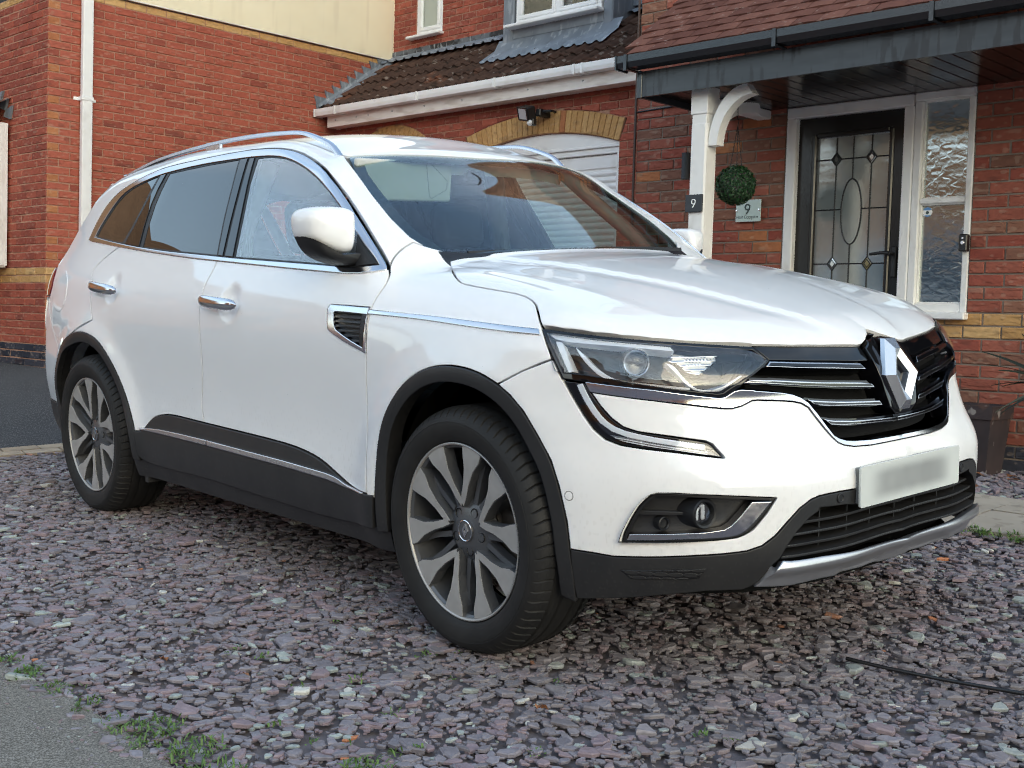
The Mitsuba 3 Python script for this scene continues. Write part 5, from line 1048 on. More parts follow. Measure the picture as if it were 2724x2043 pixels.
def day_lamp(mm):
    k = add(CARK, 'daytime_lamp', c2w(mm(panel(drl, CYL, .010, off=-.006, skirt=.02))), 'gloss_black')
    d = drl_i
    add(k, 'lens', c2w(mm(panel(d, CYL, .008, off=.0005, skirt=0, gap=.0005, bevel=0))), 'lens_clear')
    tub = LineString(P2(CYL, 'drl_tube')).buffer(.0068, cap_style='flat')
    add(k, 'light_guide', c2w(mm(panel(tub, CYL, .006, off=-.002, skirt=.006, gap=0, sm=2))), 'light_guide')
    lowp = poly(CYL, 'drl_low').difference(tub.buffer(.0015)); lowp = max(getattr(lowp, 'geoms', [lowp]), key=lambda g: g.area)
    add(k, 'indicator_lens', c2w(mm(panel(lowp, CYL, .008, off=-.003, skirt=.004, gap=0, sm=0))), 'grey_lens')
    d0 = P2(CYL, 'drl_low')[:5]
    for j in range(3):
        pth = d0 - np.array([0, .005 + .0055 * j]); st = LineString(pth).buffer(.0010, cap_style='flat').intersection(lowp)
        for g in getattr(st, 'geoms', [st]):
            if g.geom_type == 'Polygon' and g.area > 2e-5: add(k, 'rib', c2w(mm(panel(g, CYL, .006, off=-.0015, skirt=.003, gap=0, bevel=0, sm=0))), 'light_guide')
side_pair(day_lamp)
# ---------------------------------------------------------------- fog lamps
def fog_unit(mm):
    k = add(CARK, 'fog_recess', c2w(mm(panel(fog, CYL, .014, off=-.045, skirt=-.043, gap=0, bevel=0))), 'trim')
    ad = lambda n, m, b: add(k, n, c2w(mm(m)), b)
    ad('rim', panel(fog.difference(fog.buffer(-.008)), CYL, .008, off=-.002, skirt=.04, gap=.0005, bevel=.0015, sm=1), 'black_plastic')
    ad('chrome_blade', panel(poly(CYL, 'fog_chrome').buffer(-.001), CYL, .008, off=.0, skirt=.035, gap=0, sm=1), 'chrome_dirty')
    c = np.array([.703, -.672, .490]); ax = np.array([.985, -.17, .0]); ax /= np.linalg.norm(ax); R = trimesh.geometry.align_vectors([0, 0, 1], ax)
    def put(m): m = m.copy(); m.apply_transform(R); m.apply_translation(c); return m
    ad('lamp_barrel', put(lathe([(.041, -.06), (.0395, .008), (.0365, .012), (.031, .010), (.030, -.02), (0, -.022)], 40)), 'black_plastic')
    for q in (-.011, .010): ad('bulb_reflector', put(cbox(-.020, .020, q - .006, q + .006, -.016, -.008, .003)), 'lamp_blade')
    ad('lens', put(lathe([(0, .006), (.02, .004), (.031, .0)], 32)), 'lens_clear')
    ad('shelf', panel(poly(CYL, C3((.578, -.775, .494), (.70, -.70, .494), (.712, -.69, .486), (.575, -.775, .482))), CYL, .01, off=-.020, skirt=.03, gap=0), 'trim')
    c2 = np.array([.625, -.733, .461]); c = c2
    ad('sensor', put(lathe([(.019, -.02), (.019, .003), (.016, .005), (.013, .002), (.012, -.003), (0, -.004)], 28)), 'black_plastic')
side_pair(fog_unit)
# plate, sensors, lower grille
def plate_mesh():
    p = sbox(-.26, -.0555, .26, .0555).buffer(-.008).buffer(.008); m = extr(p, 'x', 0, .006); m.apply_translation((.896, 0, .526)); return m
NP = cp('number_plate', plate_mesh(), 'plate')
add(NP, 'holder', c2w(cbox(.872, .8955, -.250, .250, .478, .576, .003)), 'interior_grey')
LG = cp('lower_grille', panel(both(lowg).buffer(.03), CYL, .03, off=-.075, skirt=0), 'under_dark')
cp('valance_backing', panel(both(val).buffer(-.01), CYL, .04, off=-.085, skirt=0, gap=0, bevel=0, sm=0), 'under_dark')
cp('radiator', bx(.45, .64, -.52, .52, .27, .86), 'under_dark')
for i, z in enumerate((.448, .421, .394, .367)):
    w = .44 if i < 2 else .50
    st = both(lowg).intersection(sbox(-1, z - .0035, 1, z + .0035))
    if st.geom_type != 'Polygon': st = max(st.geoms, key=lambda g: g.area)
    add(LG, 'slat', c2w(panel(st, CYL, .01, off=-.018 + .006 * i, skirt=.065, gap=0, bevel=.001, sm=0)), 'trim')
for y in (-.36, -.24, -.12, 0, .12, .24, .36):
    u = CYL.uv(C3((.86, y, .4)))[0, 0]; st = both(lowg).intersection(sbox(u - .0015, .3, u + .0015, .5))
    add(LG, 'rib', c2w(panel(st, CYL, .01, off=-.03, skirt=.04, gap=0, bevel=0, sm=0)), 'trim')
for y, z in ((-.319, .504), (.319, .504)):
    pt = CYL.lift(CYL.uv(C3((.88, y, z)))); n = Fgrad(pt)[0]; R = trimesh.geometry.align_vectors([0, 0, 1], n)
    m = lathe([(.013, -.004), (.013, .002), (.011, .003), (.009, .0015), (0, .0015)], 24); m.apply_transform(R); m.apply_translation(pt[0]); cp('parking_sensor', m, 'black_plastic')
for s in (-1, 1):
    pt = CYL.lift(CYL.uv(C3((.409, s * .863, .521)))); n = Fgrad(pt)[0]; R = trimesh.geometry.align_vectors([0, 0, 1], n)
    m = lathe([(.0125, -.004), (.0125, .0008), (.011, .0010), (.0105, -.0005), (.0098, -.0005), (.0094, .0012), (0, .0015)], 28); m.apply_transform(R); m.apply_translation(pt[0]); kf = cp('flank_sensor', m, 'paint'); m = lathe([(.0132, .0004), (.0130, .0009), (.0117, .0009), (.0115, .0004)], 28); m.apply_transform(R); m.apply_translation(pt[0]); add(kf, 'seal', c2w(m), 'black_plastic')
vg = poly(CYL, 'val_grille')
def valg(mm):
    k = add(CARK, 'valance_grille', c2w(mm(panel(vg, CYL, .01, off=.003, skirt=.01, bevel=.003))), 'black_plastic')
    x0, y0, x1, y1 = vg.bounds
    for r in range(3):
        for c in range(6):
            cxx, cyy = x0 + (c + .5 + .5 * (r % 2)) * (x1 - x0) / 6.2, y0 + (r + .5) * (y1 - y0) / 3
            h = Polygon([(cxx - .017, cyy), (cxx - .009, cyy + .0052), (cxx + .009, cyy + .0052), (cxx + .017, cyy), (cxx + .009, cyy - .0052), (cxx - .009, cyy - .0052)]).intersection(vg.buffer(-.003))
            if h.geom_type == 'Polygon' and h.area > 2e-5: add(k, 'cell', c2w(mm(panel(h, CYL, .01, off=.006, skirt=.004, gap=0, bevel=.001, sm=0))), 'trim')
side_pair(valg)
# black backing behind the joints
shell = both(base.difference(unary_union([go.buffer(.01), fog.buffer(.008), lamp.buffer(.004)])))
cp('nose_backing', panel(shell, CYL, .04, off=-.022, skirt=0, gap=.01, bevel=0, sm=0), 'under_dark')
# ---------------------------------------------------------------- bonnet
def hood_h(P):
    X, a = P[:, 0], np.abs(P[:, 1])
    yc = np.interp(X, [-.45, .1, .5, .80], [.46, .36, .25, .13]); yo = np.interp(X, [-.45, .1, .45, .7], [.66, .62, .60, .55])
    fr = np.clip((.80 - X) / .15, 0, 1)
    return (.0055 * (1 - sst(-.014, .008, a - yc)) - .0026 * np.exp(-((a - yc - .03) / .035) ** 2) + .0025 * np.exp(-((a - yo) / .03) ** 2) * sst(.75, .3, X)) * fr + .011 * sst(-.20, -.37, X) * sst(.66, .56, a)
hs = L('hood_side', 1); hf = L('hood_front', 1); hf = hf[hf[:, 1] < -.001]
hr = np.vstack([hs, hf, C3((.747, 0, .923))])
half = Polygon(np.vstack([TOP.uv(hr), [(-.365, 0), (-.372, -.2), (-.39, -.42)]]))
half = half.buffer(0)
bothT = lambda p: unary_union([p, shapely.affinity.scale(p, 1, -1, origin=(0, 0))]).buffer(.0015).buffer(-.0015)
cp('bonnet', panel(bothT(half), TOP, .016, skirt=.022, gap=.0035, bevel=.004, disp=disp_of(hood_h)), 'paint')
cp('bonnet_backing', panel(bothT(half).buffer(-.05), TOP, .05, off=-.03, skirt=0, gap=0, bevel=0, sm=0), 'under_dark')
# ---------------------------------------------------------------- wings, doors, body sides
vent_o, vent_i = poly(SIDE, 'vent_out'), poly(SIDE, 'vent_in')
def side_h(P):
    h = 0
    for c, r in (((-1.335, .990), .082), ((-2.410, 1.030), .080)):
        d = np.hypot((P[:, 0] - c[0]), (P[:, 2] - c[1]) * 1.05); h = h - .019 * (1 - sst(.35, 1.0, d / r)) * sst(1.3, 1.0, P[:, 2] / 1.0 * 1.0)
    return h
dh = disp_of(side_h)
chrome_o = poly(SIDE, 'chrome_top', 'chrome_bot')
inner_w = poly(SIDE, 'inner_top', 'inner_bot').intersection(chrome_o.buffer(-.012))
cb = LINES['chrome_bot']; ar = np.vstack([C3((-3.165, -.85, .44), (-3.155, -.85, .53), (-3.125, -.86, .62), (-3.065, -.88, .70)), L('arch_r_out', 5)])
front_door = poly(SIDE, 'door_front', L('clad_top', 9)[::-1], C3((-.98, -.89, .512)), '-door_mid', cb[cb[:, 0] > -1.58][::-1])
front_door = poly(SIDE, 'door_front', C3((-.46, -.9, .36), (-1.56, -.9, .36)), '-door_mid', cb[(cb[:, 0] > -1.58)][::-1], )
rear_door = poly(SIDE, 'door_mid', C3((-1.56, -.9, .36), (-2.2, -.9, .36)), ar[::-1][:9], '-door_rear', cb[(cb[:, 0] <= -1.50) & (cb[:, 0] > -2.6)][::-1])
clad = poly(SIDE, 'clad_top', C3((-.43, -.9, .30)), '-clad_bot', C3((-2.19, -.9, .33)))
front_door = front_door.difference(unary_union([clad, chrome_o, vent_o])); rear_door = rear_door.difference(unary_union([clad, chrome_o]))
big = lambda p: max(getattr(p, 'geoms', [p]), key=lambda g: g.area)
front_door, rear_door = big(front_door), big(rear_door)
FD = cp2('front_door', panel(front_door, SIDE, .012, disp=dh), 'paint')
RD = cp2('rear_door', panel(rear_door, SIDE, .012, disp=dh), 'paint')
fender = poly(DIAG, 'door_front', C3((-.425, -.91, .38)), af[:i_s + 1], 'bumper_seam', C3((.308, -.85, .932)), L('hood_side')[::-1], '-fender_rear_top')
cp2('front_wing', panel(fender, DIAG, .016), 'paint')
ditch = on_top(*[(x, -.565) for x in np.linspace(-1.06, -3.12, 24)])
apil = L('screen_near', 1)[::-1]
bside = poly(DIAG, LINES['chrome_top'][::-1][:1], '-fender_rear_top' if False else L('fender_rear_top', 1), apil[1:], ditch, on_side((-3.20, 1.47), (-3.28, 1.36), (-3.35, 1.24), (-3.40, 1.13), (-3.35, 1.085), (-3.335, 1.02), (-3.365, .974), (-3.33, .919)), L('rb_seam', 3), ar[3:7], L('arch_r_out', 7, 12), '-door_rear', cb[cb[:, 0] < -2.45], LINES['chrome_top'])
bside = bside.difference(unary_union([Polygon(DIAG.uv(SIDE.lift(np.array(chrome_o.exterior.coords)[:-1]))).buffer(.001), Polygon(DIAG.uv(SIDE.lift(np.array(rear_door.exterior.coords)[:-1]))).buffer(.0)]))
bside = big(bside.buffer(-.001).buffer(.001))
BS = cp2('body_side', panel(bside, DIAG, .016), 'paint')
for k, mm in zip(BS, (lambda m: m, mirY)):
    if mm is mirY: continue
    fl = poly(SIDE, 'fuel')
    add(k, 'fuel_flap', c2w(panel(smooth_ring(fl.buffer(-.004), 2), SIDE, .012, off=.0015, skirt=.004, gap=0, bevel=.003, sm=0)), 'paint')
# side backing behind the shut lines, with the wheel openings left free
backing = sbox(-3.2, .34, -.30, 1.06).difference(unary_union([Point(0, .36).buffer(.44), Point(-2.705, .36).buffer(.44), sbox(-.45, .2, .5, .5), sbox(-3.3, .2, -2.3, .5)]))
cp2('door_backing', panel(backing, SIDE, .05, off=-.020, skirt=0, gap=0, bevel=0, sm=0), 'under_dark')
# cladding and its bright strips
CL = cp2('sill_cladding', panel(clad, SIDE, .014, off=.006, skirt=.05, bevel=.004), 'trim')
stt, sbt = SIDE.uv(LINES['clad_strip_top']), SIDE.uv(LINES['clad_strip_bot'])[::-1]; sx = np.linspace(-2.155, -.475, 30); zt_, zb_ = np.interp(sx, stt[:, 0], stt[:, 1]), np.interp(sx, sbt[:, 0], sbt[:, 1])
st = Polygon(np.vstack([np.c_[sx, zt_], np.c_[sx, zt_ - np.clip((zt_ - zb_) * .62, .004, .02)][::-1]])); cut = LineString([(-1.558, .2), (-1.548, .7)]).buffer(.002)
for mm in (lambda m: m, mirY):
    for g in st.difference(cut).geoms: add(CARK, 'sill_strip', c2w(mm(panel(g, SIDE, .01, off=.012, skirt=.008, gap=0, bevel=.003, sm=1))), 'strip_chrome')
cp2('sill', panel(sbox(-2.25, .225, -.38, .325), SIDE, .04, off=-.012, skirt=.25, gap=0, bevel=0, sm=0), 'trim')
# wheel arch trims
def arch_band(o, c, w):
    d = o[:, [0, 2]] - c; r = np.linalg.norm(d, axis=1)[:, None]; return Polygon(np.vstack([o[:, [0, 2]], (c + d * (r - w) / r)[::-1]])).buffer(0)
ao = np.vstack([C3((-.418, -.9, .29), (-.416, -.9, .37)), af, C3((.412, -.85, .30), (.405, -.85, .225))])
aro = np.vstack([C3((-3.14, -.85, .30), (-3.16, -.85, .38)), ar, C3((-2.185, -.9, .38), (-2.18, -.9, .30))])
cp2('wheel_arch_trim', panel(arch_band(ao, np.array([0, .34]), .047), SIDE, .014, off=.004, skirt=.06, gap=.0006, bevel=.004, sm=1), 'trim')
cp2('wheel_arch_trim', panel(arch_band(aro, np.array([-2.66, .34]), .047), SIDE, .014, off=.004, skirt=.06, gap=.0006, bevel=.004, sm=1), 'trim')
def liner(xc):
    a = np.radians(np.linspace(-10, 190, 40)); r = .452; ms = []
    o = np.stack([xc + r * np.cos(a), 0 * a - .80, .345 + r * np.sin(a) * 1.05], 1); i = o.copy(); i[:, 1] = -.50; m = len(a)
    v = np.vstack([o, i, [[xc, -.50, .36]]]); f = []
    for j in range(m - 1): f += [(j, j + 1, m + j), (j + 1, m + j + 1, m + j), (m + j, m + j + 1, 2 * m)]
    return trimesh.Trimesh(v, f, process=False)
for xc in (0, -2.68): cp2('wheel_well', liner(xc), 'under_dark')
cp('underbody', bx(-3.4, -.32, -.72, .72, .20, .26), 'under_dark')
cp('firewall', bx(-.42, -.38, -.60, .60, .27, 1.02), 'under_dark')
# side vent and the bright spear on the wing
def vent(mm):
    k = add(CARK, 'side_vent', c2w(mm(panel(vent_o.difference(vent_i), SIDE, .008, off=.005, skirt=.02, gap=0, bevel=.003, sm=1))), 'chrome')
    add(k, 'mesh_panel', c2w(mm(panel(vent_i.buffer(.002), SIDE, .012, off=-.014, skirt=0, gap=0, bevel=0, sm=0))), 'black_plastic')
    for i in range(7):
        z = .888 + i * .0145
        s = vent_i.intersection(Polygon([(-1, z + .004), (-.3, z - .004), (-.3, z + .003), (-1, z + .011)]))
        if s.geom_type == 'Polygon' and s.area > 5e-5: add(k, 'slat', c2w(mm(panel(s, SIDE, .01, off=-.003, skirt=.012, gap=0, bevel=.001, sm=0))), 'trim')
    add(k, 'end_cap', c2w(mm(panel(vent_o.intersection(sbox(-.49, .7, -.45, 1.0)).intersection(vent_i.buffer(.012)), SIDE, .01, off=.004, skirt=.02, gap=.001, bevel=.002, sm=0))), 'black_plastic')
    add(CARK, 'wing_spear', c2w(mm(panel(poly(SIDE, 'spear_top', 'spear_bot'), SIDE, .008, off=.005, skirt=.008, gap=0, bevel=.003, sm=1))), 'chrome')
side_pair(vent)
# handles
def handle(x0, x1, z0, z1):
    n = 22; t = np.linspace(0, 1, n); ms = []
    x = x0 + (x1 - x0) * t; z = z0 + (z1 - z0) * t; y0 = SIDE.lift(np.stack([x, z], 1))[:, 1]
    path = np.stack([x, y0 - .014 - .024 * np.sin(np.pi * np.clip(t * .94 + .03, 0, 1)) ** .5, z], 1)
    e = np.sqrt(np.clip(1 - np.abs(2 * t - 1) ** 6, 0, 1)); v = []; m = 16
    for p, s in zip(path, e):
        for g in np.arange(m) * 2 * np.pi / m: v.append(p + np.array([0, np.sin(g) * .015 * s, np.cos(g) * .0225 * max(s, .05)]))
    f = []
    for i in range(n - 1):
        for j in range(m): a, b = i * m + j, i * m + (j + 1) % m; f += [(a, b, b + m), (a, b + m, a + m)]
    mm = trimesh.Trimesh(v, f, process=False); trimesh.repair.fix_normals(mm); return mm
for (a, b, c, d) in ((-1.530, -1.245, .999, .986), (-2.628, -2.315, 1.042, 1.022)):
    cp2('door_handle', handle(a, b, c, d), 'chrome', smooth=True)
# ---------------------------------------------------------------- glasshouse
cp2('window_trim', panel(chrome_o.difference(inner_w), SIDE, .012, off=.005, skirt=.012, gap=0, bevel=.003, sm=1), 'chrome')
gl = {n: poly(SIDE, n).intersection(inner_w.buffer(-.002)) for n in ('quarter_glass', 'rear_glass', 'front_glass')}
pil = {n: poly(SIDE, n).intersection(inner_w) for n in ('c_pillar', 'b_pillar_rear', 'b_pillar_front', 'mirror_sail')}
seal = inner_w.buffer(.002).difference(unary_union([g.buffer(-.001) for g in gl.values()]))
cp2('window_seal', panel(seal, SIDE, .012, off=.0, skirt=.02, gap=0, bevel=0, sm=0), 'black_plastic')
for n, p in pil.items(): cp2('pillar_trim', panel(big(p.buffer(-.003)), SIDE, .012, off=.004, skirt=.006, gap=0, sm=1), 'gloss_black' if n != 'mirror_sail' else 'black_plastic')
for n, nm, b in (('quarter_glass', 'quarter_window', 'glass_privacy'), ('rear_glass', 'rear_door_window', 'glass_privacy'), ('front_glass', 'front_door_window', 'glass_side')):
    cp2(nm, panel(big(gl[n]), SIDE, .02, off=-.002, skirt=0, gap=0, bevel=0, sm=1), b)
sn = L('screen_near', 1); scr = np.vstack([[(-.37, -.585)], TOP.uv(sn)[::-1][:-1][0:0], TOP.uv(L('screen_near')[::-1])[1:-1]])
# windscreen outline, right half, from the cowl up the pillar to the header
wr = np.vstack([[(-.36, 0), (-.368, -.30), (-.38, -.60)], TOP.uv(L('screen_near', 0, 6)[::-1])[:5], [(-1.045, -.556), (-1.012, -.44), (-.985, -.30), (-.966, -.15), (-.958, 0)]])
wh = Polygon(wr).buffer(0)
WS = cp('windscreen', panel(bothT(wh), TOP, .025, off=-.002, skirt=0, gap=.0, bevel=0), 'glass_front')
frit = bothT(wh).difference(bothT(wh).buffer(-.045)); frit = frit.difference(sbox(-.44, -.55, -.3, .55))
add(WS, 'border', c2w(panel(frit, TOP, .02, off=-.005, skirt=0, gap=0, bevel=0, sm=0)), 'gloss_black')
cowl = Polygon([(-.47, -.60), (-.405, -.42), (-.39, 0), (-.405, .42), (-.47, .60), (-.36, .62), (-.33, 0), (-.36, -.62)])
cp('cowl', panel(cowl, TOP, .03, off=.001, skirt=.02, gap=0, bevel=0, sm=1), 'black_plastic')
rf = Polygon(np.vstack([wr[-6:-1][::1] + [(-.004, 0)] * 5, [(-.962, 0)], [(-3.2, 0), (-3.2, -.50), (-3.1, -.562)], [(-1.06, -.562)]])).buffer(0)
rf = Polygon([(-.961, 0), (-.969, -.15), (-.988, -.30), (-1.015, -.44), (-1.05, -.555), (-1.10, -.561), (-3.12, -.561), (-3.17, -.52), (-3.19, 0)])
cp('roof', panel(bothT(rf), TOP, .03, skirt=.01, gap=.0015, bevel=.003), 'paint')
cp('headliner', panel(bothT(rf).buffer(-.02), TOP, .06, off=-.035, skirt=.04, gap=0, bevel=0, sm=0), 'headliner')
sp = Polygon([(-3.19, 0), (-3.17, -.52), (-3.13, -.56), (-3.30, -.52), (-3.40, -.40), (-3.42, 0)]); cp('rear_spoiler', panel(bothT(sp), TOP, .03, off=.008, skirt=.02), 'paint')
def rail_mesh():
    p = np.array([(-1.085, 1.535), (-1.140, 1.580), (-1.205, 1.606), (-1.318, 1.637), (-1.44, 1.650), (-1.65, 1.658), (-1.96, 1.657), (-2.30, 1.642), (-2.587, 1.620), (-2.815, 1.588), (-2.93, 1.566), (-2.99, 1.548)])
    t = np.linspace(0, 1, len(p)); tt = np.linspace(0, 1, 60); x = CubicSpline(t, p[:, 0])(tt); z = CubicSpline(t, p[:, 1])(tt)
    return sweep(np.stack([x, 0 * x - .562, z - .018], 1), [(-.013, -.006), (-.011, .004), (-.005, .008), (.005, .008), (.011, .004), (.013, -.006)])
cp2('roof_rail', rail_mesh(), 'satin_alu', smooth=30)
for x, z in ((-2.05, 1.655), (-2.90, 1.57)): cp2('rail_foot', cbox(x - .06, x + .06, -.572, -.552, z - .05, z - .012, .004), 'satin_alu')
# rear end, unseen from the front
RC = Cyl()
class RCyl(Cyl):
    x0, k = -2.7, .9
    def uv(s, P): P = np.atleast_2d(P); return np.stack([np.arctan2(P[:, 1], s.x0 - P[:, 0]) * s.k, P[:, 2]], 1)
    def lift(s, uv, off=0.):
        a = uv[:, 0] / s.k; d = np.stack([-np.cos(a), np.sin(a), 0 * a], 1); P0 = np.stack([s.x0 + 0 * a, 0 * a, uv[:, 1]], 1) + 1.5 * d; return lift(P0, -d, 0, 1.4, off)
RCY = RCyl()
def pr_dir(pr, B, duv):
    if isinstance(pr, Cyl):
        sg = -1 if isinstance(pr, RCyl) else 1; a = np.arctan2(B[:, 1], sg * (B[:, 0] - pr.x0)); return duv[:, :1] * np.stack([-sg * np.sin(a), np.cos(a), 0 * a], 1) + duv[:, 1:] * np.array([0, 0, 1.])
    return duv[:, :1] * pr.e1 + duv[:, 1:] * pr.e2
rb = Polygon(np.vstack([RCY.uv(LINES['rb_seam']), RCY.uv(ar[:4][::-1]), [(-1.06, .45), (0, .45), (0, .78), (-.75, .80), (-.78, .96)]])).buffer(0)
cp('rear_bumper', panel(both(rb), RCY, .025), 'paint')
cp('rear_valance', panel(both(Polygon([(-1.08, .28), (-1.07, .45), (0, .45), (0, .24), (-.8, .24)])), RCY, .03, off=.004, skirt=.04), 'trim')
tl = Polygon(np.vstack([RCY.uv(on_side((-3.40, 1.125), (-3.352, 1.085), (-3.338, 1.02), (-3.366, .978))), [(-.70, .97), (-.45, 1.0), (-.45, 1.09), (-.68, 1.12)]])).buffer(0)
for m in (lambda m: m, mirY): add(CARK, 'tail_light', c2w(m(panel(tl, RCY, .012, off=.004, skirt=.02, bevel=.004))), 'red_lens')
tg = Polygon([(0, .78), (-.74, .81), (-.72, .97), (-.45, .99), (-.45, 1.10), (-.66, 1.14), (-.55, 1.40), (-.50, 1.49), (0, 1.50)]); rw = Polygon([(0, 1.14), (-.58, 1.16), (-.48, 1.40), (-.42, 1.46), (0, 1.47)])
cp('tailgate', panel(both(tg.difference(rw)), RCY, .03), 'paint')
cp('rear_window', panel(both(rw), RCY, .03, off=-.003, skirt=0, bevel=0), 'glass_privacy')

# ---------------------------------------------------------------- door mirrors
def mirror_unit(mm, label=None):
    pr = np.array([(-1.026, 1.270), (-1.019, 1.294), (-.998, 1.310), (-.935, 1.319), (-.844, 1.317), (-.818, 1.306), (-.811, 1.278), (-.817, 1.187), (-.834, 1.165), (-.870, 1.160), (-.926, 1.173), (-.981, 1.195), (-1.015, 1.219)])
    pr[:, 0] = -.893 + (pr[:, 0] + .905) * .76
    pr = np.array(smooth_ring(Polygon(pr), 3).exterior.segmentize(.006).coords)[:-1] if False else np.array(shapely.segmentize(smooth_ring(Polygon(pr), 3).exterior, .008).coords)[:-1]
    c = pr.mean(0); n = len(pr)
    xs = np.array([-.740, -.732, -.715, -.695, -.674, -.652, -.634, -.622, -.612, -.606, -.604]); sc = np.array([.94, .985, 1., 1., .985, .955, .905, .83, .68, .42, .0001]); V = []
    for x, s in zip(xs, sc):
        q = c + (pr - c) * s + np.array([0.03, -.004]) * (1 - s); V.append(np.stack([np.full(n, x) - .22 * (np.abs(q[:, 0]) - .90), q[:, 0], q[:, 1]], 1))
    V = np.vstack(V); f = []
    for i in range(len(xs) - 1):
        for j in range(n): a, b = i * n + j, i * n + (j + 1) % n; f += [(a, b, b + n), (a, b + n, a + n)]
    cap = trimesh.Trimesh(V, f, process=False); trimesh.repair.fix_normals(cap)
    if cap.volume < 0: cap.invert()
    k = add(CARK, 'door_mirror', c2w(mm(cap)), 'paint', True)
    g = Polygon(pr).buffer(-.012); gm = extr(g, 'x', -.735, -.733); gm.vertices[:, 0] -= .22 * (np.abs(gm.vertices[:, 1]) - .90)
    add(k, 'glass', c2w(mm(gm)), 'mirror_glass')
    low = np.array([(-1.022, 1.222), (-.985, 1.190), (-.93, 1.168), (-.868, 1.153), (-.83, 1.158), (-.80, 1.172), (-.752, 1.160), (-.748, 1.128), (-.80, 1.120), (-.88, 1.130), (-.95, 1.148), (-1.0, 1.182)])
    low[:, 0] = np.where(low[:, 0] < -.79, -.893 + (low[:, 0] + .905) * .78, low[:, 0])
    V = []; lp = np.array(shapely.segmentize(smooth_ring(Polygon(low), 2).exterior, .01).coords)[:-1]; n = len(lp); cc = lp.mean(0)
    for x, s in ((-.725, .9), (-.71, 1.), (-.65, .97), (-.625, .85), (-.615, .6), (-.612, .001)):
        q = cc + (lp - cc) * s; V.append(np.stack([np.full(n, x) - .22 * (np.abs(q[:, 0]) - .90), q[:, 0], q[:, 1]], 1))
    V = np.vstack(V); f = []
    for i in range(5):
        for j in range(n): a, b = i * n + j, i * n + (j + 1) % n; f += [(a, b, b + n), (a, b + n, a + n)]
    arm = trimesh.Trimesh(V, f, process=False); trimesh.repair.fix_normals(arm)
    add(k, 'arm', c2w(mm(arm)), 'black_plastic', 40)
def lower(m):
    m = mirY(m); m.vertices = (m.vertices - [-.66, .80, 1.20]) * [1, .9, .85] + [-.66, .80, 1.155]; return m
mirror_unit(lambda m: m); mirror_unit(lower)
# ---------------------------------------------------------------- cabin
SEATM = {}
def rbox(x0, x1, y0, y1, z0, z1, r=.04):
    import manifold3d as m3
    s = m3.Manifold.sphere(r, 16); pts = [(x, y, z) for x in (x0 + r, x1 - r) for y in (y0 + r, y1 - r) for z in (z0 + r, z1 - r)]
    h = m3.Manifold.batch_hull([s.translate(p) for p in pts]); m = h.to_mesh(); return trimesh.Trimesh(m.vert_properties[:, :3], m.tri_verts, process=False)
def rot_y(m, a, c):
    m = m.copy(); m.apply_transform(trimesh.transformations.rotation_matrix(a, [0, 1, 0], c)); return m
for s in (-1, 1):
    y = .37 * s; k = add(CARK, 'front_seat', c2w(rbox(-1.55, -.95, y - .25, y + .25, .45, .63, .07)), 'interior_dark', 40)
    add(k, 'backrest', c2w(rot_y(rbox(-1.62, -1.47, y - .25, y + .25, .55, 1.16, .06), -.22, (-1.5, y, .6))), 'interior_dark', 40)
    add(k, 'headrest', c2w(rot_y(rbox(-1.60, -1.50, y - .135, y + .135, 1.19, 1.39, .05), -.12, (-1.5, y, 1.1))), 'interior_dark', 40)
    for q in (-.06, .06): add(k, 'post', c2w(tube([(-1.60, y + q, 1.10), (-1.57, y + q, 1.24)], .007, 8)), 'chrome', 40)
k = add(CARK, 'rear_seat', c2w(rbox(-2.55, -2.05, -.62, .62, .45, .66, .07)), 'interior_dark', 40)
add(k, 'backrest', c2w(rot_y(rbox(-2.68, -2.52, -.62, .62, .6, 1.18, .06), -.3, (-2.6, 0, .6))), 'interior_dark', 40)
for y in (-.38, .38): add(k, 'headrest', c2w(rbox(-2.86, -2.76, y - .13, y + .13, 1.17, 1.36, .045)), 'interior_dark', 40)
cp('dashboard', cat([rbox(-.95, -.42, -.70, .70, .80, 1.085, .06), rbox(-.98, -.60, -.62, -.14, 1.02, 1.125, .04)]), 'interior_dark', smooth=40)
tor = trimesh.creation.torus(.185, .016, 40, 12); tor.apply_transform(trimesh.transformations.rotation_matrix(1.15, [0, 1, 0])); tor.apply_translation((-1.02, -.37, .98)); cp('steering_wheel', tor, 'interior_dark', smooth=True)
def visor(y0, y1):
    m = rbox(-.012, .012, y0, y1, -.075, .075, .011); m.apply_transform(trimesh.transformations.rotation_matrix(.12, [0, 1, 0])); return m
v1 = visor(-.575, -.135); v1.apply_translation((-.985, 0, 1.432)); VK = cp('sun_visor', v1, 'headliner', smooth=40)
wl = Polygon([(-.25, .06), (-.17, .0), (-.17, -.02), (-.23, -.05)]).buffer(.012).difference(Polygon([(-.25, .06), (-.17, .0), (-.17, -.02), (-.23, -.05)]).buffer(.010)); wm = extr(wl, 'x', .0125, .0135); wm.apply_transform(trimesh.transformations.rotation_matrix(.12, [0, 1, 0])); wm.apply_translation((-.985, 0, 1.432)); add(VK, 'label_line', c2w(wm), 'interior_grey')
cp('camera_housing', rbox(-1.10, -.99, -.055, .055, 1.43, 1.515, .02), 'black_plastic', smooth=40)
im = rbox(-1.10, -1.06, -.12, .12, 1.375, 1.435, .018); cp('interior_mirror', im, 'black_plastic', smooth=40)
for s in (-1, 1):
    cp('seat_belt', tube([(-1.62, s * .64, 1.42), (-1.60, s * .66, 1.25), (-1.58, s * .70, .8)], [.012, .016, .016], 6), 'interior_grey')
def pillar_in(a, b, w): return tube([a, ((a[0] + b[0]) / 2 - .01, (a[1] + b[1]) / 2, (a[2] + b[2]) / 2), b], w, 8)
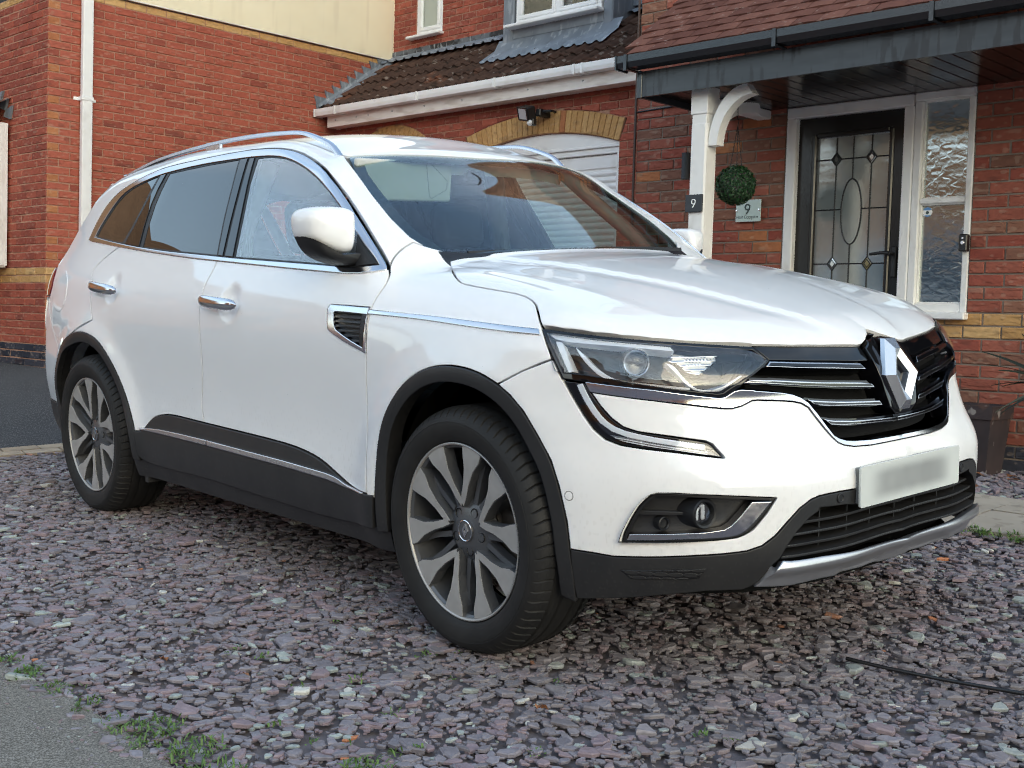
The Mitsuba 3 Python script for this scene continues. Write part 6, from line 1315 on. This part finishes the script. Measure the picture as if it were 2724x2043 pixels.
for s in (-1, 1):
    cp('inner_pillar', pillar_in((-1.66, s * .72, 1.10), (-1.56, s * .58, 1.53), .045), 'interior_grey', smooth=60)
    cp('inner_pillar', pillar_in((-.62, s * .67, 1.13), (-1.06, s * .54, 1.49), .030), 'interior_grey', smooth=60)
    cp('inner_pillar', pillar_in((-2.70, s * .70, 1.18), (-2.45, s * .57, 1.52), .055), 'interior_grey', smooth=60)
    cp('door_card', bx(-2.5, -.5, s * .76 - .02, s * .76 + .02, .45, 1.08), 'interior_dark')
cp('cabin_floor', bx(-3.3, -.4, -.72, .72, .30, .34), 'interior_dark')
wp = sweep(np.stack([np.linspace(-.395, -.43, 16), np.linspace(.52, -.12, 16), 1.165 + .006 * np.sin(np.linspace(0, 3.1, 16))], 1), [(-.008, -.006), (.008, -.006), (.004, .008), (-.004, .008)]); cp('wiper', wp, 'black_plastic')
wp = sweep(np.stack([np.linspace(-.39, -.44, 16), np.linspace(.05, -.50, 16), 1.160 + .006 * np.sin(np.linspace(0, 3.1, 16))], 1), [(-.008, -.006), (.008, -.006), (.004, .008), (-.004, .008)]); cp('wiper', wp, 'black_plastic')
# ---------------------------------------------------------------- wheels: built about the axle (+z outward), then turned and placed
RR, HZ = .365, .358
def tyre_mesh(n):
    w = .1125
    half = [(.262, -.002), (.268, .006), (.285, .014), (.305, .018), (.318, .0175), (.3185, .0165), (.322, .0165), (.3225, .0172), (.334, .013), (.345, .005), (.353, -.005), (.3585, -.016), (.3605, -.022), (.363, -.035)]
    zc = -w
    tread = []
    for zg in (-.045, -.085, -.140, -.180):
        tread += [(.3648, zg + .006), (.3570, zg + .0035), (.3570, zg - .0035), (.3648, zg - .006)]
    inner = [(r, 2 * zc - z) for r, z in half[::-1]]
    prof = np.array(half + tread + inner)
    m = lathe(prof, n); V = m.vertices
    r = np.hypot(V[:, 0], V[:, 1]); a = np.arctan2(V[:, 1], V[:, 0])
    # sipes cut across the shoulder blocks
    sh = ((V[:, 2] > -.040) & (r > .340)) | ((V[:, 2] < 2 * zc + .040) & (r > .340))
    ph = (a / (2 * np.pi) * 68 + .22 * np.sin(V[:, 2] * 60)) % 1
    cut = np.where(sh & (ph < .11), .0055, 0); s = (r - cut) / r; V[:, 0] *= s; V[:, 1] *= s
    m.vertices = V; return m
TY = tyre_mesh(68 * 9); TYl = tyre_mesh(120)
def rim_parts():
    out = {}
    out['barrel'] = (lathe([(.262, .000), (.2615, .004), (.2585, .005), (.2545, .0015), (.2535, -.004), (.2455, -.010), (.243, -.03), (.240, -.10), (.244, -.19), (.262, -.20)], 96), 'rim_dark', 35)
    out['lip'] = (lathe([(.2618, .0022), (.2605, .0046), (.2570, .0050), (.2540, .0020), (.2534, -.003)], 120), 'rim_face', True)
    def pol(r, d): return (r * math.cos(math.radians(d)), r * math.sin(math.radians(d)))
    faces, sides = [], []
    for i in range(5):
        c = 28 + 72 * i
        arms = []
        for s in (-1, 1):
            e = c + s * 20.2
            # wide pad at the rim, narrowing to the V near the hub
            a = [pol(.2540, e - s * 10.0), pol(.2560, e - s * 4), pol(.2560, e + s * 3), pol(.2540, e + s * 9.6), pol(.224, e + s * 9.0), pol(.188, e + s * 4.0), pol(.140, e - s * 1.2), pol(.102, c + s * 15), pol(.070, c + s * 4), pol(.090, c - s * 2), pol(.108, c + s * 2.0), pol(.142, e - s * 11.6), pol(.188, e - s * 8.8), pol(.224, e - s * 9.8)]
            arms.append(Polygon(a).buffer(0))
        v = unary_union(arms).buffer(.0015).buffer(-.0015)
        faces.append(v); sides.append(v)
    def dish(m, z0, top):
        V = m.vertices; r = np.hypot(V[:, 0], V[:, 1]); V[:, 2] += -.016 * np.clip((.255 - r) / .18, 0, 1) ** 1.3; m.vertices = V; return m
    fm = []
    for v in faces:
        vv = Polygon(shapely.segmentize(v.simplify(.0006).exterior, .012).coords)
        m = trimesh.creation.extrude_polygon(vv.buffer(-.0016), .003, engine='earcut'); m.vertices[:, 2] -= .0015
        m = trimesh.Trimesh(*trimesh.remesh.subdivide_to_size(m.vertices, m.faces, .02), process=False); fm.append(dish(m, 0, 1))
    out['spoke_face'] = (fm, 'rim_face', False)
    sm = []
    for v in faces:
        vv = Polygon(shapely.segmentize(v.buffer(.0008).exterior, .012).coords)
        m = trimesh.creation.extrude_polygon(vv, .034, engine='earcut'); m.vertices[:, 2] -= .0345
        m = trimesh.Trimesh(*trimesh.remesh.subdivide_to_size(m.vertices, m.faces, .03), process=False); V = m.vertices; k = V[:, 2] < -.02; g = np.where(k, .86, 1.); sm.append(dish(m, 0, 0))
    out['spoke'] = (sm, 'rim_dark', False)
    hub = lathe([(0, -.022), (.036, -.022), (.052, -.026), (.074, -.030), (.092, -.040), (.100, -.060), (.06, -.08), (0, -.08)], 60)
    out['hub'] = (hub, 'rim_dark', 35)
    webs = []
    for i in range(5):
        g = 28 + 72 * i + 36
        for s in (-1, 1):                         # dark grooved webs between the pairs, running to the rim
            a = [pol(.085, g + s * 14), pol(.16, g + s * 13.5), pol(.246, g + s * 9.6), pol(.246, g + s * 7.2), pol(.16, g + s * 7.5), pol(.088, g + s * 3)]
            m = trimesh.creation.extrude_polygon(Polygon(a).buffer(0), .03, engine='earcut'); m.vertices[:, 2] -= .062; webs.append(m)
    out['web'] = (cat(webs), 'rim_dark', False)
    lug = cat([(lambda m: (m.apply_translation((*pol(.062, 28 + 72 * i + 36), 0)), m)[1])(lathe([(.0150, -.0285), (.0138, -.0255), (.0125, -.0285), (.0122, -.05), (0, -.05)], 20)) for i in range(5)])
    out['lug_hole'] = (lug, 'black_plastic', 35)
    nuts = cat([(lambda m: (m.apply_translation((*pol(.062, 28 + 72 * i + 36), -.046)), m)[1])(trimesh.creation.cylinder(.0085, .02, sections=6)) for i in range(5)])
    out['wheel_nut'] = (nuts, 'brake_steel', False)
    cap = lathe([(.032, -.03), (.032, -.0165), (.0305, -.0150), (.0285, -.0150), (.0275, -.0162), (0, -.0158)], 40)
    out['centre_cap'] = (cap, 'rim_dark', 35)
    ring = lathe([(.0322, -.018), (.0320, -.0150), (.0300, -.0140), (.0283, -.0150)], 40)
    o = np.array([(0, .021), (.0125, 0), (0, -.021), (-.0125, 0)]); ih = o * .42
    em = extr(Polygon(o).difference(Polygon(ih)), 'z', -.0158, -.0135)
    out['emblem'] = (cat([ring, em]), 'chrome', 30)
    out['brake_disc'] = (lathe([(.155, -.115), (.155, -.105), (.150, -.103), (.075, -.103), (.07, -.09), (0, -.09)], 60), 'brake_steel', 30)
    cal = rbox(.085, .165, -.075, .075, -.15, -.075, .015); out['brake_caliper'] = (cal, 'brake_steel', 30)
    return out
RIM = rim_parts()
TILT = {}
def wheel(xc, s, spin, near, steer=0.):
    # axle frame: local z -> outward
    M = np.eye(4); o = np.array([0, -1. if s < 0 else 1., 0]); x = np.array([1., 0, 0]); x = x if s < 0 else -x; y = np.cross(o, x)
    M[:3, :3] = np.stack([x, y, o], 1); M[:3, 3] = (xc, s * .893, HZ)
    S = trimesh.transformations.rotation_matrix(spin, [0, 0, 1]); Q = trimesh.transformations.rotation_matrix(steer, [0, 0, 1], (xc, 0, 0))
    W4 = np.eye(4); W4[:3, :3] = CARR.T
    A = W4 @ Q @ M @ S
    def put(m, bake_flat=False):
        m = m.copy(); m.apply_transform(Q @ M @ S)
        if bake_flat: z = m.vertices[:, 2]; lowz = z < .012; m.vertices[:, 2] = np.where(lowz, .004 + z * .25 + .006, z)
        return c2w(m)
    k = add(CARK, 'wheel', put(TY if near else TYl, True), 'rubber', 38)
    for n, (m, b, sm) in RIM.items():
        for q in (m if isinstance(m, list) else [m]): add(k, n, put(q), b, sm)
wheel(0, -1, math.radians(-3), True, -.014); wheel(-2.705, -1, math.radians(10), True); wheel(0, 1, 0, False, -.014); wheel(-2.705, 1, 0, False)
cp('mud_flap', bx(-2.22, -2.19, -.86, -.62, .20, .36), 'trim'); cp('mud_flap', bx(-2.22, -2.19, .62, .86, .20, .36), 'trim')

# ================================================================== small things
# house number on the post, glass sign on the wall
def text_on(txt, h, x, y, z, depth=.002, bold=False):
    m = meshkit.text_mesh(txt, h, depth, bold); V = m.vertices.copy(); w = (V[:, 0].max() + V[:, 0].min()) / 2; c = (V[:, 1].max() + V[:, 1].min()) / 2
    return trimesh.Trimesh(np.stack([x + V[:, 0] - w, y - V[:, 2], z + V[:, 1] - c], 1), m.faces, process=False)
SP = thing('slate_number_plate', 'dark slate house number plaque reading 9 on the white porch post', 'house number')
add(SP, 'plaque', cbox(-1.925, -1.800, 2.618, 2.630, 1.605, 1.710, .0025), 'slate_sign'); add(SP, 'numeral', text_on('9', .052, -1.862, 2.6175, 1.657, .0015), 'letter_white')
GS = thing('glass_sign', 'square frosted glass house sign with a dark 9 and lettering on the brick wall', 'house sign')
bs('sign_glass', two({'type': 'roughplastic', 'diffuse_reflectance': rgb(.50, .60, .56), 'int_ior': 1.5, 'alpha': .08}))
add(GS, 'panel', cbox(-2.158, -1.964, P - .034, P - .028, 1.628, 1.773, .001), 'sign_glass'); add(GS, 'numeral', text_on('9', .066, -2.066, P - .0345, 1.712, .001, True), 'letter_dark'); add(GS, 'lettering', text_on('Holt Coppice', .020, -2.066, P - .0345, 1.657, .001), 'letter_dark')
for x in (-2.148, -1.974):
    m = lathe([(0, .010), (.007, .009), (.008, 0), (.008, -.03)], 14); m.apply_transform(trimesh.geometry.align_vectors([0, 0, 1], [0, -1, 0])); m.apply_translation((x, P - .034, 1.702)); add(GS, 'stud', m, 'chrome2' if 'chrome2' in scene else bs('chrome2', two({'type': 'roughconductor', 'material': 'Al', 'alpha': .1})))
# hanging box ball
TB = thing('topiary_ball', 'round green artificial topiary ball hanging by chains under the porch', 'topiary ball')
c = np.array([-1.826, 3.0, 1.802]); R = .118
def leaf_col(p, n, uv): return mix((.008, .032, .014), (.026, .080, .026), uv.y)
bs('box_leaf', two({'type': 'principled', 'base_color': proc(leaf_col), 'roughness': .4, 'specular': .4}))
rl = np.random.default_rng(4); N = 3600; d = rl.normal(0, 1, (N, 3)); d /= np.linalg.norm(d, axis=1)[:, None]; rr = R * rl.uniform(.86, 1.06, N)
t1 = np.cross(d, rl.normal(0, 1, (N, 3))); t1 /= np.linalg.norm(t1, axis=1)[:, None]; nn = d + rl.normal(0, .55, (N, 3)); nn /= np.linalg.norm(nn, axis=1)[:, None]; t1 -= nn * (t1 * nn).sum(1)[:, None]; t1 /= np.linalg.norm(t1, axis=1)[:, None]; t2 = np.cross(nn, t1)
b0 = c + d * rr[:, None]; L_, W2 = .0125, .0048
V = np.stack([b0 - t1 * L_, b0 + t2 * W2, b0 + t1 * L_ + nn * .002, b0 - t2 * W2], 1).reshape(-1, 3); i4 = np.arange(N)[:, None] * 4
kb = add(TB, 'leaves', mikit.ply(trimesh.Trimesh(V, np.vstack([i4 + [0, 1, 2], i4 + [0, 2, 3]]), process=False), None, uv=np.repeat(np.stack([0 * rr, rl.random(N)], 1), 4, 0)), 'box_leaf'); lab(kb, None, kind='stuff')
s = trimesh.creation.icosphere(3, R * .90); s.apply_translation(c); add(TB, 'core', s, 'soil')
top = np.array([-1.826, 3.0, 2.17])
for a in (0, 2.1, 4.2): e = c + np.array([.042 * math.cos(a), .042 * math.sin(a), .108]); add(TB, 'chain', tube([top + (e - top) * q + np.array([.0016 * (-1) ** k_, 0, 0]) for k_, q in enumerate(np.linspace(0, 1, 26))], .0028, 5), 'iron_black')
add(TB, 'hook', tube([(-1.826, 3.0, 2.17), (-1.82, 3.0, 2.20), (-1.832, 3.0, 2.22), (-1.826, 3.0, SZ)], .003, 6), 'iron_black')
# lamps and boxes on the walls
FLD = thing('floodlight', 'black security floodlight with a sensor fixed above the garage arch', 'floodlight')
Rm = trimesh.transformations.rotation_matrix(.35, [1, 0, 0], (-5.62, 5.02, 2.92)) @ trimesh.transformations.rotation_matrix(-.30, [0, 0, 1], (-5.62, 5.02, 2.92)) @ trimesh.transformations.rotation_matrix(.10, [0, 1, 0], (-5.62, 5.02, 2.92))
def rt(m): m = m.copy(); m.apply_transform(Rm); return m
add(FLD, 'housing', rt(cbox(-5.705, -5.535, 4.99, 5.09, 2.86, 2.985, .012)), 'iron_black'); add(FLD, 'bezel', rt(cat([cbox(-5.71, -5.53, 4.978, 4.992, 2.972, 2.990, .004), cbox(-5.71, -5.53, 4.978, 4.992, 2.855, 2.872, .004), cbox(-5.71, -5.692, 4.978, 4.992, 2.87, 2.974, .004), cbox(-5.548, -5.53, 4.978, 4.992, 2.87, 2.974, .004)])), 'iron_black')
rough('flood_glass', (.42, .45, .46), .12, spec=.9); add(FLD, 'glass', rt(bx(-5.694, -5.546, 4.984, 4.988, 2.870, 2.975)), 'flood_glass')
add(FLD, 'bracket', cat([tube([(-5.53, 5.08, 2.935), (-5.40, 5.14, 2.94)], .012, 8), tube([(-5.40, 5.14, 2.94), (-5.40, 5.22, 2.94)], .012, 8)]), 'iron_black'); add(FLD, 'wall_box', cbox(-5.53, -5.47, 5.06, G, 2.89, 2.96, .008), 'iron_black')
se_ = trimesh.creation.icosphere(2, .030); se_.apply_translation((-5.56, 5.02, 2.825)); add(FLD, 'sensor', se_, 'upvc', True); add(FLD, 'sensor_arm', cbox(-5.575, -5.52, 5.02, 5.08, 2.80, 2.87, .01), 'iron_black')
WL = thing('wall_light', 'slim black cylinder wall light on the brick just left of the porch post', 'wall light')
add(WL, 'body', tube([(-2.555, P - .075, 1.935), (-2.555, P - .075, 2.115)], .030, 24), 'slate_sign', 40); add(WL, 'mount', cbox(-2.58, -2.53, P - .05, P, 1.99, 2.06, .004), 'iron_black')
KB = thing('key_box', 'small black key safe on the white frame at the right of the side window', 'key safe')
add(KB, 'body', cbox(-.603, -.553, P - .060, P - .013, 1.400, 1.500, .006), 'iron_black')
for zc, r in ((1.476, .007), (1.450, .012)):
    m = lathe([(0, .003), (r * .8, .003), (r, 0), (r, -.004)], 18); m.apply_transform(trimesh.geometry.align_vectors([0, 0, 1], [0, -1, 0])); m.apply_translation((-.578, P - .061, zc)); add(KB, 'dial', m, 'chrome2')
# tall rusty planter with a spiky plant
PT = thing('tall_planter', 'tall rust-stained dark planter standing against the brick wall', 'planter')
def rust_col(p, n, uv):
    a = fbm(p.x * 9, p.y * 9, p.z * 6, 4); b = smoothstep(.50, .62, fbm(p.x * 16, p.y * 16, p.z * 9, 4)) * smoothstep(.38, .50, p.z); c_ = mix((.030, .025, .028), (.065, .045, .043), a); w = smoothstep(.70, .78, fbm(p.x * 20 + 7, p.y * 20, p.z * 12, 3))
    return mix(mix(c_, (.13, .065, .045), b * .5), (.36, .33, .31), w * .6)
rough('rust', proc(rust_col), .7, spec=.3)
zb = .125; ptp = [(-.47, -.195), (-.43, -.24)]
V = []
for z, hw in ((zb, .105), (.46, .135), (.462, .145), (.535, .147), (.535, .128), (.50, .126)):
    for sx, sy in ((-1, -1), (1, -1), (1, 1), (-1, 1)): V.append((-.345 + sx * hw, 3.25 + sy * hw, z))
f = []
for k_ in range(5):
    for j in range(4): a, b = k_ * 4 + j, k_ * 4 + (j + 1) % 4; f += [(a, b, b + 4), (a, b + 4, a + 4)]
f += [(20, 21, 22), (20, 22, 23)]
add(PT, 'body', trimesh.Trimesh(V, f, process=False), 'rust'); add(PT, 'soil', bx(-.46, -.23, 3.13, 3.37, .49, .505), 'soil')
SPK = thing('spiky_plant', 'spiky dark leaved plant at the right edge beside the brick wall', 'plant')
rough('spike_leaf', (.016, .022, .015), .5, spec=.3)
rs = np.random.default_rng(12); pc = np.array([.14, 3.12, .66])
for i in range(34):
    az = rs.uniform(0, 2 * math.pi); el_ = rs.uniform(-.25, 1.2); ln = rs.uniform(.28, .50); dirv = np.array([math.cos(az) * math.cos(el_), math.sin(az) * math.cos(el_) * .6, math.sin(el_)])
    t = np.linspace(0, 1, 8); pth = pc + dirv * ln * t[:, None] + np.array([0, 0, -.10]) * (t ** 2)[:, None] * math.cos(el_); w = .014 * np.clip(1.15 - t, .02, 1) * np.clip(t * 6, .5, 1)
    sd = np.cross(dirv, rs.normal(0, 1, 3)); sd /= np.linalg.norm(sd) + 1e-9; V = np.vstack([pth - sd * w[:, None], pth + np.array([0, 0, -.003]), pth + sd * w[:, None]]); n = 8; f = []
    for j in range(n - 1): f += [(j, j + 1, n + j + 1), (j, n + j + 1, n + j), (n + j, n + j + 1, 2 * n + j + 1), (n + j, 2 * n + j + 1, 2 * n + j)]
    add(SPK, 'leaf', trimesh.Trimesh(V, f, process=False), 'spike_leaf')
add(SPK, 'stem', tube([(.14, 3.12, .10), (.14, 3.12, .68)], .025, 10), 'rust')
# black cable lying on the slate
cbp = np.array([(.80, -.235), (.91, -.232), (1.0, -.222), (1.064, -.214), (1.16, -.195), (1.269, -.171), (1.45, -.12), (1.7, -.02)])
k_ = thing('black_cable', 'thin black cable lying on the slate at the right edge', 'cable'); add(k_, 'sheath', tube([(x, y, float(ground_z(x, y)) + .016) for x, y in cbp], .0055, 8), 'iron_black', 60)
# weeds and grass along the pavement edge and in the chippings
def weed_col(p, n, uv): return mix((.045, .095, .022), (.13, .21, .055), uv.y)
bs('weed_leaf', two({'type': 'principled', 'base_color': proc(weed_col), 'roughness': .5, 'specular': .3}))
def weeds(spots, rng):
    VV, FF, UU, o = [], [], [], 0
    for (x, y, rad, n, h) in spots:
        for _ in range(n):
            r = rad * math.sqrt(rng.random()); a = rng.uniform(0, 6.28); bx_, by = x + r * math.cos(a), y + r * math.sin(a); az = rng.uniform(0, 6.28); ln = h * rng.uniform(.5, 1.3); el_ = rng.uniform(.15, 1.25)
            d = np.array([math.cos(az) * math.cos(el_), math.sin(az) * math.cos(el_), math.sin(el_)]); sd = np.array([-math.sin(az), math.cos(az), 0]) * rng.uniform(.0016, .0034); p0 = np.array([bx_, by, float(ground_z(bx_, by)) + .006]); p1 = p0 + d * ln * .55; p2 = p0 + d * ln + np.array([0, 0, -ln * .25])
            VV += [p0 - sd * .6, p0 + sd * .6, p1 - sd, p1 + sd, p2]; FF += [(o, o + 1, o + 3), (o, o + 3, o + 2), (o + 2, o + 3, o + 4)]; UU += [(0, rng.random())] * 5; o += 5
    return trimesh.Trimesh(VV, FF, process=False), np.array(UU)
rw_ = np.random.default_rng(77); spots = []
for x in np.linspace(-1.5, .75, 46):
    if rw_.random() < .85: spots.append((x + rw_.normal(0, .02), -1.865 - .03 * (x > .3) + rw_.normal(0, .022) + .02, rw_.uniform(.015, .05), int(rw_.integers(8, 40)), rw_.uniform(.016, .034)))
for x, y in ((-.20, -1.80), (-.02, -1.80), (.14, -1.84), (.30, -1.80), (.44, -1.72), (.36, -1.60)): spots.append((x, y, .065, 105, .027))
for _ in range(26): spots.append((rw_.uniform(-.6, 1.2), rw_.uniform(-1.6, -.9), rw_.uniform(.01, .035), int(rw_.integers(4, 16)), rw_.uniform(.010, .022)))
for _ in range(30): spots.append((rw_.uniform(.0, 1.3), 1.50 + rw_.normal(0, .03), rw_.uniform(.02, .05), int(rw_.integers(10, 40)), rw_.uniform(.02, .04)))
wm, wu = weeds(spots, rw_)
g_entry('weeds', wm, 'weed_leaf', 'stuff', 'small green weeds and grass tufts along the pavement edge and the path', uv=wu)
def moss_col(p, n, uv): return mix((.03, .045, .012), (.10, .11, .035), fbm(p.x * 60, p.y * 60, 0, 3))
# a few brown leaves on the bed by the wall
def dl_col(p, n, uv): return mix((.16, .065, .030), (.36, .17, .085), uv.y)
bs('dead_leaf', two({'type': 'principled', 'base_color': proc(dl_col), 'roughness': .7, 'specular': .2}))
rd = np.random.default_rng(5)
first = None
for i in range(26):
    x, y = (rd.uniform(-.35, .9), rd.uniform(2.45, 3.45)) if i < 19 else (rd.uniform(-1.6, 1.2), rd.uniform(-1.7, -.4)); s = rd.uniform(.014, .034) if i < 19 else rd.uniform(.007, .014); a = rd.uniform(0, 6.28); n = 9; V = [(x, y, float(ground_z(x, y)) + .026 + rd.uniform(0, .01))]
    for j in range(n): t = a + j * 2 * math.pi / n; r = s * (1 + .28 * (-1) ** j) * (1.2 if j == 0 else 1) * rd.uniform(.8, 1.1); V.append((x + r * math.cos(t), y + r * math.sin(t) * .8, V[0][2] + rd.uniform(-.006, .012)))
    k_ = key('fallen_leaf'); scene[k_] = {**mikit.ply(trimesh.Trimesh(V, [(0, 1 + j, 1 + (j + 1) % n) for j in range(n)], process=False), None, uv=np.tile([0, rd.random()], (n + 1, 1))), 'bsdf': {'type': 'ref', 'id': 'dead_leaf'}}
    lab(k_, 'dry brown leaf lying on the gravel bed by the brick wall' if i < 19 else 'dry orange brown scrap of leaf lying on the slate drive', 'leaf', 'dry leaves by the wall' if i < 19 else 'leaf scraps on the drive')
# ================================================================== across the street: what the car and the glass reflect
def opp_house(x0, w, dep, eave, ridge, wallc, roofc, yf=-15.0, chim=True):
    k = thing('opposite_house', 'brick house with a brown tiled roof across the street, seen only in reflections', 'house', 'houses across the street')
    z0 = -.7
    add(k, 'wall', bx(x0, x0 + w, yf - dep, yf, z0, eave), wallc)
    ym = yf - dep / 2; e = .25
    add(k, 'gable', cat([trimesh.Trimesh([(x, yf, eave), (x, yf - dep, eave), (x, ym, ridge - .1)], [(0, 1, 2)], process=False) for x in (x0, x0 + w)]), wallc)
    V = [(x0 - e, yf + e, eave - .15), (x0 + w + e, yf + e, eave - .15), (x0 + w + e, ym, ridge), (x0 - e, ym, ridge), (x0 - e, yf - dep - e, eave - .15), (x0 + w + e, yf - dep - e, eave - .15)]
    add(k, 'roof', trimesh.Trimesh(V, [(0, 1, 2), (0, 2, 3), (3, 2, 5), (3, 5, 4)], process=False), roofc)
    for i in range(3):
        for z in (.3, 2.9):
            xx = x0 + w * (i + .5) / 3 - .6; fr = add(k, 'window', bx(xx, xx + 1.2, yf, yf + .05, z, z + 1.15), 'upvc'); add(fr, 'pane', bx(xx + .08, xx + 1.12, yf + .05, yf + .055, z + .08, z + 1.07), 'iron_black')
    if chim: add(k, 'chimney', bx(x0 + w * .8, x0 + w * .8 + .7, ym - .35, ym + .35, ridge - .8, ridge + .9), wallc)
def owall(p, n, uv): return mix((.50, .20, .09), (.60, .26, .12), fbm(p.x * 6, p.y * 6, p.z * 18, 3))
def oroof(p, n, uv): return mix((.20, .105, .055), (.32, .18, .095), fbm(p.x * 3, p.y * 3, p.z * 16, 3))
rough('opp_brick', proc(owall), .9, spec=.1); rough('opp_roof', proc(oroof), .9, spec=.1)
def hip_house():
    k = thing('opposite_house', 'long brick house with a hipped brown roof beyond the drive, seen only in reflections', 'house', 'houses across the street')
    x0, x1, y0, y1, ev, rz, xm = -23., -15., -9.5, 1.5, 4.0, 7.2, -19.
    add(k, 'wall', bx(x0, x1, y0, y1, -.5, ev), 'opp_brick')
    V = [(x1 + .3, y1 + .2, ev - .2), (x1 + .3, y0 - .3, ev - .2), (x0 - .3, y0 - .3, ev - .2), (x0 - .3, y1 + .2, ev - .2), (xm, y1 + .2, rz), (xm, y0 + 2.2, rz - .25)]
    add(k, 'roof', trimesh.Trimesh(V, [(0, 4, 5), (0, 5, 1), (1, 5, 2), (2, 5, 4), (2, 4, 3), (3, 4, 0)], process=False), 'opp_roof')
    for y in (-8., -4.5, -1.2):
        for z in (.4, 2.3): fr = add(k, 'window', bx(x1, x1 + .05, y, y + 1.2, z, z + 1.1), 'upvc'); add(fr, 'pane', bx(x1 + .05, x1 + .055, y + .08, y + 1.12, z + .08, z + 1.02), 'iron_black')
    add(k, 'chimney', bx(-19.4, -18.6, .2, .9, rz - .6, rz + .9), 'opp_brick')
hip_house(); opp_house(-14.5, 8.5, 8, 4.2, 6.8, 'opp_brick', 'opp_roof', -16.); opp_house(-2, 9.5, 8, 4.6, 7.2, 'opp_brick', 'opp_roof', -17.); opp_house(11, 9, 8, 4.4, 7.0, 'opp_brick', 'opp_roof', -16.); opp_house(26, 9, 8, 4.2, 6.8, 'opp_brick', 'opp_roof', -18.)
def bare_tree(x, y, h, seedn):
    k = thing('bare_tree', 'leafless tree by the street, seen only in reflections', 'tree', 'bare trees across the street'); r = np.random.default_rng(seedn); ms, tr_ = [], []
    def grow(p, d, ln, rad, lev):
        n = 4; pts = [p]; q = p.copy(); dd = d.copy()
        for _ in range(n): dd = dd + r.normal(0, .14, 3) + np.array([0, 0, .04]); dd /= np.linalg.norm(dd); q = q + dd * ln / n; pts.append(q.copy())
        (tr_ if lev == 0 else ms).append(tube(pts, np.linspace(rad, rad * .6, n + 1), 6 if lev < 2 else 4, False))
        if lev < 5:
            for _ in range(3 if lev < 4 else 2):
                e = dd + r.normal(0, .55, 3); e[2] = abs(e[2]) * .8 + .1; e /= np.linalg.norm(e); grow(pts[int(r.integers(2, n + 1))], e, ln * r.uniform(.55, .8), rad * .5, lev + 1)
    grow(np.array([x, y, -.6]), np.array([0, 0, 1.]), h * .34, .16, 0); add(k, 'trunk', cat(tr_), 'bark'); add(k, 'crown', cat(ms), 'bark')
rough('bark', (.055, .045, .038), .9, spec=.1)
bare_tree(-11.5, -5.2, 7.5, 3); bare_tree(3.5, -12.6, 8.5, 6); bare_tree(14., -12., 8., 9)
